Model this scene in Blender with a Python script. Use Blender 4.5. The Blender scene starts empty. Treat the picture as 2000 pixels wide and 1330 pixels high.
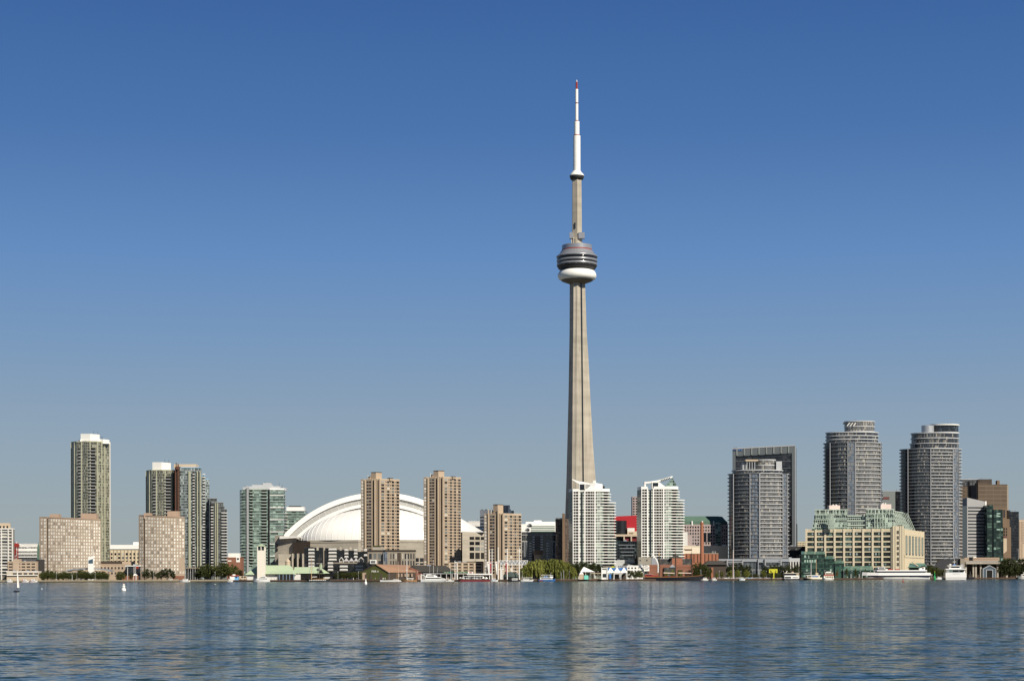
import bpy, bmesh, math, random
from math import sin, cos, pi, radians, atan2, hypot
from mathutils import Vector, Matrix
R = random.Random(7)
SC = bpy.context.scene
COL = SC.collection

# ---------------------------------------------------------------- camera
F = 3509.0      # focal length in photo pixels (photo 2000 wide)
H = 7.2         # eye height above the water
YH = 1120.0     # horizon row
ROLL = 0.0018
cam = bpy.data.cameras.new("camera")
cam.sensor_width = 36.0
cam.lens = F / 2000 * 36.0
cam.shift_y = (YH - 665.0) / 2000
cam.clip_start = 1.0
cam.clip_end = 60000.0
cam_o = bpy.data.objects.new("camera", cam)
COL.objects.link(cam_o)
cam_o.location = (0, 0, H)
cam_o.rotation_euler = (radians(90), ROLL, 0)
SC.camera = cam_o

# ---------------------------------------------------------------- light
SUN_AZ = 38.0   # to the right of straight behind the camera
SUN_EL = 36.0
world = bpy.data.worlds.new("World")
SC.world = world
world.use_nodes = True
wn, wl = world.node_tree.nodes, world.node_tree.links
bg = wn["Background"]
sky = wn.new("ShaderNodeTexSky")
sky.sky_type = 'NISHITA'
sky.sun_disc = False
sky.sun_elevation = radians(SUN_EL)
sky.sun_rotation = radians(180 - SUN_AZ)
sky.altitude = 100
sky.air_density = 1.0
sky.dust_density = 1.0
sky.ozone_density = 4.0
tc = wn.new("ShaderNodeTexCoord")
wl.new(tc.outputs['Generated'], sky.inputs['Vector'])
cl = wn.new("ShaderNodeVectorMath"); cl.operation = 'MINIMUM'; cl.inputs[1].default_value = (7, 7, 7)   # the lamp gives the glare round the sun
wl.new(sky.outputs[0], cl.inputs[0])
# clear autumn air: deep polarised blue above, grey haze towards the horizon
sz = wn.new("ShaderNodeSeparateXYZ"); wl.new(tc.outputs['Generated'], sz.inputs[0])
cr = wn.new("ShaderNodeValToRGB")
cr.color_ramp.interpolation = 'LINEAR'
def lin(c): return tuple((v / 255 / 12.92 if v < 10 else ((v / 255 + .055) / 1.055) ** 2.4) for v in c)
SKYT = [(0.0, (158, 167, 169)), (0.028, (155, 167, 172)), (0.06, (146, 164, 178)), (0.09, (136, 158, 181)), (0.125, (119, 150, 186)), (0.171, (98, 138, 189)), (0.24, (71, 113, 171)), (0.304, (56, 97, 157)), (0.45, (42, 74, 114)), (1.0, (32, 56, 84))]
el = cr.color_ramp.elements
for i, (p, c) in enumerate(SKYT):
    e = el[i] if i < 2 else el.new(p)
    e.position = p; e.color = (*lin(c), 1)
wl.new(sz.outputs[2], cr.inputs[0])
sc10 = wn.new("ShaderNodeVectorMath"); sc10.operation = 'SCALE'; sc10.inputs['Scale'].default_value = 10.0
wl.new(cr.outputs[0], sc10.inputs[0])
hm = wn.new("ShaderNodeMix"); hm.data_type = 'RGBA'; hm.inputs[0].default_value = 0.93
wl.new(cl.outputs[0], hm.inputs[6]); wl.new(sc10.outputs[0], hm.inputs[7])
wl.new(hm.outputs[2], bg.inputs['Color'])
bg.inputs['Strength'].default_value = 0.0813

sun = bpy.data.lights.new("sun", 'SUN')
sun.energy = 5.0
sun.angle = radians(0.5)
sun.color = (1.0, 0.92, 0.78)
sun_o = bpy.data.objects.new("sun", sun)
COL.objects.link(sun_o)
sd = Vector((sin(radians(SUN_AZ)) * cos(radians(SUN_EL)), -cos(radians(SUN_AZ)) * cos(radians(SUN_EL)), sin(radians(SUN_EL))))
sun_o.rotation_euler = sd.to_track_quat('Z', 'Y').to_euler()
sun_o.location = sd * 500

vs = SC.view_settings
vs.view_transform = 'Standard'
vs.look = 'None'
vs.exposure = 0.3
vs.gamma = 1.0
vs.use_curve_mapping = False

# ---------------------------------------------------------------- materials
def lk(nt, a, b): nt.links.new(a, b)
def newmat(name):
    m = bpy.data.materials.new(name)
    m.use_nodes = True
    nt = m.node_tree
    return m, nt, nt.nodes["Principled BSDF"]
def rgb(c): return (c[0], c[1], c[2], 1.0)

def mat(name, col, rough=0.75, var=0.16, scale=0.25, spec=0.3, metal=0.0, streak=0.0, pour=0.0):
    """weathered paint, stone or brick: broad patches, fine grain, optional vertical streaks"""
    m, nt, b = newmat(name)
    n = nt.nodes
    tcn = n.new("ShaderNodeTexCoord")
    n1 = n.new("ShaderNodeTexNoise"); n1.inputs['Scale'].default_value = scale; n1.inputs['Detail'].default_value = 3
    n2 = n.new("ShaderNodeTexNoise"); n2.inputs['Scale'].default_value = scale * 9; n2.inputs['Detail'].default_value = 2
    lk(nt, tcn.outputs['Object'], n1.inputs['Vector'])
    if streak:
        mp = n.new("ShaderNodeMapping"); mp.inputs['Scale'].default_value = (1, 1, 1.0 / streak)
        lk(nt, tcn.outputs['Object'], mp.inputs['Vector']); lk(nt, mp.outputs[0], n2.inputs['Vector'])
    else:
        lk(nt, tcn.outputs['Object'], n2.inputs['Vector'])
    ad = n.new("ShaderNodeMath"); ad.operation = 'ADD'
    lk(nt, n1.outputs['Fac'], ad.inputs[0]); lk(nt, n2.outputs['Fac'], ad.inputs[1])
    if pour:      # horizontal lifts of poured concrete
        mq = n.new("ShaderNodeMapping"); mq.inputs['Scale'].default_value = (0.02, 0.02, pour)
        n3 = n.new("ShaderNodeTexNoise"); n3.inputs['Scale'].default_value = 1; n3.inputs['Detail'].default_value = 4
        lk(nt, tcn.outputs['Object'], mq.inputs['Vector']); lk(nt, mq.outputs[0], n3.inputs['Vector'])
        a3 = n.new("ShaderNodeMath"); a3.operation = 'MULTIPLY_ADD'; a3.inputs[1].default_value = 1.2; a3.inputs[2].default_value = -0.6
        lk(nt, n3.outputs['Fac'], a3.inputs[0])
        a4 = n.new("ShaderNodeMath"); a4.operation = 'ADD'; lk(nt, ad.outputs[0], a4.inputs[0]); lk(nt, a3.outputs[0], a4.inputs[1]); ad = a4
    mr = n.new("ShaderNodeMapRange")
    mr.inputs['From Min'].default_value = 0.6; mr.inputs['From Max'].default_value = 1.4
    mr.inputs['To Min'].default_value = 1 - var; mr.inputs['To Max'].default_value = 1 + var
    lk(nt, ad.outputs[0], mr.inputs['Value'])
    mx = n.new("ShaderNodeVectorMath"); mx.operation = 'SCALE'
    mx.inputs[0].default_value = col
    lk(nt, mr.outputs[0], mx.inputs['Scale'])
    lk(nt, mx.outputs[0], b.inputs['Base Color'])
    b.inputs['Roughness'].default_value = rough
    b.inputs['Specular IOR Level'].default_value = spec
    b.inputs['Metallic'].default_value = metal
    return m

def ramp(nt, fac, stops):
    cr = nt.nodes.new("ShaderNodeValToRGB")
    cr.color_ramp.interpolation = 'CONSTANT'
    el = cr.color_ramp.elements
    while len(el) > 1: el.remove(el[-1])
    el[0].position = 0; el[0].color = rgb(stops[0][1])
    for p, c in stops[1:]:
        e = el.new(p); e.color = rgb(c)
    lk(nt, fac, cr.inputs[0])
    return cr.outputs[0]

def winmat(name, stops, rough=0.12, spec=0.5):
    """single window panes: each pane picks its own tone (dark room, curtain, blind)"""
    m, nt, b = newmat(name)
    n = nt.nodes
    oi = n.new("ShaderNodeObjectInfo"); ge = n.new("ShaderNodeNewGeometry")
    a = n.new("ShaderNodeMath"); a.operation = 'MULTIPLY_ADD'
    a.inputs[1].default_value = 57.31
    lk(nt, oi.outputs['Random'], a.inputs[0])
    c = n.new("ShaderNodeMath"); c.operation = 'MULTIPLY'; c.inputs[1].default_value = 913.7
    lk(nt, ge.outputs['Random Per Island'], c.inputs[0]); lk(nt, c.outputs[0], a.inputs[2])
    w = n.new("ShaderNodeTexWhiteNoise"); w.noise_dimensions = '1D'
    lk(nt, a.outputs[0], w.inputs['W'])
    lk(nt, ramp(nt, w.outputs['Value'], stops), b.inputs['Base Color'])
    b.inputs['Roughness'].default_value = rough
    b.inputs['Specular IOR Level'].default_value = spec
    return m

def curtain(name, pw, fh, stops, mull=(0.3, 0.3, 0.3), mw=0.12, span=0.0, spancol=(0.1, 0.1, 0.1), rough=0.08, spec=0.6, group=1):
    """glazed wall: UV is in metres along the wall and up; panes pw wide and fh high"""
    m, nt, b = newmat(name)
    n = nt.nodes
    uvn = n.new("ShaderNodeUVMap")
    sx = n.new("ShaderNodeSeparateXYZ"); lk(nt, uvn.outputs[0], sx.inputs[0])
    def mth(op, a, bv=None):
        q = n.new("ShaderNodeMath"); q.operation = op
        if hasattr(a, 'links'): lk(nt, a, q.inputs[0])
        else: q.inputs[0].default_value = a
        if bv is not None:
            if hasattr(bv, 'links'): lk(nt, bv, q.inputs[1])
            else: q.inputs[1].default_value = bv
        return q.outputs[0]
    u = mth('DIVIDE', sx.outputs[0], pw); v = mth('DIVIDE', sx.outputs[1], fh)
    fu = mth('FLOOR', mth('DIVIDE', u, group)); fv = mth('FLOOR', v)
    cb = n.new("ShaderNodeCombineXYZ"); lk(nt, fu, cb.inputs[0]); lk(nt, fv, cb.inputs[1])
    w = n.new("ShaderNodeTexWhiteNoise"); w.noise_dimensions = '2D'; lk(nt, cb.outputs[0], w.inputs['Vector'])
    colr = ramp(nt, w.outputs['Value'], stops)
    def mixc(fac, a, c):
        q = n.new("ShaderNodeMix"); q.data_type = 'RGBA'
        lk(nt, fac, q.inputs[0]); lk(nt, a, q.inputs[6]); q.inputs[7].default_value = rgb(c)
        return q.outputs[2]
    isp = mth('LESS_THAN', mth('FRACT', v), span)
    colr = mixc(isp, colr, spancol)
    imu = mth('LESS_THAN', mth('FRACT', u), mw)
    colr = mixc(imu, colr, mull)
    lk(nt, colr, b.inputs['Base Color'])
    b.inputs['Roughness'].default_value = rough
    b.inputs['Specular IOR Level'].default_value = spec
    return m

def leafmat(name, c0, c1):
    m, nt, b = newmat(name)
    n = nt.nodes
    ge = n.new("ShaderNodeNewGeometry"); oi = n.new("ShaderNodeObjectInfo")
    tcn = n.new("ShaderNodeTexCoord")
    n1 = n.new("ShaderNodeTexNoise"); n1.inputs['Scale'].default_value = 0.35
    lk(nt, tcn.outputs['Object'], n1.inputs['Vector'])
    ad = n.new("ShaderNodeMath"); ad.operation = 'ADD'
    lk(nt, ge.outputs['Random Per Island'], ad.inputs[0]); lk(nt, n1.outputs['Fac'], ad.inputs[1])
    a2 = n.new("ShaderNodeMath"); a2.operation = 'ADD'
    lk(nt, ad.outputs[0], a2.inputs[0]); lk(nt, oi.outputs['Random'], a2.inputs[1])
    mr = n.new("ShaderNodeMapRange"); mr.inputs['From Max'].default_value = 2.4; mr.inputs['From Min'].default_value = 0.4
    lk(nt, a2.outputs[0], mr.inputs[0])
    mx = n.new("ShaderNodeMix"); mx.data_type = 'RGBA'
    lk(nt, mr.outputs[0], mx.inputs[0]); mx.inputs[6].default_value = rgb(c0); mx.inputs[7].default_value = rgb(c1)
    lk(nt, mx.outputs[2], b.inputs['Base Color'])
    b.inputs['Roughness'].default_value = 0.75
    b.inputs['Specular IOR Level'].default_value = 0.2
    return m

def watermat():
    m, nt, b = newmat("lake_water")
    n = nt.nodes
    ge = n.new("ShaderNodeNewGeometry")
    def wave(sx, sy, detail, amp, off):
        mp = n.new("ShaderNodeMapping"); mp.inputs['Scale'].default_value = (sx, sy, 1); mp.inputs['Location'].default_value = (off, off * 2, 0)
        lk(nt, ge.outputs['Position'], mp.inputs['Vector'])
        t = n.new("ShaderNodeTexNoise"); t.inputs['Scale'].default_value = 1; t.inputs['Detail'].default_value = detail; t.inputs['Roughness'].default_value = 0.6
        lk(nt, mp.outputs[0], t.inputs['Vector'])
        s = n.new("ShaderNodeVectorMath"); s.operation = 'SUBTRACT'; s.inputs[1].default_value = (0.5, 0.5, 0.5)
        lk(nt, t.outputs['Color'], s.inputs[0])
        q = n.new("ShaderNodeVectorMath"); q.operation = 'MULTIPLY'; q.inputs[1].default_value = (amp[0], amp[1], 0)
        lk(nt, s.outputs[0], q.inputs[0])
        return q.outputs[0], t.outputs['Fac']
    acc = None
    for sx, sy, d, amp, off in WAVES:
        w, f = wave(sx, sy, d, amp, off)
        if acc is None: acc = w
        else:
            q = n.new("ShaderNodeVectorMath"); q.operation = 'ADD'
            lk(nt, acc, q.inputs[0]); lk(nt, w, q.inputs[1]); acc = q.outputs[0]
    # calmer and rougher bands of wind on the lake
    w, f = wave(0.005, 0.016, 5, (0, 0), 3.3)
    mr = n.new("ShaderNodeMapRange"); mr.inputs['From Min'].default_value = 0.35; mr.inputs['From Max'].default_value = 0.65
    mr.inputs['To Min'].default_value = 0.3; mr.inputs['To Max'].default_value = 1.6
    lk(nt, f, mr.inputs[0])
    sc = n.new("ShaderNodeVectorMath"); sc.operation = 'SCALE'
    lk(nt, acc, sc.inputs[0]); lk(nt, mr.outputs[0], sc.inputs['Scale'])
    # long crested wavelets with steep faces
    tot = sc.outputs[0]
    for sx, sy, lo, hi, k, off in CRESTS:
        w, f = wave(sx, sy, 2, (0, 0), off)
        cm = n.new("ShaderNodeMapRange"); cm.interpolation_type = 'SMOOTHSTEP'
        cm.inputs['From Min'].default_value = lo; cm.inputs['From Max'].default_value = hi
        cm.inputs['To Min'].default_value = 0; cm.inputs['To Max'].default_value = k
        lk(nt, f, cm.inputs[0])
        m2 = n.new("ShaderNodeMath"); m2.operation = 'MULTIPLY'; lk(nt, cm.outputs[0], m2.inputs[0]); lk(nt, mr.outputs[0], m2.inputs[1])
        cb = n.new("ShaderNodeCombineXYZ"); lk(nt, m2.outputs[0], cb.inputs[1])
        q = n.new("ShaderNodeVectorMath"); q.operation = 'SUBTRACT'; lk(nt, tot, q.inputs[0]); lk(nt, cb.outputs[0], q.inputs[1]); tot = q.outputs[0]
    up = n.new("ShaderNodeVectorMath"); up.operation = 'ADD'; up.inputs[1].default_value = (0, 0, 1)
    lk(nt, tot, up.inputs[0])
    nm = n.new("ShaderNodeVectorMath"); nm.operation = 'NORMALIZE'; lk(nt, up.outputs[0], nm.inputs[0])
    lk(nt, nm.outputs[0], b.inputs['Normal'])
    b.inputs['Base Color'].default_value = rgb(WATER_COL)
    b.inputs['Roughness'].default_value = WATER_ROUGH
    b.inputs['IOR'].default_value = 1.33
    return m
WAVES = [(0.05, 0.08, 2, (0.06, 0.14), 0.0), (0.3, 0.5, 2, (0.18, 0.42), 11.0), (1.3, 1.5, 1, (0.24, 0.42), 5.0)]
CRESTS = [(0.30, 0.8, 0.55, 0.66, 0.62, 21.0), (0.8, 2.0, 0.57, 0.69, 0.34, 47.0), (0.10, 0.22, 0.54, 0.68, 0.10, 63.0)]
WATER_COL = (0.012, 0.032, 0.027)
WATER_ROUGH = 0.11

# ---------------------------------------------------------------- mesh helpers
class MB:
    """collects simple solids and links them as ONE mesh object"""
    def __init__(s): s.v = []; s.f = []; s.uv = []; s.mi = []
    def add(s, vs_, fs, uvs=None, mi=0):
        o = len(s.v); s.v += [tuple(p) for p in vs_]
        for i, f in enumerate(fs):
            s.f.append(tuple(o + k for k in f)); s.uv.append(uvs[i] if uvs else None); s.mi.append(mi)
        return s
    def box(s, x0, x1, y0, y1, z0, z1, mi=0):
        return s.prism([(x0, y0), (x1, y0), (x1, y1), (x0, y1)], z0, z1, mi)
    def obox(s, cx, cy, ang, w, d, z0, z1, mi=0):
        c, n = cos(ang), sin(ang)
        P = [(cx + a * c - b * n, cy + a * n + b * c) for a, b in ((-w / 2, -d / 2), (w / 2, -d / 2), (w / 2, d / 2), (-w / 2, d / 2))]
        return s.prism(P, z0, z1, mi)
    def prism(s, poly, z0, z1, mi=0, cap=True):
        n = len(poly)
        zs0 = z0 if isinstance(z0, (list, tuple)) else [z0] * n
        zs1 = z1 if isinstance(z1, (list, tuple)) else [z1] * n
        V = [(p[0], p[1], zs0[i]) for i, p in enumerate(poly)] + [(p[0], p[1], zs1[i]) for i, p in enumerate(poly)]
        fs = []; uvs = []; u = 0.0
        for i in range(n):
            j = (i + 1) % n
            l = hypot(poly[j][0] - poly[i][0], poly[j][1] - poly[i][1])
            fs.append((i, j, n + j, n + i)); uvs.append([(u, zs0[i]), (u + l, zs0[j]), (u + l, zs1[j]), (u, zs1[i])])
            u += l
        if cap:
            fs.append(tuple(range(n, 2 * n))); uvs.append([(0.001, 0.001)] * n)
            fs.append(tuple(range(n - 1, -1, -1))); uvs.append([(0.001, 0.001)] * n)
        return s.add(V, fs, uvs, mi)
    def loft(s, rings, closed=True, cap=True, mi=0):
        n = len(rings[0]); V = [p for r in rings for p in r]; fs = []
        for k in range(len(rings) - 1):
            for i in range(n if closed else n - 1):
                j = (i + 1) % n
                fs.append((k * n + i, k * n + j, (k + 1) * n + j, (k + 1) * n + i))
        if cap and closed:
            fs.append(tuple(range(n - 1, -1, -1))); fs.append(tuple((len(rings) - 1) * n + i for i in range(n)))
        return s.add(V, fs, None, mi)
    def lathe(s, prof, n=32, cx=0, cy=0, mi=0):
        rings = [[(cx + r * cos(2 * pi * i / n), cy + r * sin(2 * pi * i / n), z) for i in range(n)] for r, z in prof]
        return s.loft(rings, True, True, mi)
    def tube(s, p0, p1, r0, r1=None, n=6, mi=0):
        r1 = r0 if r1 is None else r1
        a, b = Vector(p0), Vector(p1); d = (b - a)
        if d.length < 1e-6: return s
        d.normalize(); q = d.orthogonal().normalized(); w = d.cross(q)
        rings = [[a + (q * cos(2 * pi * i / n) + w * sin(2 * pi * i / n)) * r0 for i in range(n)],
                 [b + (q * cos(2 * pi * i / n) + w * sin(2 * pi * i / n)) * r1 for i in range(n)]]
        return s.loft(rings, True, True, mi)
    def gable(s, x0, x1, y0, y1, z0, z1, along='y', mi=0):
        if along == 'y':
            c = (x0 + x1) / 2
            V = [(x0, y0, z0), (x1, y0, z0), (c, y0, z1), (x0, y1, z0), (x1, y1, z0), (c, y1, z1)]
        else:
            c = (y0 + y1) / 2
            V = [(x0, y1, z0), (x0, y0, z0), (x0, c, z1), (x1, y1, z0), (x1, y0, z0), (x1, c, z1)]
        return s.add(V, [(0, 1, 2), (5, 4, 3), (0, 3, 4, 1), (1, 4, 5, 2), (2, 5, 3, 0)], None, mi)
    def pyr(s, x0, x1, y0, y1, z0, z1, top=0.02, mi=0):
        cx, cy = (x0 + x1) / 2, (y0 + y1) / 2; t = top
        return s.loft([[(x0, y0, z0), (x1, y0, z0), (x1, y1, z0), (x0, y1, z0)],
                       [(cx - (cx - x0) * t, cy - (cy - y0) * t, z1), (cx + (x1 - cx) * t, cy - (cy - y0) * t, z1),
                        (cx + (x1 - cx) * t, cy + (y1 - cy) * t, z1), (cx - (cx - x0) * t, cy + (y1 - cy) * t, z1)]], True, True, mi)
    def mesh(s, name, mats):
        me = bpy.data.meshes.new(name)
        me.from_pydata(s.v, [], s.f)
        if any(u is not None for u in s.uv):
            ul = me.uv_layers.new(name="UVMap"); k = 0
            for f, u in zip(s.f, s.uv):
                for i in range(len(f)):
                    ul.data[k].uv = u[i] if u else (0, 0); k += 1
        for m in (mats if isinstance(mats, (list, tuple)) else [mats]): me.materials.append(m)
        if any(s.mi): me.polygons.foreach_set('material_index', s.mi)
        me.update()
        return me
    def build(s, name, m, parent=None, smooth=False, label=None):
        me = s.mesh(name, m)
        if smooth: me.polygons.foreach_set('use_smooth', [True] * len(me.polygons))
        o = bpy.data.objects.new(name, me); COL.objects.link(o)
        if parent is not None: o.parent = parent
        if label: o['label'] = label
        return o

def tag(o, label=None, cat=None, group=None, kind=None):
    if label: o['label'] = label
    if cat: o['category'] = cat
    if group: o['group'] = group
    if kind: o['kind'] = kind
    return o
def new_obj(name, me, parent=None, loc=(0, 0, 0), rz=0):
    o = bpy.data.objects.new(name, me); COL.objects.link(o)
    o.location = loc; o.rotation_euler = (0, 0, rz)
    if parent is not None: o.parent = parent
    return o

G0 = 1.6   # quay level above the water
def shore(px):
    K = [(-600, 1740), (0, 1720), (1000, 1690), (1340, 1800), (1720, 1950), (2000, 2120), (2600, 2500)]
    for (a, da), (b, db) in zip(K, K[1:]):
        if px <= b: return da + (db - da) * (px - a) / (b - a)
    return K[-1][1]

SUBPART = {'penthouse_rim': ('penthouse',), 'yard': ('mast',), 'rigging': ('mast',), 'topmast': ('mast',), 'mast_cap': ('mast',), 'shroud': ('mast',), 'spreader': ('mast',), 'stay': ('mast',),
    'sign_mark': ('signboard', 'sign', 'panel'), 'yellow_panel': ('panel',), 'emblem': ('banner',), 'setback_slab': ('setback',), 'frame_fin': ('frame',), 'frame_rim': ('frame',), 'fascia_joint': ('roof_fascia',),
    'pod_brace': ('pod_belly',), 'funnel_window': ('funnel',), 'top_window': ('top_cabin',), 'aft_window': ('aft_deck',), 'house_roof': ('deck_house',), 'finial': ('pole',), 'flag': ('pole',), 'cap': ('post',),
    'sign_screen': ('sign_box',), 'sign_emblem': ('sign',), 'entrance_roof': ('entrance',), 'lantern_roof': ('brick_lantern',), 'tower_window': ('lift_tower',), 'tower_cap': ('corner_tower',), 'tower_rib': ('corner_tower',),
    'roof_seam': ('front_dome',), 'door_frame': ('doorway',), 'belfry_core': ('belfry',), 'dormer_window': ('dormer',), 'arch_window': ('arch',), 'round_vent': ('roof_box',), 'canopy_post': ('canopy',), 'canopy_brace': ('roof_canopy',),
    'planter': ('roof_terrace',), 'glazed_rail': ('balcony',), 'jib': ('mast',), 'cab': ('mast',), 'hull_stripe': ('hull',), 'boot_stripe': ('hull',), 'gun_port': ('hull',), 'cross_bar': ('pole',), 'rib': ('shaft',), 'roof_fan': ('roof_unit',)}
class T:
    """a thing: an Empty at its base; x() and z() give local metres for a photo column / row at its depth"""
    def __init__(s, name, label, cat, px, D, group=None, G=G0):
        s.px, s.D, s.G = px, D, G
        s.X0 = (px - 1000) / F * D
        o = bpy.data.objects.new(name, None); COL.objects.link(o)
        o.empty_display_size = 1
        o.location = (s.X0, D, G)
        tag(o, label, cat, group); s.o = o; s.win = {}; s.last = {}
    def x(s, px, dy=0): return (px - 1000) / F * (s.D + dy) - s.X0
    def p(s, px, dy=0): return (s.x(px, dy), dy)
    def z(s, py, dy=0, px=None):
        du = (s.px if px is None else px) - 1000
        return H + ((YH - py) - du * ROLL) / F * (s.D + dy) - s.G
    def m(s, n): return n / F * s.D           # photo pixels to metres
    def fac(s, p0, p1, z0, z1, rows, cols, wf, hf, m, name='window', th=0.24, skip=None, rag=0.0, pad=0.0):
        """a grid of windows on the wall from p0 to p1 (left to right seen from outside)"""
        tx, ty = p1[0] - p0[0], p1[1] - p0[1]; L = hypot(tx, ty); tx /= L; ty /= L
        cw = (L - 2 * pad) / cols; rh = (z1 - z0) / rows; ang = atan2(ty, tx)
        for r in range(rows - 1, -1, -1):
            for c in range(cols):
                if skip and skip(c, r): continue
                d = pad + (c + 0.5) * cw
                s.win.setdefault(name, []).append((p0[0] + tx * d, p0[1] + ty * d, z0 + (r + 0.5) * rh, ang, cw * wf, rh * hf, th, m))
    def finish(s, lim=100):
        for name, L in s.win.items():
            meshes = {}
            for (x, y, z, a, w, h, th, m) in L[:lim]:
                k = (round(w, 3), round(h, 3), th, m.name)
                if k not in meshes: meshes[k] = MB().box(-w / 2, w / 2, -th / 2, th / 2, -h / 2, h / 2).mesh(name, m)
                new_obj(name, meshes[k], s.o, (x, y, z), a)
            rest = L[lim:]
            if rest:
                ms = []; b = MB()
                for (x, y, z, a, w, h, th, m) in rest:
                    if m not in ms: ms.append(m)
                    b.obox(x, y, a, w, th, z - h / 2, z + h / 2, ms.index(m))
                b.build(name, ms, s.o)['kind'] = 'stuff'
        s.win = {}
        return s
    def part(s, name, mb, m, smooth=False, label=None):
        host = s.o
        for h in SUBPART.get(name, ()):      # a piece of a part hangs under that part
            if h in s.last: host = s.last[h]; break
        o = mb.build(name, m, host, smooth, label)
        if host is s.o: s.last[name] = o
        return o

def struct(name, mb, m):
    o = mb.build(name, m); o['kind'] = 'structure'; return o
def lerp(a, b, t): return (a[0] + (b[0] - a[0]) * t, a[1] + (b[1] - a[1]) * t)
def notch(p0, p1, cuts):
    """points along p0->p1 with recesses (t0, t1, depth) cut into the wall"""
    tx, ty = p1[0] - p0[0], p1[1] - p0[1]; L = hypot(tx, ty); nx, ny = -ty / L, tx / L
    out = [p0]
    for t0, t1, d in cuts:
        a, b = lerp(p0, p1, t0), lerp(p0, p1, t1)
        out += [a, (a[0] + nx * d, a[1] + ny * d), (b[0] + nx * d, b[1] + ny * d), b]
    return out
def ellipse(cx, cy, a, b, n=48, a0=0.0, a1=2 * pi):
    full = abs(a1 - a0 - 2 * pi) < 1e-6
    return [(cx + a * cos(a0 + (a1 - a0) * i / (n if full else n - 1)), cy + b * sin(a0 + (a1 - a0) * i / (n if full else n - 1))) for i in range(n)]
# ================================================================ palette
M_conc = mat("tower_concrete", (0.355, 0.32, 0.265), 0.85, 0.2, 0.05, streak=14, pour=0.14)
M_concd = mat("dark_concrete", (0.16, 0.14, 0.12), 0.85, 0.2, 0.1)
M_conc2 = mat("stadium_concrete", (0.37, 0.335, 0.28), 0.85, 0.18, 0.08, pour=0.3)
M_white = mat("white_paint", (0.78, 0.77, 0.74), 0.5, 0.05, 0.2)
M_white2 = mat("off_white", (0.62, 0.61, 0.58), 0.6, 0.08, 0.2)
M_red = mat("red_paint", (0.27, 0.03, 0.02), 0.5, 0.1)
M_dark = mat("dark_metal", (0.03, 0.03, 0.033), 0.5, 0.2)
M_steel = mat("grey_metal", (0.32, 0.34, 0.37), 0.4, 0.1, 0.2, 0.5, 0.3)
M_grey = mat("grey_panel", (0.3, 0.31, 0.32), 0.6, 0.1)
M_pod = mat("pod_cladding", (0.30, 0.31, 0.34), 0.35, 0.08, 0.3, 0.5, 0.4)
M_beige = mat("beige_brick", (0.39, 0.305, 0.225), 0.85, 0.1, 0.15)
M_beigel = mat("beige_light", (0.48, 0.39, 0.29), 0.8, 0.08, 0.15)
M_pink = mat("pink_brick", (0.385, 0.302, 0.228), 0.85, 0.1, 0.15)
M_pinkd = mat("pink_brick_dark", (0.36, 0.265, 0.2), 0.85, 0.1, 0.15)
M_cream = mat("cream_stucco", (0.54, 0.475, 0.345), 0.8, 0.07, 0.12)
M_brick = mat("red_brick", (0.23, 0.105, 0.07), 0.85, 0.16, 0.4)
M_hoist = mat("hoist_rust", (0.11, 0.048, 0.032), 0.7, 0.2)
M_brick2 = mat("orange_brick", (0.30, 0.125, 0.075), 0.85, 0.12, 0.4)
M_brown = mat("brown_stone", (0.17, 0.115, 0.075), 0.7, 0.15, 0.1)
M_brownd = mat("dark_brown", (0.06, 0.045, 0.035), 0.7, 0.2, 0.1)
M_stone = mat("grey_stone", (0.24, 0.21, 0.17), 0.8, 0.12, 0.2)
M_green = mat("pale_green_roof", (0.37, 0.45, 0.31), 0.7, 0.07, 0.2)
M_greend = mat("dark_green_frame", (0.025, 0.075, 0.055), 0.5, 0.15)
M_greenm = mat("moss_green_wall", (0.05, 0.058, 0.016), 0.8, 0.15)
M_teal = mat("teal_frame", (0.41, 0.48, 0.42), 0.5, 0.06)
M_verd = mat("verdigris_roof", (0.085, 0.15, 0.115), 0.6, 0.12)
M_asph = mat("shingle_dark", (0.05, 0.047, 0.043), 0.9, 0.2, 0.5)
M_shing = mat("shingle_brown", (0.30, 0.18, 0.12), 0.9, 0.12, 0.5)
M_scarlet = mat("scarlet_panel", (0.34, 0.012, 0.02), 0.5, 0.06)
M_dome = mat("dome_membrane", (0.81, 0.795, 0.76), 0.36, 0.05, 0.04, 0.5, streak=5)
M_domes = mat("dome_seam", (0.76, 0.75, 0.72), 0.5, 0.05)
M_domeg = mat("dome_shaded", (0.37, 0.37, 0.355), 0.7, 0.06, 0.05)
M_wood = mat("dock_timber", (0.085, 0.05, 0.035), 0.85, 0.25, 0.5)
M_fiber = mat("gelcoat_white", (0.80, 0.80, 0.79), 0.3, 0.03, 0.3, 0.5)
M_navy = mat("navy_hull", (0.02, 0.022, 0.035), 0.35, 0.15, 0.3, 0.5)
M_blue = mat("blue_hull", (0.03, 0.14, 0.40), 0.35, 0.1, 0.3, 0.5)
M_canvas = mat("white_canvas", (0.80, 0.79, 0.76), 0.8, 0.04)
M_yellow = mat("yellow_paint", (0.52, 0.50, 0.035), 0.5, 0.08)
M_tan = mat("tan_varnish", (0.36, 0.20, 0.09), 0.5, 0.15)
M_bluecloth = mat("blue_canvas", (0.05, 0.16, 0.42), 0.8, 0.1)
M_turq = mat("turquoise_panel", (0.18, 0.62, 0.50), 0.6, 0.06)
M_bluegrey = mat("blue_grey_siding", (0.07, 0.10, 0.13), 0.8, 0.15)
M_glassd = mat("dark_glass", (0.012, 0.015, 0.02), 0.08, 0.3, 0.3, 0.6)
M_glassb = mat("blue_glass", (0.05, 0.09, 0.13), 0.08, 0.3, 0.3, 0.6)
M_bark = mat("bark", (0.07, 0.05, 0.035), 0.9, 0.25, 1.0)
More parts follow.
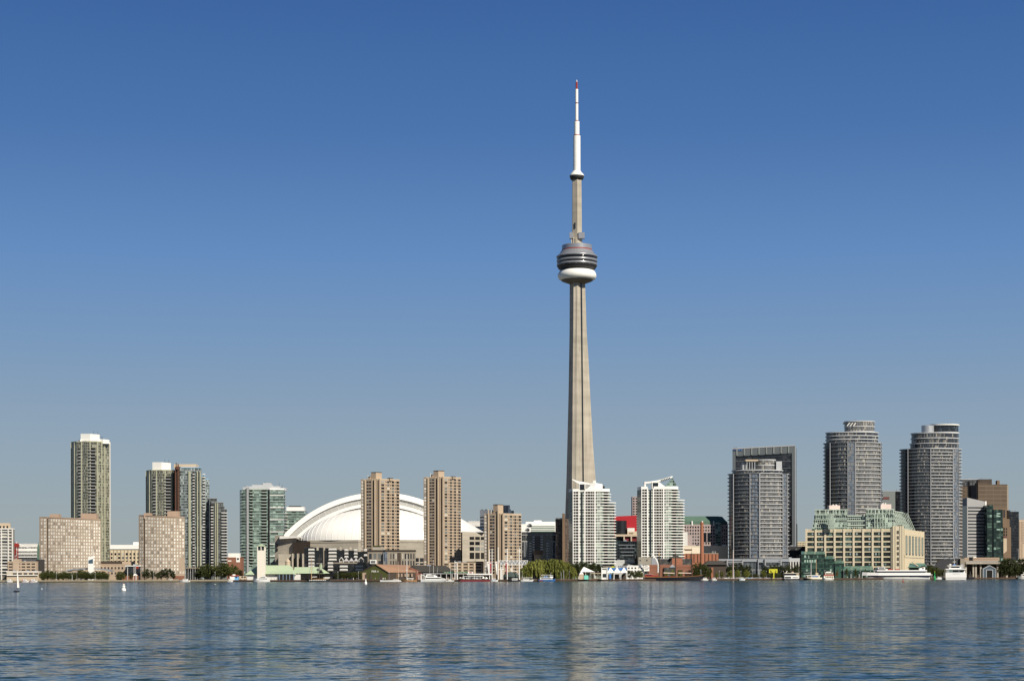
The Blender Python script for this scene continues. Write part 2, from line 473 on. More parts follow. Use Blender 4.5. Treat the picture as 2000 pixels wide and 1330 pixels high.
DK = (0.012, 0.013, 0.016); DK2 = (0.03, 0.033, 0.038); MID = (0.13, 0.14, 0.14); LT = (0.45, 0.43, 0.37)
W_dark = winmat("window_dark", [(0, DK), (0.45, DK2), (0.75, (0.07, 0.065, 0.06)), (0.9, MID), (0.96, LT)])
W_mix = winmat("window_mixed", [(0, DK), (0.25, DK2), (0.42, MID), (0.62, (0.28, 0.28, 0.26)), (0.85, LT)])
W_light = winmat("window_curtained", [(0, (0.34, 0.31, 0.27)), (0.14, (0.60, 0.55, 0.47)), (0.4, (0.72, 0.68, 0.6)), (0.7, (0.82, 0.79, 0.72))], 0.3)
W_half = winmat("window_half", [(0, (0.10, 0.09, 0.08)), (0.15, (0.27, 0.24, 0.2)), (0.5, (0.44, 0.39, 0.33))], 0.2)
W_pale = winmat("window_white_frame", [(0, (0.55, 0.52, 0.46)), (0.5, (0.72, 0.69, 0.62))], 0.5)
W_green = winmat("window_green", [(0, (0.012, 0.018, 0.016)), (0.4, (0.03, 0.045, 0.04)), (0.62, (0.10, 0.16, 0.13)), (0.8, (0.30, 0.42, 0.36))])
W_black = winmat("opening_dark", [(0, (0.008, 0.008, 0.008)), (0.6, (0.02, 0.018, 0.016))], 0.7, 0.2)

C_olive = curtain("glazing_olive", 1.6, 3.0, [(0, (0.018, 0.02, 0.018)), (0.3, (0.06, 0.06, 0.05)), (0.6, (0.14, 0.138, 0.11)), (0.85, (0.27, 0.265, 0.21))], (0.33, 0.33, 0.255), 0.2, 0.22, (0.22, 0.225, 0.18))
C_blue = curtain("glazing_blue", 1.5, 3.0, [(0, (0.02, 0.025, 0.03)), (0.35, (0.06, 0.08, 0.09)), (0.65, (0.14, 0.17, 0.18)), (0.9, (0.3, 0.34, 0.34))], (0.30, 0.33, 0.32), 0.16, 0.2, (0.25, 0.28, 0.28))
C_teal = curtain("glazing_teal", 1.6, 3.0, [(0, (0.014, 0.02, 0.018)), (0.28, (0.045, 0.07, 0.062)), (0.52, (0.11, 0.165, 0.145)), (0.78, (0.27, 0.36, 0.32))], (0.27, 0.35, 0.31), 0.14, 0.2, (0.25, 0.335, 0.30), group=2)
C_condo = curtain("glazing_condo", 1.6, 3.1, [(0, (0.02, 0.026, 0.022)), (0.25, (0.10, 0.13, 0.105)), (0.5, (0.23, 0.29, 0.235)), (0.78, (0.42, 0.50, 0.42))], (0.34, 0.39, 0.34), 0.14, group=2)
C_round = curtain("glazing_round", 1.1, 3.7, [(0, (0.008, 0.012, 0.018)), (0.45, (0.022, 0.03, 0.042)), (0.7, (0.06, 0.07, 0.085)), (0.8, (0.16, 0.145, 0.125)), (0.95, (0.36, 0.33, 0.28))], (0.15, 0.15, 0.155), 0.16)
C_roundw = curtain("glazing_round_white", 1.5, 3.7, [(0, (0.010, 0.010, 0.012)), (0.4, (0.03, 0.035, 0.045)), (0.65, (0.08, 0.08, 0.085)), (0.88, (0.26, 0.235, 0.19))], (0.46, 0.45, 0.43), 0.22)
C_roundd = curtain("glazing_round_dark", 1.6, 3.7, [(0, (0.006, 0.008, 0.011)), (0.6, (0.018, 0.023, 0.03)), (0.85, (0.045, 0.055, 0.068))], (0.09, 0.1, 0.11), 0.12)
C_strip = curtain("glazing_strip", 1.7, 3.7, [(0, (0.03, 0.05, 0.08)), (0.4, (0.08, 0.12, 0.17)), (0.75, (0.18, 0.17, 0.16))], (0.30, 0.30, 0.32), 0.22)
C_black = curtain("glazing_black", 2.4, 3.8, [(0, (0.006, 0.007, 0.01)), (0.5, (0.012, 0.014, 0.018)), (0.85, (0.03, 0.03, 0.035))], (0.02, 0.02, 0.024), 0.1, 0.12, (0.03, 0.032, 0.036))
C_green = curtain("glazing_green", 2.4, 3.6, [(0, (0.008, 0.02, 0.016)), (0.45, (0.02, 0.045, 0.036)), (0.78, (0.045, 0.085, 0.068)), (0.94, (0.22, 0.32, 0.27))], (0.018, 0.042, 0.034), 0.14, 0.14, (0.015, 0.04, 0.03))
C_kings = curtain("glazing_smoke", 2.2, 3.2, [(0, (0.006, 0.007, 0.008)), (0.5, (0.014, 0.015, 0.017)), (0.85, (0.03, 0.03, 0.035))], (0.02, 0.02, 0.02), 0.12, 0.1, (0.012, 0.012, 0.014))

# ================================================================ setting
# lake
b = MB(); b.add([(-6000, -400, 0), (6000, -400, 0), (6000, 2600, 0), (-6000, 2600, 0)], [(0, 1, 2, 3)])
struct("lake_water", b, watermat())
# land behind the quay, out to the horizon
M_land = mat("city_ground", (0.13, 0.125, 0.105), 0.9, 0.3, 0.02)
M_lawn = mat("lawn", (0.075, 0.09, 0.03), 0.95, 0.3, 0.05)
pxs = list(range(-560, 2561, 40))
line = [((px - 1000) / F * shore(px), shore(px)) for px in pxs]
b = MB()
V = [(x, y, G0) for x, y in line] + [(x * 12, 26000, G0) for x, y in line]
n = len(line)
b.add(V, [(i, i + 1, n + i + 1, n + i) for i in range(n - 1)])
struct("ground", b, M_land)
def ribbon(px0, px1, d0, d1, z0, z1, step=20):
    """strip of quay following the shoreline"""
    P = []
    k = max(1, int((px1 - px0) / step))
    b = MB(); rings = []
    for i in range(k + 1):
        px = px0 + (px1 - px0) * i / k; D = shore(px)
        xa, xb = (px - 1000) / F * (D + d0), (px - 1000) / F * (D + d1)
        rings.append([(xa, D + d0, z0), (xa, D + d0, z1), (xb, D + d1, z1), (xb, D + d1, z0)])
    return b.loft(rings, True, True)
M_quay = mat("quay_stone", (0.34, 0.29, 0.21), 0.9, 0.25, 0.12)
M_wet = mat("wet_quay_foot", (0.05, 0.042, 0.03), 0.7, 0.25, 0.3)
struct("quay_wall", ribbon(-540, 445, -1.2, 3.0, 0.75, G0 + 0.12), M_quay)
struct("quay_foot", ribbon(-540, 445, -1.6, 3.0, -1.0, 0.744), M_wet)
struct("boardwalk", ribbon(446, 2540, -1.2, 9.0, 0.7, G0 + 0.1), M_wood)
struct("boardwalk_foot", ribbon(446, 2540, -0.8, 8.0, -1.0, 0.696), M_wet)
struct("park_lawn", ribbon(60, 444, 4.0, 60, 1.4, G0 + 0.05), M_lawn)

# ================================================================ the tall tower
def broadcast_tower():
    t = T("observation_tower", "very tall tapering grey concrete tower with a round pod and white antenna mast", "tower", 1128, 2015)
    U = t.D / F
    def Zy(py): return t.z(py)
    A = [radians(258), radians(18), radians(138)]
    def lerpv(py, tab):
        for (a, va), (c, vc) in zip(tab, tab[1:]):
            if py <= c: return va + (vc - va) * (py - a) / (c - a)
        return tab[-1][1]
    # radii of the three legs by photo row
    TA = [(545, 15), (650, 19), (770, 25), (935, 33), (1131, 46)]
    TB = [(545, 15.2), (650, 18.6), (700, 22), (770, 25.4), (875, 31.5), (935, 36.4), (1131, 52)]
    TC = [(545, 15.4), (650, 16), (770, 18.6), (875, 22), (935, 24), (1131, 33)]
    TW = [(545, 7.5), (935, 9.2), (1131, 10.5)]
    TI = [(545, 10), (935, 14), (1131, 17)]
    rings = []
    for py in [548, 600, 650, 700, 770, 830, 875, 935, 1000, 1060, 1131.5]:
        z = max(0.0, Zy(py)); w = lerpv(py, TW) * U; ri = lerpv(py, TI) * U
        ring = []
        for k, (a, tab) in enumerate(zip(A, (TA, TB, TC))):
            r = lerpv(py, tab) * U
            for sgn in (-1, 1):
                ring.append((r * cos(a) - sgn * w / 2 * sin(a), r * sin(a) + sgn * w / 2 * cos(a), z))
            m = a + radians(60); nw = 2.6 * U
            for sgn in (-1, 1):
                ring.append((ri * cos(m) - sgn * nw / 2 * sin(m), ri * sin(m) + sgn * nw / 2 * cos(m), z))
        rings.append(ring)
    rings.reverse()
    t.part("shaft", MB().loft(rings), M_conc)
    # glazed lift strip in the hollow between the two front legs
    m = A[0] + radians(60); rs = []
    for py in (1131, 935, 548):
        ri = (lerpv(py, TI) + 0.6) * U; z = max(0.0, Zy(py)); w = 3.6 * U
        rs.append([(ri * cos(m) - s_ * w / 2 * sin(m) + d_ * cos(m), ri * sin(m) + s_ * w / 2 * cos(m) + d_ * sin(m), z) for s_, d_ in ((-1, 0.3), (1, 0.3), (1, -2), (-1, -2))])
    t.part("lift_strip", MB().loft(rs), M_glassd)
    # slim pilaster ribs up the front leg faces
    for k, off in ((0, -2.9), (0, 2.9), (1, -2.9)):
        a = A[k]; tab = (TA, TB)[k]; rr = []
        for py in (1131, 935, 770, 560):
            r = (lerpv(py, tab) - (1.0 if k == 0 else 6.0)) * U; z = max(0, Zy(py)); o = off * U * (lerpv(py, TW) / 7.4)
            cx, cy = r * cos(a) - o * sin(a), r * sin(a) + o * cos(a)
            rr.append([(cx - .7, cy - .7, z), (cx + .7, cy - .7, z), (cx + .7, cy + .7, z), (cx - .7, cy + .7, z)])
        t.part('rib', MB().loft(rr), M_conc)
    # pod: donut, dark soffit, window decks, sloped roof
    def lat(name, prof, m, sm=True, n=64): t.part(name, MB().lathe([(r * U, Zy(py)) for r, py in prof], n), m, sm)
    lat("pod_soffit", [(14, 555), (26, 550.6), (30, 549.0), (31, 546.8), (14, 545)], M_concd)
    lat("radome", [(28.4, 547.6), (33.0, 546.9), (36.0, 544.6), (37.8, 540.6), (37.6, 536.6), (35.8, 532.6), (33.5, 529.8), (28, 527.8)], M_white)
    lat("pod_belly", [(30, 528), (36.0, 525.5), (39.0, 520.5), (39.2, 519.4)], M_dark, False)
    for k in range(18):
        a = 2 * pi * k / 18 + .1
        b = MB().tube((32 * U * cos(a), 32 * U * sin(a), Zy(527)), (39.3 * U * cos(a), 39.3 * U * sin(a), Zy(519.5)), 0.35, n=4)
        t.part("pod_brace", b, M_grey)
    lat("deck_ring", [(38, 519.6), (39.4, 519.2), (39.4, 515.6), (38, 515.2)], M_pod)
    lat("deck_windows", [(38.4, 515.3), (38.4, 512.4)], M_glassd)
    lat("deck_ring", [(38, 512.6), (39.6, 512.2), (39.8, 508.4), (38, 508.2)], M_pod)
    lat("deck_windows", [(38.6, 508.3), (39.2, 503.6)], M_glassd)
    lat("deck_ring", [(38, 503.8), (40.4, 503.4), (40.2, 501.0), (37, 499.2)], M_pod)
    lat("pod_roof", [(38.6, 500.6), (37.4, 499.6), (35, 497.2), (30.4, 490.2)], M_pod, False, 36)
    lat("red_band", [(29.4, 490.6), (29.4, 488.0)], M_red)
    lat("roof_drum", [(29, 488.4), (29.4, 488.2), (29.4, 480.4), (28.6, 479.6), (12, 479.0)], M_pod, False)
    # upper shaft
    hexr = []
    for py, r in ((481, 11.6), (466, 11.2), (455, 10.6), (346, 10.0)):
        hexr.append([(r * U * cos(radians(-88 + 60 * k)), r * U * sin(radians(-88 + 60 * k)), Zy(py)) for k in range(6)])
    t.part("upper_shaft", MB().loft(hexr), M_conc)
    b = MB()
    for dx in (-10.5, -6.5, -2.2):
        b.box((dx - 1.1) * U, (dx + 1.1) * U, -11.5 * U, -7 * U, Zy(481), Zy(466))
    t.part("buttress", b, M_conc)
    for dx, w in ((-11.5, 6.6), (8.6, 12.0)):
        t.part("equipment_box", MB().box((dx - w / 2) * U, (dx + w / 2) * U, -13.5 * U, -4 * U, Zy(468), Zy(456.4)), M_pod)
    t.part("hatch", MB().box(-5.2 * U, -3.0 * U, -9.5 * U, -8.0 * U, Zy(448), Zy(437)), M_glassd)
    # small upper pod and antenna mast
    lat("upper_pod_base", [(10, 352.5), (12.5, 350.5), (14, 346.5), (14.2, 344.5)], M_dark, True, 40)
    lat("upper_pod", [(14.2, 344.6), (14.4, 343.4), (13.2, 341.4), (9.5, 337.4), (7.4, 334.5)], M_white, True, 40)
    def seg(r, y0, y1, m, name): lat(name, [(r, y0), (r, y1)], m, False, 40)
    seg(7.1, 335, 266, M_white, "antenna_section")
    seg(6.0, 266.2, 264.2, M_red, "antenna_collar")
    seg(5.2, 264.4, 238, M_white, "antenna_section")
    seg(2.8, 238.2, 235.4, M_red, "antenna_collar")
    seg(3.0, 235.6, 203.4, M_white, "antenna_section")
    seg(2.3, 203.6, 201.0, M_red, "antenna_collar")
    seg(2.9, 201.2, 175.0, M_white, "antenna_section")
    seg(1.9, 175.1, 160.8, M_red, "antenna_tip")
    b = MB().tube((0, 0, Zy(161)), (0, 0, Zy(156.5)), .28).tube((1.2 * U, 0, Zy(161)), (1.2 * U, 0, Zy(158)), .22)
    t.part("lightning_rod", b, M_white)
broadcast_tower()

# ================================================================ the domed stadium
def stadium():
    t = T("domed_stadium", "white domed stadium with an arched roof on pale concrete walls", "stadium", 737, 2110)
    U = t.m(1)
    gz = t.z
    z0 = gz(1057)
    def arc(R, cz, x0, x1, n=40):
        out = []
        for i in range(n + 1):
            x = x0 + (x1 - x0) * i / n
            out.append((x, cz + math.sqrt(max(0, R * R - x * x))))
        return out
    def arch(name, Ro, Ri, x0, x1, cz, ya, yb, m, falloff=0.0):
        """a barrel arch between depth ya (front) and yb (back)"""
        o = arc(Ro, cz, x0, x1); i = arc(Ri, cz, x0, x1)
        b = MB(); rings = []
        for (xo, zo), (xi, zi) in zip(o, i):
            rings.append([(xi, ya, max(zi, z0 - 4)), (xo, ya, zo), (xo, yb, zo - falloff), (xi, yb, max(zi, z0 - 4))])
        b.loft(rings, True, True)
        t.part(name, b, m)
    top = gz(961, 30)
    R1 = 256 * U; cz = top - R1
    # back vault, sloping up slightly from the front lip, then its upright front face with the shade put in as grey, then lower lip
    arch("rear_roof_panel", R1, R1 - 9 * U, -190 * U, 190 * U, cz, 38, 95, M_dome, 1.5)
    arch("roof_lip", R1 - 0.4 * U, R1 - 10 * U, -187 * U, 187 * U, cz - 0.6, 26, 38, M_dome)
    arch("roof_fascia", R1 - 9.5 * U, R1 - 24 * U, -182 * U, 182 * U, cz, 28.5, 34, M_domeg)
    b = MB()
    for k in range(-12, 13):
        a = k * 0.058
        r0, r1 = R1 - 10 * U, R1 - 23.5 * U
        p0 = Vector((r0 * sin(a), 28.3, cz + r0 * cos(a))); p1 = Vector((r1 * sin(a), 28.3, cz + r1 * cos(a)))
        if p1.z > z0: t.part("fascia_joint", MB().tube(p0, p1, .18, n=4), M_dome)
    arch("inner_lip", R1 - 22.5 * U, R1 - 29 * U, -172 * U, 172 * U, cz, 20, 29, M_dome)
    arch("gutter", R1 - 29 * U, R1 - 31 * U, -166 * U, 166 * U, cz, 17.5, 22, M_dark)
    # front quarter dome with standing seams, rising to the round arch
    zb = gz(1055.5); Rd = R1 - 32 * U; Ry = 62; yc = 20
    xb0 = math.sqrt(max(1, Rd * Rd - (zb - cz) ** 2))
    def dome(a, th):
        ca = cos(a)
        xb = xb0 * ca; xt = xb * (0.62 + 0.38 * abs(ca) ** 5)
        zt = cz + math.sqrt(Rd * Rd - xt * xt)
        g = sin(th); f = cos(th)
        return Vector((xt + (xb - xt) * f, yc - Ry * max(0, sin(a)) ** .8 * f, zb + (zt - zb) * g))
    NA, NT = 60, 14
    V = []; fs = []
    for i in range(NA + 1):
        for j in range(NT + 1):
            V.append(dome(pi * (1 - i / NA), pi / 2 * j / NT))
    for i in range(NA):
        for j in range(NT):
            k = i * (NT + 1) + j; fs.append((k, k + NT + 1, k + NT + 2, k + 1))
    t.part("front_dome", MB().add(V, fs), M_dome, True)
    b = MB()
    for i in range(1, 34):
        a = pi * (1 - i / 34)
        pts = [dome(a, pi / 2 * j / 14) + Vector((0, -.12, .12)) for j in range(15)]
        rings = [[(p.x - .25, p.y, p.z), (p.x + .25, p.y, p.z), (p.x, p.y - .1, p.z + .1)] for p in pts]
        b.loft(rings, True, True)
    t.part("roof_seam", b, M_domes)
    # long right flank of the roof
    V = []; fs = []
    xr0, xr1 = t.x(880, 30), t.x(948, 30)
    K = 14
    for i in range(K + 1):
        f = i / K
        for j in range(9):
            g = j / 8
            x = xr0 + (xr1 - xr0) * f - 0.0
            ztop = gz(1001 + 39 * f ** 1.05, 30, 900)
            zlow = gz(1039.5, 5, 930)
            y = 40 - 50 * g
            z = ztop + (zlow - ztop) * (1 - cos(g * pi / 2))
            V.append((x, y, max(z, zlow - .2)))
    for i in range(K):
        for j in range(8):
            k = i * 9 + j; fs.append((k, k + 9, k + 10, k + 1))
    t.part("flank_roof", MB().add(V, fs), M_dome, True)
    # concrete drum
    ztop = gz(1056)
    pl = [t.p(566, 14), t.p(600, -22), t.p(700, -44), t.p(830, -40), t.p(900, -14), t.p(905, 60), t.p(566, 60)]
    t.part("stand_wall", MB().prism(pl, 0, ztop), M_conc2)
    t.part("parapet", MB().prism([(x, y - (.5 if y < 20 else 0)) for x, y in pl], gz(1060), ztop + .4), M_conc2)
    t.fac(t.p(700, -44), t.p(830, -40), gz(1108), gz(1089), 2, 12, .8, .75, W_dark, 'window')
    # left corner wing
    t.part("corner_block", MB().prism([t.p(537, 2), t.p(578, -10), t.p(590, 40), t.p(545, 50)], 0, [gz(1044), gz(1052), gz(1050), gz(1044)]), M_conc2)
    t.part("corner_beam", MB().prism([t.p(546, -8), t.p(587, -16), t.p(587, 4), t.p(546, 4)], [gz(1052), gz(1050), gz(1050), gz(1052)], [gz(1046.5), gz(1047.5), gz(1047.5), gz(1046.5)]), M_dome)
    for py in (1064.5, 1072.5): t.part("window", MB().box(t.x(538.5, 0), t.x(543, 0), -.6, 3, gz(py + 2.5), gz(py - 2.5)), W_dark)
    t.part("dark_screen", MB().prism([t.p(572, -13), t.p(606, -26), t.p(606, -18), t.p(572, -8)], gz(1081), [gz(1059), gz(1057), gz(1057), gz(1059)]), M_brownd)
    t.part("lower_block", MB().box(t.x(549), t.x(573), -24, 0, 0, gz(1082)), M_conc2)
    for px in (578, 588, 598): t.part("fin_wall", MB().box(t.x(px - 1.2), t.x(px + 1.2), -34, -22, 0, gz(1081)), M_conc2)
    t.part("glass_wall", MB().box(t.x(573), t.x(604), -22.4, -20, 0, gz(1081)), C_black)
    # right corner wing with deep openings
    r0, r1 = t.p(903, -20), t.p(950, -2)
    t.part("corner_block", MB().prism([r0, r1, t.p(950, 60), t.p(903, 60)], 0, [gz(1038.5), gz(1041), gz(1041), gz(1038.5)]), M_conc2)
    for py0, py1, m in ((1054.5, 1048.5, W_black), (1065, 1058, W_mix), (1076, 1068, W_mix), (1092, 1079, W_black)):
        t.fac(lerp(r0, r1, .28), lerp(r0, r1, .98), gz(py0), gz(py1), 1, 3, .82, .95, m, 'opening')
    t.finish()
stadium()
# ================================================================ buildings, left of the stadium
def slabs(t, poly, z0, fh, n, th, m, name='floor_slab', off=0.0, skip=()):
    for k in range(n):
        if k in skip: continue
        z = z0 + fh * k
        t.part(name, MB().prism(poly, z, z + th), m)

def blk(name, label, cat, px0, px1, ytop, D, dep, m, rows=0, cols=0, wf=.6, hf=.6, wm=None, y0=None, y1=None, roof=None, group=None, side=None, rh=0.8, over=0.2, wname='window', skip=None):
    """plain block of a building: wall, roof slab, window grid on the front and on the side that faces the middle"""
    t = T(name, label, cat, (px0 + px1) / 2, D, group)
    w = t.x(px1) - t.x(px0); zt = t.z(ytop)
    t.part('wall', MB().box(-w / 2, w / 2, 0, dep, 0, zt - rh), m)
    t.part('roof', MB().box(-w / 2 - over, w / 2 + over, -over, dep + over, zt - rh, zt), roof or m)
    for k in range(3 if w > 14 else 1):
        rx = R.uniform(-w * .4, w * .4); ry = R.uniform(dep * .1, dep * .6); q = R.uniform(.8, 1.8)
        t.part('roof_unit', MB().box(rx - q, rx + q, ry, ry + 2, zt, zt + R.uniform(.6, 1.5)), M_steel)
    t.part('aerial', MB().tube((w * .3, dep * .3, zt), (w * .3, dep * .3, zt + 3.2), .14, n=4), M_dark)
    if rows:
        za, zb = t.z(y1 if y1 else 1127), t.z(y0 if y0 else ytop) - (0 if y0 else rh)
        t.fac((-w / 2, 0), (w / 2, 0), za, zb, rows, cols, wf, hf, wm or W_dark, wname, skip=skip)
        if side:
            k = max(1, round(cols * dep / w))
            if px1 < 1000: t.fac((w / 2, 0), (w / 2, dep), za, zb, rows, k, wf, hf, wm or W_dark, wname)
            else: t.fac((-w / 2, dep), (-w / 2, 0), za, zb, rows, k, wf, hf, wm or W_dark, wname)
    return t

def roof_clutter(t, x0, x1, y, z, n, seed=1):
    """small plant boxes and aerials on a flat roof"""
    r = random.Random(seed)
    for k in range(n):
        x = x0 + (x1 - x0) * r.random(); h = r.uniform(.7, 2.0); q = r.uniform(.6, 1.5)
        if k % 3: t.part('roof_unit', MB().box(x - q, x + q, y, y + 2.2, z, z + h), M_steel)
        else: t.part('aerial', MB().tube((x, y, z), (x, y, z + h * 2.4), .16, n=4), M_dark)
# far left balcony block
def left_block():
    t = T("balcony_apartments", "beige apartment block with dark balconies at the left edge of the photo", "apartment block", 0, 1810)
    zt = t.z(1032)
    x0, x1 = t.x(-34), t.x(25)
    t.part('wall', MB().box(x0, x1, 1.6, 6, 0, zt - 1), M_concd)
    fh = (zt - t.z(1122)) / 15
    for k in range(15):
        z = zt - fh * (k + 1)
        t.part('balcony', MB().box(x0, x1, 0, 2, z, z + .95), M_white2)
        t.part('balcony_door', MB().box(t.x(2), t.x(14), 1.3, 1.55, z + 1.0, z + fh - .4), W_mix)
    for px in (-34, -22, -10, 2.5, 16, 24): t.part('pier', MB().box(t.x(px) - .4, t.x(px) + .6, -.4, 1.8, 0, zt), M_white2)
    t.part('roof', MB().box(x0 - .3, x1 + .3, -.6, 6.2, zt - .9, zt + .3), M_white2)
    t.part('penthouse', MB().box(t.x(-30), t.x(18), 2.5, 6, zt, t.z(1021)), M_beigel)
    t.fac(t.p(-30, 2.5), t.p(18, 2.5), zt + .4, t.z(1026), 1, 7, .5, .8, W_black)
    t.finish()
left_block()

def ground_left():
    t = blk("parking_garage", "brick parking garage with rows of dark openings beside the beige balcony block", "garage", 15, 71, 1096, 1775, 26, M_pink, 0, 0)
    t.fac(t.p(16), t.p(27), t.z(1115.5), t.z(1098), 3, 1, .75, .42, W_black, 'opening')
    t.fac(t.p(31.5), t.p(70), t.z(1115.5), t.z(1098), 3, 4, .72, .42, W_black, 'opening')
    t.part('stair_tower', MB().box(t.x(25), t.x(38), -.6, 8, 0, t.z(1091.5)), M_pink)
    t.finish()
    t = blk("dark_annex", "narrow black annex wall between the brick garage and the pink slab", "building", 70.4, 77, 1092, 1782, 20, M_dark)
    t.part('door', MB().box(t.x(72), t.x(75), -.2, .1, 0, 3), M_grey)
    t = blk("shop_row", "low white shop row with wide windows under the brick garage", "shops", 13, 76, 1115.4, 1762, 9, M_beigel, 1, 6, .7, .6, W_mix, 1117.6, 1122.6, M_white)
    t.part('awning', MB().prism([t.p(13, -1.6), t.p(74, -1.6), t.p(74, 0), t.p(13, 0)], t.z(1123.4), [t.z(1123), t.z(1123), t.z(1122), t.z(1122)]), M_white)
    t.finish()
    # distant white ribbed grandstand and red crane
    t = blk("grandstand", "long pale grandstand with rows of seats far behind the red crane", "grandstand", 30, 96, 1061.5, 2350, 30, M_white2, 4, 22, .7, .45, W_dark, 1066, 1092)
    for k in range(3): t.part('tier', MB().box(t.x(36), t.x(90), -3 - k * 2, 0, t.z(1076 + 6 * k), t.z(1074.5 + 6 * k)), M_white)
    t.finish()
    t = T("construction_crane", "red lattice crane with a long white jib beside the balcony block", "crane", 32, 2050)
    b = MB()
    for sx in (-1, 1):
        for sy in (-1, 1): b.tube((sx * 1.6, sy * 1.6, 0), (sx * 1.6, sy * 1.6, t.z(1060)), .35, n=4)
    for k in range(16):
        za, zb = t.z(1060) * k / 16, t.z(1060) * (k + 1) / 16; s_ = 1 if k % 2 else -1
        b.tube((-1.6 * s_, -1.6, za), (1.6 * s_, -1.6, zb), .22, n=4)
    t.part('mast', b, M_red)
    t.part('cab', MB().box(-3.4, 3, -2.2, 2.2, t.z(1068), t.z(1061)), M_red)
    t.part('counterweight', MB().box(-4.4, -.6, -2.4, 2, t.z(1082), t.z(1072)), M_red)
    t.part('jib', MB().tube((0, 0, t.z(1060)), (t.x(58), 0, t.z(1070)), .5, .35, 4).tube((0, 0, t.z(1058)), (t.x(34), 0, t.z(1058)), .3), M_white)
    t = T("green_spire", "slim dark green spire between the far grandstand and the pink slab", "spire", 75.2, 1960)
    t.part('shaft', MB().loft([[(-1.5, -1.5, 0), (1.5, -1.5, 0), (1.5, 1.5, 0), (-1.5, 1.5, 0)], [(-1.1, -1.1, t.z(1072)), (1.1, -1.1, t.z(1072)), (1.1, 1.1, t.z(1072)), (-1.1, 1.1, t.z(1072))]]), M_verd)
    t.part('cap', MB().pyr(-1.4, 1.4, -1.4, 1.4, t.z(1072), t.z(1058)), M_verd)
ground_left()

def pink_slab(name, label, px0, px1, yl, yr, D, cols, boxes, recess, blank=None):
    t = T(name, label, "apartment block", (px0 + px1) / 2, D, "pink brick apartment slabs")
    n = 8
    front = []
    for i in range(n + 1):
        f = i / n; px = px0 + 2 + (px1 - px0 - 2) * f
        front.append(t.p(px, 7 * (1 - f) ** 2 * 1.4 + 1.6 * (2 * f - 1) ** 2))
    fl = [front[0]]
    cut = None
    # dark recess in the left part
    a, c = t.p(recess - 1.2, front[1][1] + .2), t.p(recess + 1.2, front[1][1])
    pts = [t.p(px0, 12), front[0], a, (a[0], a[1] + 2.6), (c[0], c[1] + 2.6), c] + front[2:] + [t.p(px1, 20), t.p(px0, 30)]
    zl, zr = t.z(yl), t.z(yr)
    ztops = []
    for q in pts:
        f = (q[0] - t.x(px0)) / (t.x(px1) - t.x(px0)); ztops.append(zl + (zr - zl) * min(1, max(0, f)) - .9)
    t.part('wall', MB().prism(pts, 0, ztops), M_pink)
    t.part('roof', MB().prism([(x, y - .3 if y < 11 else y) for x, y in pts], ztops, [z + .9 for z in ztops]), M_pinkd)
    zb = t.z(1121); rows = 17
    segs = [(front[0], a, 2)] + [(front[i] if i > 1 else c, front[i + 1], max(1, round(cols / n))) for i in range(1, n)]
    for (p0, p1, k) in segs:
        zt_ = zl + (zr - zl) * ((p0[0] + p1[0]) / 2 - t.x(px0)) / (t.x(px1) - t.x(px0)) - 1.6
        sk = None
        if blank and (p0[0] > t.x(blank[0]) - 1 or p1[0] > t.x(blank[0]) + 3): sk = lambda c_, r_: r_ < 5 and r_ > 0
        t.fac(p0, p1, zb, zt_, rows, k, .66, .66, W_light, 'window', skip=sk)
        # the dark half pane of each sash
        t.fac((p0[0], p0[1] - .14), (p1[0], p1[1] - .14), zb, zt_, rows, k * 2, .24, .5, W_half, 'sash', skip=lambda c_, r_, sk=sk: c_ % 2 == 0 or (sk and sk(0, r_)))
    for (b0, b1, yt) in boxes: t.part('penthouse', MB().box(t.x(b0, 8), t.x(b1, 8), 8, 18, zl - 4, t.z(yt, 8)), M_pinkd)
    t.finish()
pink_slab("slab_apartments", "pink brick slab apartments in front of the tall olive glass tower", 77, 197, 1008, 1013.5, 1800, 22, ((97, 115, 1003.5), (158, 188, 1002.5)), 93)
pink_slab("slab_apartments", "narrower pink brick slab with a blank wall patch low on its right corner", 271, 361, 1004.5, 1009.5, 1790, 17, ((281, 294, 1001.5), (327, 349, 998)), 282, (345, 360))

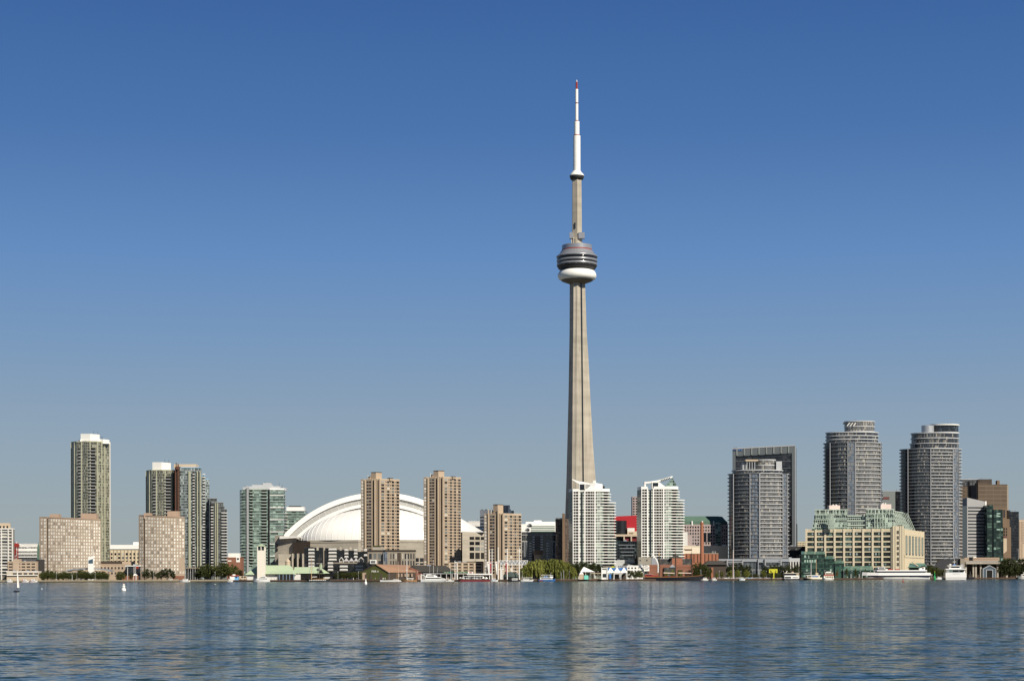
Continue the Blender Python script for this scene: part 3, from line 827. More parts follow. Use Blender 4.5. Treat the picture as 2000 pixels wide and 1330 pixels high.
def olive_tower(name, label, xl, xm, xr, ytop, ybase, D, white, bal, nfl, cm=None, pierm=None):
    t = T(name, label, "glass tower", xm, D)
    cm = cm or C_olive; pierm = pierm or M_cream2
    zt = t.z(ytop); zb = 0.0
    lf = [t.p(xl, 14), t.p(xl + (xm - xl) * .2, 4), t.p(xl + (xm - xl) * .6, -1), t.p(xm, 0)]
    poly = lf + [t.p(xr, 16), t.p(xr - 4, 40), t.p(xl + 2, 40)]
    t.part('glass_wall', MB().prism(poly, 0, zt - .8), cm)
    fh = (zt - t.z(ybase)) / nfl
    for k in range(nfl):
        z = zt - fh * (k + 1)
        if k < 2: continue
        for i, (b0, b1) in enumerate(bal):
            dy = 3.2 if b0 < xl + (xm - xl) * .3 else -.2
            t.part('balcony', MB().box(t.x(b0), t.x(b1), dy - 2.2, dy + 3, z, z + .9), M_grey)
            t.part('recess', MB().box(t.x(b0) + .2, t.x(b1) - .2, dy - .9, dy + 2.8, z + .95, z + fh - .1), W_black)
        if k % 6 == 0:
            t.part('floor_band', MB().prism([(x, y - .25) for x, y in lf] + [t.p(xr + .4, 16), t.p(xr - 2, 30), t.p(xl + 2, 30)], z - .3, z + .35), pierm)
    for f in (0.0, .22, .5, .78): 
        i = min(2, int(f * 3)); q = lerp(lf[i], lf[i + 1], f * 3 - i)
        t.part('pier', MB().box(q[0] - .5, q[0] + .6, q[1] - .55, q[1] + .8, 0, zt - .4), pierm)
    for f in (0.02, .33, .55): 
        q = lerp(t.p(xm), t.p(xr, 16), f)
        t.part('pier', MB().obox(q[0], q[1], atan2(16, t.x(xr, 16)), 1.3, 1.2, 0, zt - .4), pierm)
    t.part('corner_pier', MB().box(t.x(xr, 15) - .9, t.x(xr, 16) + .2, 14.2, 16.4, 0, zt), M_white2)
    t.part('cornice', MB().prism([(x, y - .4) for x, y in lf] + [t.p(xr, 15.5), t.p(xr - 4, 40), t.p(xl + 2, 40)], zt - .8, zt + .5), pierm)
    for (b0, b1, yt, dy) in white: t.part('penthouse', MB().prism([t.p(b0, dy + 3), t.p((b0 + b1) / 2, dy), t.p(b1, dy + 1), t.p(b1, dy + 16), t.p(b0, dy + 16)], zt - 2, [t.z(yt, dy), t.z(yt + .5, dy), t.z(yt + 2, dy), t.z(yt + 2, dy), t.z(yt, dy)]), M_white)
    for i, (b0, b1, yt, dy) in enumerate(white): roof_clutter(t, t.x(b0 + 3), t.x(b1 - 3), dy + 8, t.z(yt + 2, dy), 4, i)
    return t
M_cream2 = mat("olive_cream_mullion", (0.36, 0.36, 0.265), 0.6, 0.08)
t = olive_tower("glass_tower", "tallest tower on the left, olive glass with a white stepped penthouse", 139.5, 190, 216, 862, 1125, 1965,
            ((158, 195, 846.5, 3), (190, 214, 857, 5), (154, 160, 858, 4)), ((153, 164), (174, 187)), 42)
z0 = t.z(877); 
t.fac(t.p(200, 7), t.p(213, 14.2), t.z(877), t.z(864), 2, 3, .5, .6, W_dark)
t.finish()
t = olive_tower("glass_tower", "olive glass tower with a tilted white penthouse beside the dark hoist strip", 286, 336, 345, 918, 1125, 1995,
            ((298, 334, 902, 3),), ((299, 312), (322, 334)), 34)
t.finish()

def stepped_tower():
    t = T("stepped_tower", "blue glass tower with pale stripes stepping down to the right beside a brown hoist", "glass tower", 372, 1990)
    for (x0, x1, yt, dy) in ((351.5, 393.5, 913.5, 0), (393.6, 402, 929.5, 2), (402.1, 409, 935.5, 4)):
        t.part('glass_wall', MB().prism([t.p(x0, dy), t.p(x1, dy + 2), t.p(x1, 34), t.p(x0, 34)], 0, t.z(yt)), C_blue)
        t.part('roof_rim', MB().prism([t.p(x0, dy - .4), t.p(x1 + .3, dy + 1.6), t.p(x1 + .3, 34), t.p(x0, 34)], t.z(yt), t.z(yt - 1.2)), M_bluecloth2)
    t.part('penthouse', MB().box(t.x(340, 6), t.x(383, 6), 6, 24, t.z(914), t.z(905.5)), M_beigel)
    zt = t.z(921); fh = (zt - t.z(1122)) / 35
    for k in range(35):
        z = zt - fh * (k + 1)
        t.part('balcony', MB().box(t.x(377), t.x(380.5), -1.6, .6, z, z + 1.0), M_white2)
        t.part('balcony', MB().box(t.x(396), t.x(400.5), .6, 2.8, z, z + 1.0), M_white2)
        t.part('recess', MB().box(t.x(377.4), t.x(380.5), -.35, .6, z + 1.05, z + fh - .1), W_black)
    for px in (369.5, 371.5, 386, 391.5): t.part('pier', MB().box(t.x(px) - .55, t.x(px) + .55, -.6, 1, 0, t.z(920)), M_cream2)
    # brown construction hoist
    h = T("builders_hoist", "rusty brown builders hoist running up between two glass towers", "hoist", 347, 1988)
    h.part('rail', MB().box(h.x(347.6), h.x(349.4), -1.8, 0, 0, h.z(906)).box(h.x(342.5), h.x(344), -1.2, 0, 0, h.z(912)), M_hoist)
    h.part('sheeting', MB().box(h.x(343.2), h.x(351.4), .02, 10, 0, h.z(911)), M_brownd)
    h.part('cage', MB().box(h.x(345), h.x(350.6), -2.6, 0.6, h.z(917), h.z(911)), M_hoist)
    for k in range(26): h.part('landing', MB().box(h.x(349.5), h.x(351.3), -1.0, .1, h.z(920 + k * 7.5), h.z(919 + k * 7.5)), M_concd)
    h.part('mast_head', MB().box(h.x(344), h.x(345.4), -1, .2, h.z(912), h.z(903.5)), M_hoist)
    # lower glass tower
    t = T("lower_glass_tower", "lower grey glass tower stepping down beside the blue striped tower", "glass tower", 427, 1980)
    for (x0, x1, yt, dy) in ((409.3, 424, 972.5, 8), (413, 436.2, 981, 0), (436.3, 438.6, 988, 1.5), (438.7, 443.3, 994, 3)):
        t.part('glass_wall', MB().prism([t.p(x0, dy), t.p(x1, dy + 1.5), t.p(x1, 30 + dy * .2), t.p(x0, 30 + dy * .2)], 0, t.z(yt)), C_blue2)
        t.part('roof_rim', MB().prism([t.p(x0, dy - .3), t.p(x1 + .3, dy + 1.2), t.p(x1 + .3, 29 + dy * .2), t.p(x0, 29 + dy * .2)], t.z(yt), t.z(yt - .9)), M_grey)
    zt = t.z(985); fh = (zt - t.z(1122)) / 24
    for k in range(24):
        z = zt - fh * (k + 1)
        t.part('balcony', MB().box(t.x(412.5), t.x(417), -1.5, .6, z, z + 1.0), M_white2)
        t.part('recess', MB().box(t.x(413.2), t.x(417), -.35, .6, z + 1.05, z + fh - .1), W_black)
        if k > 1: t.part('balcony', MB().box(t.x(433), t.x(443.8), -1.0, 3, z, z + .8), M_white2)
    for px in (421.5, 425): t.part('pier', MB().box(t.x(px) - .45, t.x(px) + .45, -.6, 1, 0, t.z(982)), M_cream2)
M_bluecloth2 = mat("sky_blue_rim", (0.22, 0.42, 0.62), 0.4, 0.05)
C_blue2 = curtain("glazing_grey", 1.5, 3.2, [(0, (0.02, 0.022, 0.024)), (0.4, (0.05, 0.055, 0.058)), (0.8, (0.11, 0.12, 0.12))], (0.15, 0.16, 0.16), 0.14, 0.16, (0.15, 0.155, 0.15))
stepped_tower()

# low buildings between the two pink slabs
t = blk("cream_offices", "cream office block with a white roof plant between the pink slabs", "office block", 214, 274, 1072, 1900, 24, M_cream, 3, 8, .55, .6, W_dark, 1078, 1100, M_dark)
t.part('roof_plant', MB().box(t.x(214), t.x(271), 3, 16, t.z(1072), t.z(1063.5)), M_white)
t.part('roof_plant', MB().box(t.x(258), t.x(273), 6, 16, t.z(1063.5), t.z(1058)), M_white)
for k in range(9): t.part('pier', MB().box(t.x(216 + k * 7) - .4, t.x(216 + k * 7) + .4, -.7, .2, 0, t.z(1073.5)), M_beigel)
t.finish()
t = blk("brick_terrace", "low pink brick terrace with small square windows below the cream offices", "building", 195, 256, 1101, 1815, 18, M_pink, 2, 9, .45, .42, W_dark, 1104, 1124)
t.part('dark_roof', MB().box(t.x(190), t.x(237), 1, 14, t.z(1101), t.z(1095.5)), M_brownd)
t.part('salmon_box', MB().box(t.x(238), t.x(258), .8, 14, t.z(1101), t.z(1096)), M_beige)
t.finish()
t = blk("dark_pavilion", "black glass pavilion with a thin white roof left of the narrower pink slab", "pavilion", 246, 274, 1104, 1800, 12, C_black, roof=M_white, over=.6)
for px in (249.5, 262, 265): t.part('column', MB().tube((t.x(px), -.6, 0), (t.x(px), -.6, t.z(1107)), .3), M_white2)
t = T("memorial_tower", "small white tower with a blue glass face on a curved grey roof", "tower", 177.5, 1770)
t.part('wall', MB().prism([t.p(172, 0), t.p(183, 0), t.p(183, 6), t.p(172, 6)], 0, [t.z(1087.5), t.z(1085.5), t.z(1085.5), t.z(1087.5)]), M_white)
t.part('glass_panel', MB().prism([t.p(172.8, -.15), t.p(181.6, -.15), t.p(181.6, .1), t.p(172.8, .1)], t.z(1100), [t.z(1094), t.z(1091), t.z(1091), t.z(1094)]), M_glassb)
t.part('mast', MB().tube((t.x(182), 1, t.z(1087)), (t.x(182), 1, t.z(1073)), .2).tube((t.x(173), 1, t.z(1088)), (t.x(182), 1, t.z(1076)), .15), M_white)
t = T("marina_hall", "long low hall with a curved grey metal roof under the small white tower", "hall", 172, 1776)
P = [t.p(131, 0), t.p(213, 0), t.p(213, 16), t.p(131, 16)]
t.part('wall', MB().prism(P, 0, t.z(1118)), M_stone)
rr = []
for i in range(13):
    f = i / 12; px = 129 + 86 * f
    z = t.z(1113.5 - 4.5 * sin(pi * f) ** .6)
    rr.append([(t.x(px), -1, z - 1.2), (t.x(px), -1, z), (t.x(px), 17, z), (t.x(px), 17, z - 1.2)])
t.part('roof', MB().loft(rr), M_steel)
t.fac(t.p(133, 0), t.p(211, 0), t.z(1127), t.z(1119), 1, 14, .7, .7, W_mix); t.finish()
# red brick block with a white sign, dark hall behind the trees
t = blk("brick_warehouse", "dark red brick warehouse with a white sign panel beside the green glass tower", "warehouse", 443, 471, 1088, 2030, 20, M_brick, roof=M_brick)
t.part('roof_plant', MB().box(t.x(445), t.x(467), 3, 12, t.z(1088), t.z(1080)), M_white)
t.part('sign', MB().box(t.x(461.5), t.x(468.5), -.4, 0.1, t.z(1097.5), t.z(1087.8)), M_white)
t.part('sign_emblem', MB().box(t.x(463.2), t.x(466.8), -.6, -.3, t.z(1093), t.z(1089.2)), M_navy)
t.part('window', MB().box(t.x(445), t.x(452), -.2, .1, t.z(1096), t.z(1094)), W_light)
t = T("dark_underpass", "dark open hall on thin posts at the foot of the blue striped tower", "hall", 374, 1840)
t.part('wall', MB().box(t.x(362), t.x(388), 3, 14, 0, t.z(1110)), M_dark)
t.part('roof', MB().box(t.x(361.6), t.x(390), -1, 15, t.z(1110), t.z(1107.5)), M_stone)
for k in range(6): t.part('post', MB().box(t.x(363 + 4.6 * k) - .25, t.x(363 + 4.6 * k) + .25, -.6, 0, 0, t.z(1110)), M_grey)

# green glass tower
def green_tower():
    t = T("green_glass_tower", "green glass apartment tower with a grey stepped roof left of the stadium", "glass tower", 512, 2230)
    p = [t.p(468.5, 10), t.p(472, 3), t.p(482, 1), t.p(486, 2), t.p(486, 0), t.p(523, 0), t.p(524, 5), t.p(527, 5), t.p(527, 1), t.p(554, 3), t.p(557, 10), t.p(557, 40), t.p(468.5, 40)]
    zt = t.z(956)
    t.part('glass_wall', MB().prism(p, 0, zt), C_teal)
    t.part('pier', MB().box(t.x(482), t.x(486), -.7, 3, 0, t.z(951)), M_grey)
    t.part('shaft_recess', MB().box(t.x(525), t.x(527), .4, 5, 0, t.z(955)), M_dark)
    fh = (zt - t.z(1104)) / 25
    for k in range(25):
        z = zt - fh * (k + 1)
        t.part('floor_band', MB().box(t.x(487), t.x(522.5), -.4, .3, z, z + .55), M_teal2)
        t.part('balcony', MB().box(t.x(488), t.x(494), -1.8, .2, z, z + .95), M_teal2)
        t.part('balcony', MB().box(t.x(511), t.x(521.5), -1.8, .2, z, z + .95), M_teal2)
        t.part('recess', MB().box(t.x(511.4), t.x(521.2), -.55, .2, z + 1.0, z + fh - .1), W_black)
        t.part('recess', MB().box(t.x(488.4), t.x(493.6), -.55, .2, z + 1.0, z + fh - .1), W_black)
        t.part('floor_band', MB().prism([t.p(527.2, .4), t.p(554.4, 2.2), t.p(554.4, 3.5), t.p(527.2, 3)], z, z + (.9 if k % 4 == 1 else .45)), M_white if k % 4 == 1 else M_teal2)
        t.part('floor_band', MB().box(t.x(468.8), t.x(481.8), .5, 5, z, z + .4), M_teal2)
        if k > 0: t.part('balcony', MB().box(t.x(554.5), t.x(557.6), 3, 12, z, z + .6), M_stone2)
    t.part('roof_rim', MB().box(t.x(488), t.x(520), -.5, 8, zt - .4, zt + 1.2), M_teal)
    t.part('roof_rim', MB().prism([t.p(526, .5), t.p(555, 2.5), t.p(555, 14), t.p(526, 14)], zt - .3, zt + 1.6), M_white)
    for (a, c, yt, dy) in ((474, 488, 951, 4), (478, 512, 949.5, 9), (490, 530, 946.5, 10), (511, 527, 943, 12), (527, 545, 949.5, 12), (545, 557, 953, 10)):
        t.part('roof_plant', MB().box(t.x(a), t.x(c), dy, dy + 12, zt - 1, t.z(yt, dy)), M_grey2)
        roof_clutter(t, t.x(a + 2), t.x(c - 2), dy + 4, t.z(yt, dy), 2, int(a))
M_stone2 = mat("balcony_stone", (0.36, 0.35, 0.33), 0.8, 0.08)
M_grey2 = mat("pale_grey_metal", (0.42, 0.43, 0.45), 0.6, 0.06)
M_teal2 = mat("teal_rail", (0.37, 0.455, 0.41), 0.4, 0.06)
green_tower()
t = blk("green_apartments", "shorter green glass apartments with a white roof storey behind the stadium arch", "apartment block", 555, 596, 997, 2330, 30, C_teal, roof=M_grey)
t.part('roof_storey', MB().box(t.x(559), t.x(593), 3, 20, t.z(997), t.z(989.5)), M_white)
t.part('roof_plant', MB().box(t.x(563), t.x(586), 6, 18, t.z(989.5), t.z(987.3)), M_dark)
for k in range(14):
    z = t.z(1003 + 6.2 * k); t.part('balcony', MB().box(t.x(555), t.x(563), -1.6, .2, z, z + .9), M_white2)
    t.part('floor_band', MB().box(t.x(563), t.x(596.5), -.5, .3, z, z + .5), M_teal2)

# green roofed ferry hall on the quay
def pier_hall():
    t = T("ferry_hall", "low white quayside hall with a pale green hipped roof", "hall", 560, 1735)
    ze = t.z(1121.5)
    t.part('wall', MB().box(t.x(482), t.x(586), 2, 20, 0, ze), M_white2)
    def hip(x0, x1, ye, yr, xa, xb, d0, d1):
        za, zb = t.z(ye), t.z(yr); dm = (d0 + d1) / 2
        V = [(t.x(x0), d0, za), (t.x(x1), d0, za), (t.x(x1), d1, za), (t.x(x0), d1, za), (t.x(xa), dm, zb), (t.x(xb), dm, zb)]
        return MB().add(V, [(0, 1, 5, 4), (1, 2, 5), (2, 3, 4, 5), (3, 0, 4), (3, 2, 1, 0)])
    t.part('roof', hip(478, 578, 1121.8, 1103.5, 501, 564, 0, 22), M_green)
    t.part('roof', hip(572, 640, 1119.5, 1107, 572, 622, 4, 22), M_green)
    t.part('wall', MB().box(t.x(586), t.x(640), 5, 18, 0, t.z(1119.5)), W_black)
    t.part('porch_roof', MB().prism([t.p(500, -1.2), t.p(572, -1.2), t.p(572, 5), t.p(500, 5)], t.z(1120.6), [t.z(1120.2), t.z(1120.2), t.z(1114), t.z(1114)]), M_green)
    t.part('door_bay', MB().box(t.x(546), t.x(574), -.3, 2.2, 0, t.z(1120.5)), W_black)
    for px in (546, 553, 559.5, 566, 573.5): t.part('post', MB().box(t.x(px) - .3, t.x(px) + .3, -.9, -.3, 0, t.z(1120.5)), M_bluegrey2)
    t.part('window', MB().box(t.x(537), t.x(541), 1.7, 2.1, t.z(1123), t.z(1121.9)), W_black)
    # dark gabled dormer with cupola
    g = t.x(627)
    t.part('dormer', MB().gable(g - 3.4, g + 3.4, -1, 8, t.z(1120), t.z(1108.5)), M_green)
    t.part('dormer_window', MB().gable(g - 2.4, g + 2.4, -1.3, -.9, t.z(1119), t.z(1111)), W_black)
    t.part('cupola', MB().box(t.x(623.5), t.x(628.5), 4, 6.5, t.z(1109), t.z(1103)).gable(t.x(623.3), t.x(628.7), 3.9, 6.6, t.z(1103), t.z(1100.6)), M_green)
    t.part('lantern', MB().lathe([(2.6, t.z(1104)), (2.6, t.z(1096.8)), (2.9, t.z(1096.4)), (.2, t.z(1089.5))], 8, t.x(557.5), 18), M_beigel)
    q = T("clock_tower", "square white tower with an open belfry and a small green roof on the quay", "tower", 509.7, 1731)
    a, c = q.x(502.3), q.x(517.5)
    q.part('shaft', MB().box(a, c, 0, 7, 0, q.z(1074.5)), M_creamw)
    b = MB()
    for xx in (a, (a + c) / 2 - .35, c - .7):
        for yy in (0, 6.3): b.box(xx, xx + .7, yy, yy + .7, q.z(1074.5), q.z(1066.5))
    q.part('belfry', b, M_creamw)
    q.part('belfry_core', MB().box(a + 1.2, c - 1.2, 1.4, 5.6, q.z(1074.5), q.z(1067)), W_dark)
    q.part('roof', MB().box(a - .3, c + .3, -.3, 7.3, q.z(1066.6), q.z(1065.6)).pyr(a - .3, c + .3, -.3, 7.3, q.z(1065.6), q.z(1062), .05), M_green)
M_creamw = mat("cream_white", (0.70, 0.66, 0.58), 0.7, 0.05, 0.2)
M_bluegrey2 = mat("blue_grey_post", (0.16, 0.22, 0.30), 0.6, 0.1)
pier_hall()

# dark glass terraced apartments
def terraces():
    t = T("terraced_apartments", "dark glass terraced apartments with stacked white balconies below the stadium", "apartment block", 660, 1850)
    x0, x1 = t.x(594), t.x(718)
    prof = [(594, 612, 1068), (612, 634, 1069), (634, 652, 1070), (652, 676, 1073), (676, 694, 1074.5), (694, 719, 1077)]
    for a, c, yt in prof:
        t.part('glass_wall', MB().box(t.x(a), t.x(c), 0, 18, 0, t.z(yt)), C_kings)
    t.part('lower_wall', MB().box(t.x(642), t.x(715), -7, -.02, 0, t.z(1100.5)), C_kings)
    t.part('terrace', MB().box(t.x(641), t.x(716.5), -7.8, -.02, t.z(1100.5), t.z(1098)), M_stone)
    t.part('pier', MB().box(t.x(631.6), t.x(633.4), -1.2, .3, 0, t.z(1069)), M_stone)
    for a in (618.5, 631, 663.5, 683, 703): t.part('cornice_block', MB().box(t.x(a), t.x(a + 4), -.8, .4, t.z(1074.5), t.z(1068.5)), M_conc2)
    def stack(a, c, ys, dy):
        for y in ys:
            t.part('balcony', MB().box(t.x(a), t.x(c), dy - 2.4, dy, t.z(y), t.z(y - 1.9)), M_stone2)
            t.part('glazed_rail', MB().box(t.x(a) + .3, t.x(c) - .3, dy - 2.2, dy - .4, t.z(y - 1.9), t.z(y - 4.0)), M_white2)
    stack(602.5, 615, [1075, 1081.7, 1088.3, 1095, 1101.6, 1108], -.1)
    stack(642, 658, [1074.5, 1081.2, 1088, 1094.5], -.1)
    stack(642, 652.5, [1101.5, 1108, 1114.5], -7.1)
    stack(673, 681, [1076, 1082.5, 1089], -.1); stack(691.5, 699, [1076, 1082.5, 1089], -.1)
    stack(711, 718, [1076, 1086], -.1)
    stack(665, 681, [1108, 1114.5], -7.1); stack(695.5, 711, [1108, 1114.5], -7.1)
    # tent roofs on the terrace are separate
    for k, (a, c) in enumerate(((663, 671.5), (671.8, 682), (682.2, 691.5), (691.7, 700), (700.5, 711))):
        q = T("terrace_canopy", ("white open canopy frame at the %s end of the dark glass terrace" % ("left" if k == 0 else "right")) if k in (0, 4) else "pale grey tent canopy in the middle of the row on the dark glass terrace",
              "canopy", (a + c) / 2, 1846, "tent canopies on the dark glass terrace", G=t.G + t.z(1098))
        w = q.m(c - a) / 2; h = q.m(4.2)
        open_ = k in (0, 4)
        if open_:
            b = MB()
            for yy in (-3, 0):
                b.tube((-w, yy, h), (0, yy, h + 3), .28, n=4).tube((w, yy, h), (0, yy, h + 3), .28, n=4).tube((-w * .8, yy, 0), (-w * .8, yy, h), .25, n=4).tube((w * .8, yy, 0), (w * .8, yy, h), .25, n=4)
            q.part('frame', b, M_white)
            q.part('roof', MB().add([(-w, -2.6, h), (0, -2.6, h + 2.6), (w, -2.6, h), (-w, 0, h), (0, 0, h + 2.6), (w, 0, h)], [(0, 1, 4, 3), (1, 2, 5, 4)]), M_greyc)
        else:
            q.part('roof', MB().pyr(-w, w, -3.2, 0, h - 1, h + 2.4), M_greyc)
            b = MB()
            for sx in (-w + .2, w - .2): b.tube((sx, -3, 0), (sx, -3, h - 1), .2, n=4)
            q.part('post', b, M_white)
        q.part('table', MB().box(-w * .6, w * .6, -2, -1, .2, 1.2), M_beigel)
    return t
M_greyc = mat("grey_canvas", (0.40, 0.39, 0.40), 0.8, 0.06)
terraces()

# beige brick towers
def beige_tower(name, label, xl, xc, xr, ytop, D, floors, ph, ybase=1121, fin_up=.3, grp="beige brick apartment towers"):
    t = T(name, label, "apartment tower", xc, D, grp)
    dl, dr = 9, 15
    pl, pc, pr = t.p(xl, dl), t.p(xc, 0), t.p(xr, dr)
    L = xc - xl
    cuts = [(.155, .225, 2.2), (.62, .69, 1.4), (.86, .94, 1.8)]
    left = notch(pl, pc, cuts)
    back = (pl[0] + pr[0] - pc[0], pl[1] + pr[1])
    poly = left + [pc, pr, back]
    zt = t.z(ytop)
    t.part('wall', MB().prism(poly, 0, zt), M_beige)
    t.part('parapet', MB().prism([(x, y - .12) for x, y in left] + [(pc[0], pc[1] - .15), (pr[0] + .1, pr[1] - .1), back], zt, zt + .7), M_beigel)
    z0, z1 = t.z(ybase), zt - .8
    fh = (z1 - z0) / floors
    # left face: bright window strip, dark slot, paired windows
    t.fac(lerp(pl, pc, .02), lerp(pl, pc, .14), z0, z1, floors, 1, .8, .62, W_light)
    t.fac(lerp(pl, pc, .30), lerp(pl, pc, .56), z0, z1, floors, 2, .8, .56, W_dark)
    n_ = (-(pc[1] - pl[1]), pc[0] - pl[0]); l_ = hypot(*n_); n_ = (n_[0] / l_, n_[1] / l_)
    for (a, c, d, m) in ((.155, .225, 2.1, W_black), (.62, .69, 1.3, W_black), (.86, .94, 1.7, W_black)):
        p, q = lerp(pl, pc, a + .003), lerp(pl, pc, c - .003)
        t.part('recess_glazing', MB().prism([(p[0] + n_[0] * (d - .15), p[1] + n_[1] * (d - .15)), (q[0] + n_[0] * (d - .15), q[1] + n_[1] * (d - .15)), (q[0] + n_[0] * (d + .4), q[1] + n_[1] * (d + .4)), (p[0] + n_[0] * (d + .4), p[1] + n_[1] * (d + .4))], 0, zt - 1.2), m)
    for f in (.235, .745):
        q = lerp(pl, pc, f); t.part('fin', MB().obox(q[0] - n_[0] * .3, q[1] - n_[1] * .3, atan2(pc[1] - pl[1], pc[0] - pl[0]), .9, 1.2, 0, zt + fin_up), M_beigel)
    # right face: wide dark bays and narrow windows
    t.fac(lerp(pc, pr, .03), lerp(pc, pr, .27), z0, z1, floors, 1, .66, .64, W_mix, 'bay_window')
    for k in range(3):
        a = .28 + k * .235
        t.fac(lerp(pc, pr, a), lerp(pc, pr, a + .07), z0, z1, floors, 1, .6, .45, W_dark)
        t.fac(lerp(pc, pr, a + .075), lerp(pc, pr, a + .225), z0, z1, floors, 1, .8, .64, W_dark, 'bay_window')
    t.fac(lerp(pc, pr, .945), lerp(pc, pr, .995), z0, z1, floors, 1, .6, .45, W_dark)
    ang = atan2(pr[1] - pc[1], pr[0] - pc[0])
    for k in range(floors):       # sills under the bays make a fine horizontal relief
        z = z0 + fh * k
        p, q = lerp(pc, pr, .03), lerp(pc, pr, .99); c = lerp(p, q, .5)
        t.part('sill_course', MB().obox(c[0] - sin(-ang) * 0 + .0, c[1] - .18, ang, hypot(q[0] - p[0], q[1] - p[1]), .3, z, z + .35), M_beigel)
    for (a, c, yt, dy) in ph:
        t.part('penthouse', MB().prism([t.p(a, dy + 3), t.p(a + (c - a) * .45, dy), t.p(c, dy + 4), t.p(c, dy + 12), t.p(a, dy + 12)], zt - 1, t.z(yt, dy)), M_beige)
        t.part('penthouse_rim', MB().prism([t.p(a - .3, dy + 3), t.p(a + (c - a) * .45, dy - .4), t.p(c + .3, dy + 3.6), t.p(c + .2, dy + 12), t.p(a, dy + 12)], t.z(yt, dy), t.z(yt, dy) + .5), M_brownd)
    b = MB()
    for px in (xl + 14, xc - 14): b.tube((t.x(px, 8), 8, zt), (t.x(px, 8), 8, zt + t.m(9)), .25)
    t.part('aerial', b, M_white)
    t.finish()
beige_tower("brick_tower", "beige brick tower standing in front of the left half of the stadium dome", 705, 742, 780.5, 936, 1865, 27, ((718, 728, 931, 6), (725, 746, 922.5, 4), (757, 768, 934, 6)), 1107)
beige_tower("brick_tower", "beige brick tower standing in front of the right half of the stadium dome", 827.5, 866, 900.5, 932, 1845, 30, ((841, 850, 927.5, 6), (847, 868, 919.5, 4), (880, 890, 931, 6)), 1106)
beige_tower("brick_tower", "shorter beige brick tower beside the banner poles on the quay", 945.5, 983, 1018.5, 1003.5, 1795, 19, ((960, 970, 999, 6), (963.5, 983, 985.5, 4)), 1121, 4.8)
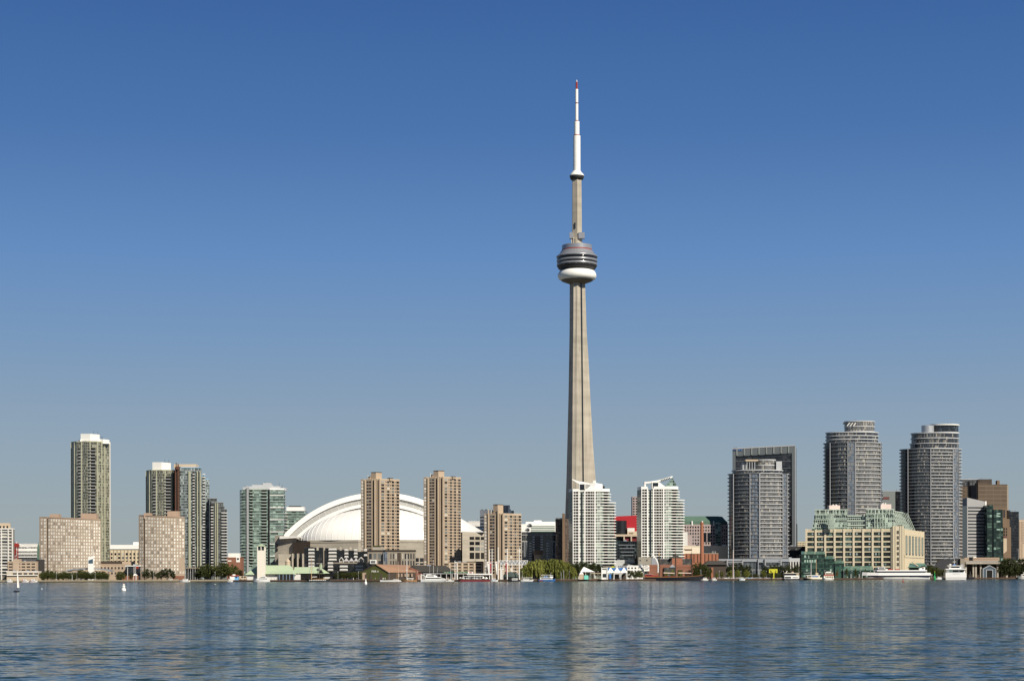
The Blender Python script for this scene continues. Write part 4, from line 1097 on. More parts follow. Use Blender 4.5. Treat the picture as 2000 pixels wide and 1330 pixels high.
# ================================================================ between the stadium and the tower
def midblocks():
    # grey stone hotel
    t = T("stone_hotel", "grey stone low building with tall windows and a thin dark roof behind the boathouse", "building", 765, 1815)
    p = [t.p(718, 3), t.p(748, 2), t.p(752, -1), t.p(812, 1), t.p(812, 18), t.p(718, 18)]
    zt = t.z(1076)
    t.part('wall', MB().prism(p, 0, zt), M_stone)
    t.part('roof', MB().prism([(x - (.5 if i in (0, 5) else -.5), y - (.8 if y < 10 else 0)) for i, (x, y) in enumerate(p)], zt, zt + 1.3), M_brownd)
    t.fac(t.p(719, 3), t.p(746, 2.1), t.z(1107), t.z(1079), 2, 3, .6, .76, W_dark)
    t.part('glass_bay', MB().box(t.x(749), t.x(757), -1.5, 1, 0, t.z(1078)), C_strip)
    t.fac(t.p(761, -.6), t.p(776, -.1), t.z(1107), t.z(1079), 2, 3, .45, .74, W_dark)
    t.fac(t.p(784, .1), t.p(811, 1), t.z(1107), t.z(1079), 2, 5, .45, .74, W_dark)
    t.part('dark_bay', MB().box(t.x(776.5), t.x(783), -.5, 1, 0, t.z(1079)), M_brownd)
    t.part('sign_box', MB().box(t.x(723), t.x(735.5), -1.6, 1.5, t.z(1100.5), t.z(1093)), M_white)
    t.part('sign_screen', MB().box(t.x(724.5), t.x(733.5), -1.8, -1.5, t.z(1099.3), t.z(1094.4)), W_mix)
    t.part('roof_terrace', MB().box(t.x(727), t.x(747), 4, 12, zt + 1.3, t.z(1067)), M_conc2)
    t.part('planter', MB().box(t.x(728), t.x(744), 3.4, 4.2, t.z(1067), t.z(1065)), M_greenm)
    t.finish()
    t = blk("low_deck", "low beige deck building between the stone hotel and the beige tower", "building", 812, 830, 1103, 1812, 10, M_beige, 1, 2, .6, .5, W_black, 1105, 1112)
    t.finish()
    t = blk("garage_block", "beige parking garage with three rows of dark slots right of the taller beige tower", "garage", 866, 944, 1098, 1815, 24, M_beige)
    for a, c in ((868, 875), (881, 891), (895, 900), (905.5, 913), (917, 924), (929, 940)):
        t.fac(t.p(a), t.p(c), t.z(1117), t.z(1099), 3, 1, 1.0, .42, W_black, 'opening')
    for px in (878, 893, 902.5, 915, 926.5): t.part('pier', MB().box(t.x(px) - .7, t.x(px) + .7, -.5, .2, 0, t.z(1099)), M_beigel)
    t.part('roof_deck', MB().box(t.x(912), t.x(944), 2, 16, t.z(1098), t.z(1096)), M_brownd)
    t.finish()
    # white offices behind the third beige tower
    t = blk("banded_offices", "white office block with black window bands just behind the shorter beige tower", "office block", 937.5, 966, 995.5, 2150, 30, M_white)
    for k in range(7): t.part('window_band', MB().box(t.x(938), t.x(965.5), -.2, .2, t.z(1011.5 + 6.3 * k), t.z(1009 + 6.3 * k)), M_glassd)
    t = blk("pale_block", "low pale block between the stadium roof and the black banded offices", "building", 912, 938, 1017.5, 2200, 26, M_white2, 2, 6, .5, .5, W_dark, 1026, 1040)
    t.finish()
    t = T("blue_glass_office", "dark blue glass office with a sloping white side above the shorter beige tower", "office block", 994, 2120)
    t.part('glass_wall', MB().box(t.x(983), t.x(996), 0, 22, 0, t.z(986.5)), C_strip)
    t.part('slope', MB().prism([t.p(993, -.3), t.p(999, -.3), t.p(999, 20), t.p(993, 20)], 0, [t.z(987), t.z(997.5), t.z(997.5), t.z(987)]), M_white)
    t.part('lower_wall', MB().box(t.x(999), t.x(1004), 0, 22, 0, t.z(997)), C_strip)
    # white stepped offices with round window arches, far behind
    t = T("arched_offices", "far white terraced offices with green window bands and round arches", "office block", 1053, 2330)
    zt = t.z(1023)
    t.part('wall', MB().box(t.x(1018), t.x(1088), 0, 26, 0, zt), M_white)
    t.part('roof_storey', MB().box(t.x(1027), t.x(1085), 3, 22, zt, t.z(1018.5)), M_white)
    t.part('roof_plant', MB().box(t.x(1043), t.x(1058), 6, 18, t.z(1018.5), t.z(1015.6)), M_white)
    for k in range(4): t.part('window_band', MB().box(t.x(1037), t.x(1084), -.25, .2, t.z(1028.6 + 3.3 * k), t.z(1027 + 3.3 * k)), M_verd)
    for cx_, py, r in ((1035, 1024, 4.6), (1031, 1032, 4.2), (1030, 1039, 3.5)):
        b = MB(); R0, R1 = t.m(r), t.m(r - 1.4)
        ring = []
        for i in range(13):
            a = pi * i / 12; ring.append([(t.x(cx_) + q * cos(a), y, t.z(py + 2.5) + q * sin(a)) for q, y in ((R0, -1.6), (R0, .2), (R1, .2), (R1, -1.6))])
        t.part('arch', b.loft(ring), M_grey)
        t.part('arch_window', MB().prism([(t.x(cx_) - R1, -.4), (t.x(cx_) + R1, -.4), (t.x(cx_) + R1, .3), (t.x(cx_) - R1, .3)], t.z(py + 5), t.z(py + 2.2)), M_glassd)
    # dark apartments below
    t = T("grey_apartments", "dark grey apartments with zigzag white balconies behind the willow trees", "apartment block", 1053, 2060)
    zt = t.z(1038.5)
    t.part('wall', MB().box(t.x(1019), t.x(1086), 0, 22, 0, zt), C_blue3)
    t.part('roof_band', MB().box(t.x(1019), t.x(1043), -.8, 10, t.z(1058), t.z(1056)), M_stone2)
    t.part('roof_band', MB().box(t.x(1066), t.x(1086), -.8, 10, t.z(1058), t.z(1056)), M_stone2)
    t.part('roof_band', MB().box(t.x(1019), t.x(1086), -.6, 10, t.z(1045), t.z(1043.6)), M_stone2)
    t.part('brick_bay', MB().box(t.x(1043), t.x(1058), -.9, 2, 0, t.z(1047)), M_concd)
    fh = t.m(4.9)
    for k in range(12):
        z = t.z(1062) - fh * k
        for a, c in ((1033.5, 1038.5), (1067, 1071)): t.part('balcony', MB().box(t.x(a), t.x(c), -2, .2, z, z + 1.1), M_white)
        if k < 6:
            for a, c in ((1040.5, 1044.5), (1055.5, 1060.5)): t.part('balcony', MB().box(t.x(a), t.x(c), -2, .2, z + fh * 2.6, z + fh * 2.6 + 1.1), M_white)
    for px in (1025, 1029, 1074, 1079, 1084.5): t.part('pier', MB().box(t.x(px) - .4, t.x(px) + .4, -.7, .2, 0, t.z(1058)), M_steel)
    t = T("round_silo", "round brown tank house on a pale drum in front of the dark grey apartments", "tank", 1051.5, 1900)
    t.part('drum', MB().lathe([(t.m(8), 0), (t.m(8), t.z(1083))], 24), M_beige)
    t.part('upper_drum', MB().lathe([(t.m(9.6), t.z(1083)), (t.m(9.6), t.z(1074.5)), (t.m(9.2), t.z(1074))], 12), M_brown)
    # jagged dark brown tower left of the white condo
    t = T("jagged_tower", "dark brown tower with a jagged roof edge just left of the concrete tower", "tower block", 1097, 1985)
    t.part('wall', MB().prism([t.p(1085, 8), t.p(1099, 0), t.p(1116, 6), t.p(1116, 26), t.p(1085, 30)], 0, t.z(1013)), M_brownd2)
    for k in range(5): t.part('merlon', MB().box(t.x(1086 + 2.7 * k), t.x(1087.6 + 2.7 * k), 2.5, 9, t.z(1013), t.z(1011)), M_brownd2)
    t.part('corner_shaft', MB().box(t.x(1098.5), t.x(1103.5), -1, 8, 0, t.z(1002.5)), M_brown)
    t.fac(t.p(1085.6, 7.6), t.p(1098, .5), t.z(1095), t.z(1014), 14, 4, .35, .3, W_dark2)
    t.fac(t.p(1104, 1.3), t.p(1115.5, 5.9), t.z(1095), t.z(1014), 14, 3, .3, .3, W_dark2)
    t.finish()
M_brownd2 = mat("umber_stone", (0.085, 0.062, 0.05), 0.75, 0.12, 0.1)
W_dark2 = winmat("window_dim", [(0, (0.01, 0.01, 0.012)), (0.5, (0.16, 0.15, 0.14)), (0.8, (0.3, 0.28, 0.25))])
C_blue3 = curtain("glazing_slate", 2.0, 2.9, [(0, (0.015, 0.016, 0.018)), (0.5, (0.035, 0.037, 0.04)), (0.85, (0.10, 0.10, 0.10))], (0.10, 0.10, 0.105), 0.2, 0.2, (0.09, 0.09, 0.09))
midblocks()

# white harbour condominiums
def condo(label, o, D, ytop, crown, ybase=1101):
    t = T("white_condominium", label, "apartment tower", 1157 + o, D, "white condominium towers")
    X = lambda px, dy=0: t.x(px + o, dy)
    P_ = lambda px, dy=0: t.p(px + o, dy)
    core = [P_(1111, 10), P_(1119, 1.2), P_(1131, 1.2), P_(1131, 2.8), P_(1119.2, 2.8), P_(1119.2, 2.81)]
    core = [P_(1111, 10), P_(1119, 1.4), P_(1131, 1.4), P_(1131, .1), P_(1143, .1), P_(1143, 1.4), P_(1161.6, 1.4), P_(1161.6, 0), P_(1177, -.3), P_(1177.2, 1.6), P_(1187, 3.2), P_(1196, 8), P_(1200, 14), P_(1197, 34), P_(1113, 34)]
    zt = t.z(ytop)
    core1 = core[:10] + [P_(1190, 5), P_(1191, 14), P_(1190, 34), P_(1113, 34)]
    zstep = zt - t.m(24)
    t.part('glass_wall', MB().prism(core, 0, zstep), C_condo)
    t.part('glass_wall', MB().prism(core1, zstep, zt - .6), C_condo)
    nf = 25; fh = (zt - t.z(ybase)) / nf
    for k in range(nf + 1):
        z = zt - fh * k; th = .8
        up = k < 4
        edge = [P_(1118.6, -.25), P_(1163, -.3), P_(1176, -.8), P_(1191 if up else 1199.5, 1.6), P_(1194 if up else 1203.5, 7), P_(1193 if up else 1202, 13), P_(1190, 13.5), P_(1186, 4), P_(1176, 1.6), P_(1119, 1.8)]
        if k > 0: t.part('floor_slab', MB().prism(edge, z, z + th), M_white)
        # recessed dark balconies in two bays, and on the right
        if k > 0:
            for a, c in ((1119.4, 1130.6), (1144, 1161)):
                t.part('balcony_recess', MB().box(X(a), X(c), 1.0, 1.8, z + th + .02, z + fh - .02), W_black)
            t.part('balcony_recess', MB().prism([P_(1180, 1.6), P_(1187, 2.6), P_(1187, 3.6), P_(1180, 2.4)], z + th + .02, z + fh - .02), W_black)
    for px, w in ((1119.6, .8), (1131, 1.3), (1142.5, 1.3), (1162.3, 1.3)):
        t.part('pier', MB().box(X(px) - w / 2, X(px) + w / 2, -.65, 1.6, 0 if px > 1122 else t.z(1107), zt + 1.0), M_white)
    for px in (1147.5, 1153.5, 1158, 1167, 1172, 1124.5): t.part('mullion', MB().box(X(px) - .2, X(px) + .2, -.42, 1.2, t.z(1101), zt), M_white2)
    roof_clutter(t, X(1150), X(1186), 6, zt + 2.6, 6, int(o))
    t.part('glass_shaft', MB().box(X(1135.4), X(1138.2), -.9, 1.4, 0, zt - 1), M_glassd)
    t.part('side_glazing', MB().prism([P_(1110.6, 9.8), P_(1118.4, .9), P_(1118.4, 2), P_(1111, 11)], 0, zt - .7), C_dgreen)
    t.part('parapet', MB().prism([P_(1111, 9.6), P_(1118.6, -.3), P_(1131, -.3), P_(1131, 5), P_(1113, 12)], zt - .2, zt + 2.6), M_white)
    t.part('parapet', MB().prism([P_(1143, -.4), P_(1176, -.6), P_(1191, 2.4), P_(1191, 12), P_(1143, 12)], zt - .2, zt + 2.8), M_white)
    crown(t, X, P_, zt)
C_dgreen = curtain("glazing_deep_green", 1.4, 3.1, [(0, (0.008, 0.016, 0.015)), (0.45, (0.02, 0.04, 0.036)), (0.8, (0.08, 0.13, 0.12))], (0.10, 0.16, 0.15), 0.14, 0.14, (0.14, 0.2, 0.18))
def crown_a(t, X, P_, zt):
    Z = lambda py: t.z(py)
    t.part('lift_tower', MB().box(X(1131.4), X(1143.4), .2, 10, zt, Z(943)), M_white)
    t.part('tower_window', MB().box(X(1133), X(1142), -.1, .3, Z(956.5), Z(945.5)), M_glassd)
    t.part('roof_fin', MB().prism([P_(1118, 1), P_(1131, 1), P_(1150, 2), P_(1150, 9), P_(1131, 9), P_(1118, 9)], [Z(937), Z(945), Z(945.5), Z(945.5), Z(945), Z(937)], [Z(934.8), Z(939.5), Z(942.5), Z(942.5), Z(939.5), Z(934.8)]), M_white)
    t.part('roof_plant', MB().prism([P_(1147, 3), P_(1163, 1.5), P_(1177, 4), P_(1177, 14), P_(1147, 14)], zt, [Z(943.5), Z(942.5), Z(945), Z(945), Z(943.5)]), M_white)
    t.part('plant_notch', MB().prism([P_(1146, 1.2), P_(1154, 1.2), P_(1154, 2.4), P_(1146, 2.4)], [Z(954), Z(947), Z(947), Z(954)], Z(946.4)), M_grey)
    t.part('roof_plant', MB().box(X(1159), X(1165), 6, 10, Z(943), Z(937.5)), M_white2)
    t.part('roof_rail', MB().box(X(1177), X(1182), 4, 10, zt, Z(949)), M_dark)
def crown_b(t, X, P_, zt):
    Z = lambda py: t.z(py)
    t.part('lift_tower', MB().box(X(1139.5), X(1152.5), .2, 10, zt, Z(941)), M_white)
    t.part('tower_window', MB().box(X(1141.5), X(1152), -.1, .3, Z(956), Z(942.5)), M_glassd)
    n = 8; rr = []
    for i in range(n + 1):
        f = i / n; px = 1125 + 55 * f
        top = 940.5 - 11.5 * f ** 1.7
        rr.append([(X(px), 1, Z(top + 3.5)), (X(px), 1, Z(top)), (X(px), 10, Z(top)), (X(px), 10, Z(top + 3.5))])
    t.part('roof_fin', MB().loft(rr), M_white)
    t.part('end_post', MB().box(X(1125), X(1128), 1.2, 9.8, zt, Z(942)), M_white)
    t.part('roof_slope', MB().prism([P_(1152.6, 1.3), P_(1168, 1.3), P_(1168, 9), P_(1152.6, 9)], zt, [Z(940), Z(952), Z(952), Z(940)]), M_white)
    b = MB()
    for k in range(6): b.tube((X(1158 + 3.2 * k), .7, Z(936.5 - k * .9)), (X(1160 + 3.2 * k), .7, Z(941.5 - k * 1.2)), .4, n=4)
    t.part('louvre', b, M_dark)
    t.part('glass_roof', MB().prism([P_(1168, 1.6), P_(1180, 1.6), P_(1189, 2.4), P_(1189, 10), P_(1168, 10)], zt, [Z(945), Z(932.5), Z(950), Z(950), Z(945)]), C_teal)
condo("white gridded condominium directly in front of the concrete tower's foot", 0, 1845, 959.5, crown_a)
condo("white gridded condominium with a curved sweeping roof fin, right of the red panel building", 134, 1860, 955, crown_b, 1092)

def redblocks():
    t = T("scarlet_offices", "broadcast office block with a bright red upper panel between the two white condominiums", "office block", 1224, 2080)
    t.part('red_wall', MB().prism([t.p(1200, 0), t.p(1243.5, 2), t.p(1243.5, 20), t.p(1200, 20)], t.z(1050), [t.z(1008.2), t.z(1006.2), t.z(1006.2), t.z(1008.2)]), M_scarlet)
    t.part('dark_cylinder', MB().lathe([(t.m(12.5), t.z(1050)), (t.m(12.5), t.z(1016.5))], 28, t.x(1212.5), 3), C_black)
    t.part('stair_block', MB().box(t.x(1225), t.x(1239), -5, .1, t.z(1043), t.z(1031)), M_white2)
    t.part('cream_block', MB().prism([t.p(1225.5, -8), t.p(1244, -7), t.p(1244, 6), t.p(1225.5, 6)], t.z(1046), t.z(1037.5)), M_beigel)
    for k in range(3): t.part('logo_mark', MB().lathe([(t.m(.9), -.15), (t.m(.9), .15)], 10), M_dark).matrix_local = Matrix.Translation((t.x(1229.5 + 2.8 * k), -8.3, t.z(1041.2))) @ Matrix.Rotation(radians(90), 4, 'X')
    t.part('beam', MB().box(t.x(1200.5), t.x(1245), -9, -5, t.z(1047.5), t.z(1043.5)), M_beigel)
    t.part('column', MB().box(t.x(1217), t.x(1219.5), -8.8, -6, t.z(1056), t.z(1047.5)), M_beigel)
    t.part('column', MB().box(t.x(1231), t.x(1233.5), -8.8, -6, t.z(1070), t.z(1047.5)), M_beigel)
    t.part('cross_beam', MB().box(t.x(1223.5), t.x(1240.5), -8.9, -7, t.z(1061.4), t.z(1059.8)), M_beigel)
    t.part('column_foot', MB().box(t.x(1227.5), t.x(1232.5), -9.2, -6.2, t.z(1072.5), t.z(1067)), M_beigel)
    t.part('red_screen', MB().box(t.x(1220), t.x(1243), -6, -4.6, t.z(1060), t.z(1047.6)), M_maroon)
    t.part('glass_wall', MB().box(t.x(1198), t.x(1246), -4.5, 20, 0, t.z(1050)), C_black2)
    t = blk("dark_glass_block", "black glass block with pale floor bands at the foot of the red panel building", "office block", 1202, 1251, 1056.5, 2040, 22, C_black2)
    for k in range(4): t.part('floor_band', MB().box(t.x(1208 + 2 * k), t.x(1240 - k), -.6, .1, t.z(1064.5 + 6.8 * k), t.z(1063.5 + 6.8 * k)), M_steel)
    t = blk("grid_tower", "slim pink grey tower with a grid of square windows left of the second white condominium", "tower block", 1235.5, 1262, 969.5, 2280, 24, M_pinkgrey, 18, 5, .55, .6, W_dark, 971, 1062)
    t.finish()
    t = T("green_roof_offices", "grey gridded office block with a green sloped roof behind the brick chimney", "office block", 1380, 2220)
    x0, x1 = t.x(1330), t.x(1422)
    t.part('wall', MB().box(x0, x1, 0, 30, 0, t.z(1024)), M_pinkgrey)
    t.part('roof', MB().prism([t.p(1331, 1), t.p(1414, 1), t.p(1421, 8), t.p(1421, 26), t.p(1331, 26)], t.z(1024), [t.z(1018)] * 5).loft([[(t.x(1331), 1, t.z(1018)), (t.x(1414), 1, t.z(1018)), (t.x(1421), 8, t.z(1018)), (t.x(1421), 26, t.z(1018)), (t.x(1331), 26, t.z(1018))],
            [(t.x(1333), 8, t.z(1007.5)), (t.x(1403), 8, t.z(1007.5)), (t.x(1413), 13, t.z(1008)), (t.x(1413), 22, t.z(1008)), (t.x(1333), 22, t.z(1007.5))]]), M_verd)
    t.fac(t.p(1336), t.p(1397), t.z(1064), t.z(1026), 6, 12, .55, .55, W_dark, skip=lambda c, r: 7 <= c <= 9 and 1 <= r <= 3)
    t.part('tall_window', MB().box(t.x(1374), t.x(1388), -.3, .2, t.z(1058), t.z(1040)), M_glassd)
    t.part('tall_window_bar', MB().box(t.x(1380), t.x(1381.5), -.6, -.25, t.z(1058), t.z(1040)), M_pinkgrey)
    t.part('glass_bay', MB().prism([t.p(1397.3, -1.5), t.p(1408, -1.5), t.p(1408, 2), t.p(1397.3, 2)], 0, t.z(1020)), C_teal)
    t.fac(t.p(1409.5), t.p(1421), t.z(1064), t.z(1026), 6, 3, .55, .55, W_dark)
    for px in (1352, 1372, 1394): t.part('pier', MB().box(t.x(px) - .7, t.x(px) + .7, -.8, .3, t.z(1026), t.z(1017)), M_white)
    t.finish()
    t = blk("cream_hall", "long windowless cream hall behind the brick powerhouse", "hall", 1330, 1421, 1065.5, 2050, 30, M_cream3, over=.4)
    t.part('ledge', MB().box(t.x(1336), t.x(1352), -.7, .1, t.z(1074), t.z(1071.8)), M_brown)
    t.part('step_block', MB().box(t.x(1336), t.x(1352.5), .2, 12, t.z(1065.5), t.z(1046.5)), M_pinkgrey)
    t.part('step_block', MB().box(t.x(1334), t.x(1343), -.3, 12, t.z(1065.5), t.z(1039)), M_white2)
    t.part('roof_vent', MB().box(t.x(1412), t.x(1418), 2, 6, t.z(1065.5), t.z(1063)), M_white)
M_maroon = mat("maroon_frame", (0.16, 0.02, 0.025), 0.5, 0.2, 0.6)
M_pinkgrey = mat("pink_grey_panel", (0.36, 0.29, 0.28), 0.7, 0.08, 0.1)
M_cream3 = mat("pale_cream_wall", (0.72, 0.63, 0.50), 0.8, 0.05, 0.05)
C_black2 = curtain("glazing_night", 2.4, 3.8, [(0, (0.006, 0.009, 0.012)), (0.6, (0.014, 0.02, 0.025)), (0.88, (0.05, 0.065, 0.07))], (0.05, 0.06, 0.065), 0.1, 0.14, (0.035, 0.045, 0.05))
redblocks()

def powerhouse():
    t = T("brick_chimney", "tall tapering red brick chimney rising behind the dark schooner", "chimney", 1371, 1890)
    r = t.m(1)
    t.part('stack', MB().lathe([(4.3 * r, 0), (4.1 * r, t.z(1100)), (2.9 * r, t.z(1024))], 28), M_brick2)
    t.part('cap', MB().lathe([(2.9 * r, t.z(1024.2)), (3.3 * r, t.z(1023.4)), (3.3 * r, t.z(1019.6)), (2.5 * r, t.z(1019.4))], 20), M_brick2)
    t = T("ribbed_brick_hall", "red brick hall with vertical ribs around the chimney foot", "hall", 1362, 1930)
    t.part('wall', MB().box(t.x(1319), t.x(1403), 0, 22, 0, t.z(1081)), M_brick2)
    for k in range(12): t.part('rib', MB().box(t.x(1321 + 7.1 * k) - .4, t.x(1321 + 7.1 * k) + .4, -.8, .1, t.z(1097), t.z(1081.4)), M_brick)
    t.part('roof', MB().box(t.x(1318.6), t.x(1403.4), -.3, 22.3, t.z(1081), t.z(1080.3)), M_beigel)
    for px in (1399, 1402, 1405): t.part('flue', MB().tube((t.x(px - 6), 8, t.z(1081)), (t.x(px - 6), 8, t.z(1076)), .35), M_grey)
    t = T("powerhouse_gallery", "low red brick gallery with a white sign panel and grey roof boxes behind the schooner", "gallery", 1310, 1850)
    t.part('wall', MB().box(t.x(1267), t.x(1352), 0, 20, 0, t.z(1102.3)), M_brick)
    t.part('cornice', MB().box(t.x(1266.6), t.x(1352.4), -.35, 20.3, t.z(1107.5), t.z(1106.6)), M_brick2)
    t.part('roof_box', MB().box(t.x(1247.5), t.x(1272.5), 3, 16, t.z(1102.3), t.z(1087.5)), M_stonel)
    for px in (1251, 1264): t.part('round_vent', MB().box(t.x(px) - .6, t.x(px) + .6, 2.7, 3.1, t.z(1095), t.z(1092.6)), M_dark)
    t.part('glass_roof', MB().prism([t.p(1272.5, 3.2), t.p(1285, 3.2), t.p(1285, 14), t.p(1272.5, 14)], t.z(1102.3), [t.z(1089), t.z(1090), t.z(1090), t.z(1089)]), M_steel)
    t.part('roof_box', MB().box(t.x(1286), t.x(1313), 4, 16, t.z(1102.3), t.z(1091)), C_black3)
    t.part('roof_box', MB().box(t.x(1333), t.x(1352), 4, 16, t.z(1102.3), t.z(1091)), C_black3)
    t.part('brick_lantern', MB().box(t.x(1312.6), t.x(1333), .3, 10, t.z(1102.3), t.z(1090)), M_brick2)
    t.part('lantern_roof', MB().pyr(t.x(1308), t.x(1333), .3, 10, t.z(1090), t.z(1084.5), .3), M_asph)
    t.part('lean_roof', MB().prism([t.p(1304.5, .5), t.p(1312.4, .5), t.p(1312.4, 10), t.p(1304.5, 10)], t.z(1102.2), [t.z(1101.5), t.z(1092), t.z(1092), t.z(1101.5)]), M_asph)
    t.part('entrance', MB().box(t.x(1297), t.x(1318), -2.2, .2, 0, t.z(1107.5)), C_black3)
    t.part('entrance_roof', MB().pyr(t.x(1307), t.x(1319), -3, 2, t.z(1107.5), t.z(1102), .05), M_steel)
    t.part('window', MB().box(t.x(1324), t.x(1333), -.3, .1, 0, t.z(1113)), W_black)
    t.part('sign', MB().box(t.x(1258), t.x(1268.2), -.9, -.4, t.z(1114.8), t.z(1103.3)), M_white)
    text("The\nPower\nPlant", t, t.x(1259), -1.0, t.z(1106.2), t.m(3.6), M_dark, 'sign_lettering')
    t = blk("white_annex", "white rendered annex with dark windows left of the brick gallery", "building", 1225, 1257, 1104, 1842, 14, M_white, 2, 5, .5, .5, W_dark, 1106, 1118)
    t.finish()
    t = blk("ribbed_grey_shed", "long pale grey ribbed shed with a sloping top behind the waterside tents", "shed", 1198, 1240, 1095, 1880, 20, M_grey3)
    t.part('roof_slope', MB().prism([t.p(1198, .2), t.p(1239, .2), t.p(1239, 18), t.p(1198, 18)], t.z(1095), [t.z(1094.6), t.z(1091.3), t.z(1091.3), t.z(1094.6)]), M_grey3)
    t.part('dark_loader', MB().box(t.x(1219), t.x(1246), -4, -.2, t.z(1103.5), t.z(1099.5)), M_dark)
    t.part('dark_end', MB().box(t.x(1239.5), t.x(1247), -1, 10, 0, t.z(1085)), M_brownd)
    t.part('vent_mast', MB().box(t.x(1240.6), t.x(1241.8), -1.4, -.6, t.z(1090), t.z(1082.5)), M_white)
    t = T("arched_mast", "curved white light mast arching over the brick gallery", "mast", 1286, 1828)
    pts = []
    for i in range(13):
        f = i / 12; pts.append((t.x(1285.5 - 13 * max(0, (f - .35) / .65) ** 1.9 + .0), 0, t.z(1118 - 36.5 * f)))
    b = MB()
    for i, (p, q) in enumerate(zip(pts, pts[1:])): b.tube(p, q, 1.0 - .04 * i, .96 - .04 * i, 6)
    t.part('pole', b, M_white)
    t.part('lamp', MB().box(pts[-1][0] - 1, pts[-1][0] + 1, -.6, .6, pts[-1][2] - .2, pts[-1][2] + .5), M_grey)
    t = T("dark_roof_hall", "low dark brown hall with a wide hipped roof right of the chimney", "hall", 1398, 1872)
    t.part('wall', MB().box(t.x(1375), t.x(1418), 1, 16, 0, t.z(1102)), M_brownd)
    t.part('roof', MB().pyr(t.x(1374), t.x(1421), -1, 18, t.z(1102.4), t.z(1094.6), .55), M_asph)
    t.part('brick_pier', MB().box(t.x(1389), t.x(1393), -.4, 1, 0, t.z(1108)), M_brick2)
M_stonel = mat("taupe_panel", (0.27, 0.25, 0.21), 0.8, 0.08)
M_grey3 = mat("ribbed_grey", (0.46, 0.46, 0.47), 0.6, 0.08, 0.4)
C_black3 = curtain("glazing_grid", 1.3, 1.6, [(0, (0.05, 0.05, 0.05)), (0.5, (0.08, 0.08, 0.078)), (0.85, (0.12, 0.12, 0.115))], (0.03, 0.03, 0.03), 0.14, 0.14, (0.03, 0.03, 0.03), 0.5, 0.3)
def text(body, t, x, y, z, size, m, name='lettering', align='LEFT'):
    cu = bpy.data.curves.new(name, 'FONT'); cu.body = body; cu.size = size; cu.align_x = align; cu.extrude = .04; cu.space_line = .85
    ob = bpy.data.objects.new("tmp_text", cu); COL.objects.link(ob)
    dg = bpy.context.evaluated_depsgraph_get(); dg.update()
    me = bpy.data.meshes.new_from_object(ob.evaluated_get(dg))
    bpy.data.objects.remove(ob); bpy.data.curves.remove(cu)
    me.materials.clear(); me.materials.append(m)
    o = bpy.data.objects.new(name, me); COL.objects.link(o); o.parent = t.o
    o.location = (x, y, z); o.rotation_euler = (radians(90), 0, 0)
    return o
powerhouse()

# ================================================================ round glass towers
def round_tower(label, px0, px1, ytop, ybase, D, nfl, sectors, ring_px, tops, bfac=.62, fins=(), lit_arcs=((268, 316), (337, 352))):
    a = (px1 - px0) / 2 / F * D; bb = a * bfac; cy = 0.0
    t = T("round_glass_tower", label, "apartment tower", (px0 + px1) / 2, D + bb, "round glass apartment towers")
    a = t.m(px1 - px0) / 2; bb = a * bfac
    zt = t.z(ytop); fh = (zt - t.z(ybase)) / nfl
    # glazed body in sectors, glass tones plus sun-side brightness put into the colour; angles in degrees, 180 = left edge, 270 = towards the lake, 360 = right edge
    for (d0, d1, m, s) in sectors:
        arc = ellipse(0, cy, a * s, bb * s, max(4, int((d1 - d0) / 6) + 1), radians(d0), radians(d1))
        t.part('glass_wall', MB().prism(arc + [(0, cy + .5)], 0, zt - .05), m)
    t.part('rear_wall', MB().prism(ellipse(0, cy + .6, a * .95, bb * .95, 24, 0, pi), 0, zt - .05), C_roundd)
    for k in range(nfl + 1):
        z = zt - fh * k
        po = ellipse(0, cy, a * (1.0 if k % 2 else .996), bb, 56)
        t.part('floor_slab', MB().prism(po, z, z + .72), M_slabd)
        for d0, d1 in lit_arcs:
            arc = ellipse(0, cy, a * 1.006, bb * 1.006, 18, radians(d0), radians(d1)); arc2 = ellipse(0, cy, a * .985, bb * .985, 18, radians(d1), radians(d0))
            t.part('lit_slab_arc', MB().prism(arc + arc2, z + .08, z + .86), M_slab)  # bright arc: the sun-side highlight put into the slab colour
    for d, w in fins:
        r = radians(d); t.part('fin', MB().obox(a * 1.003 * cos(r), cy + bb * 1.003 * sin(r), r + pi / 2, w, .8, t.z(ybase), zt + .5), M_finw)
    for (q0, q1, y0, y1, n, m, dy) in tops:
        w = t.m(q1 - q0) / 2; xc = t.x((q0 + q1) / 2); wy = min(w * .7, bb * .9)
        z0, z1 = t.z(y0), t.z(y1)
        t.part('setback', MB().prism(ellipse(xc, cy + dy, w * .97, wy * .97, 40), z0, z1), m)
        for k in range(n + 1):
            z = z0 + (z1 - z0) * k / n
            t.part('setback_slab', MB().prism(ellipse(xc, cy + dy, w, wy, 40), z - .1, z + .9), M_slab)
    return t, a, bb, cy
M_slabd = mat("floor_slab_dark", (0.15, 0.16, 0.175), 0.5, 0.08, 0.2)  # dark slab all round; brighter arcs over it carry the highlight
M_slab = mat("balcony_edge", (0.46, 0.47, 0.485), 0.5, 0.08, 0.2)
M_finw = mat("white_fin", (0.30, 0.31, 0.33), 0.5, 0.05)
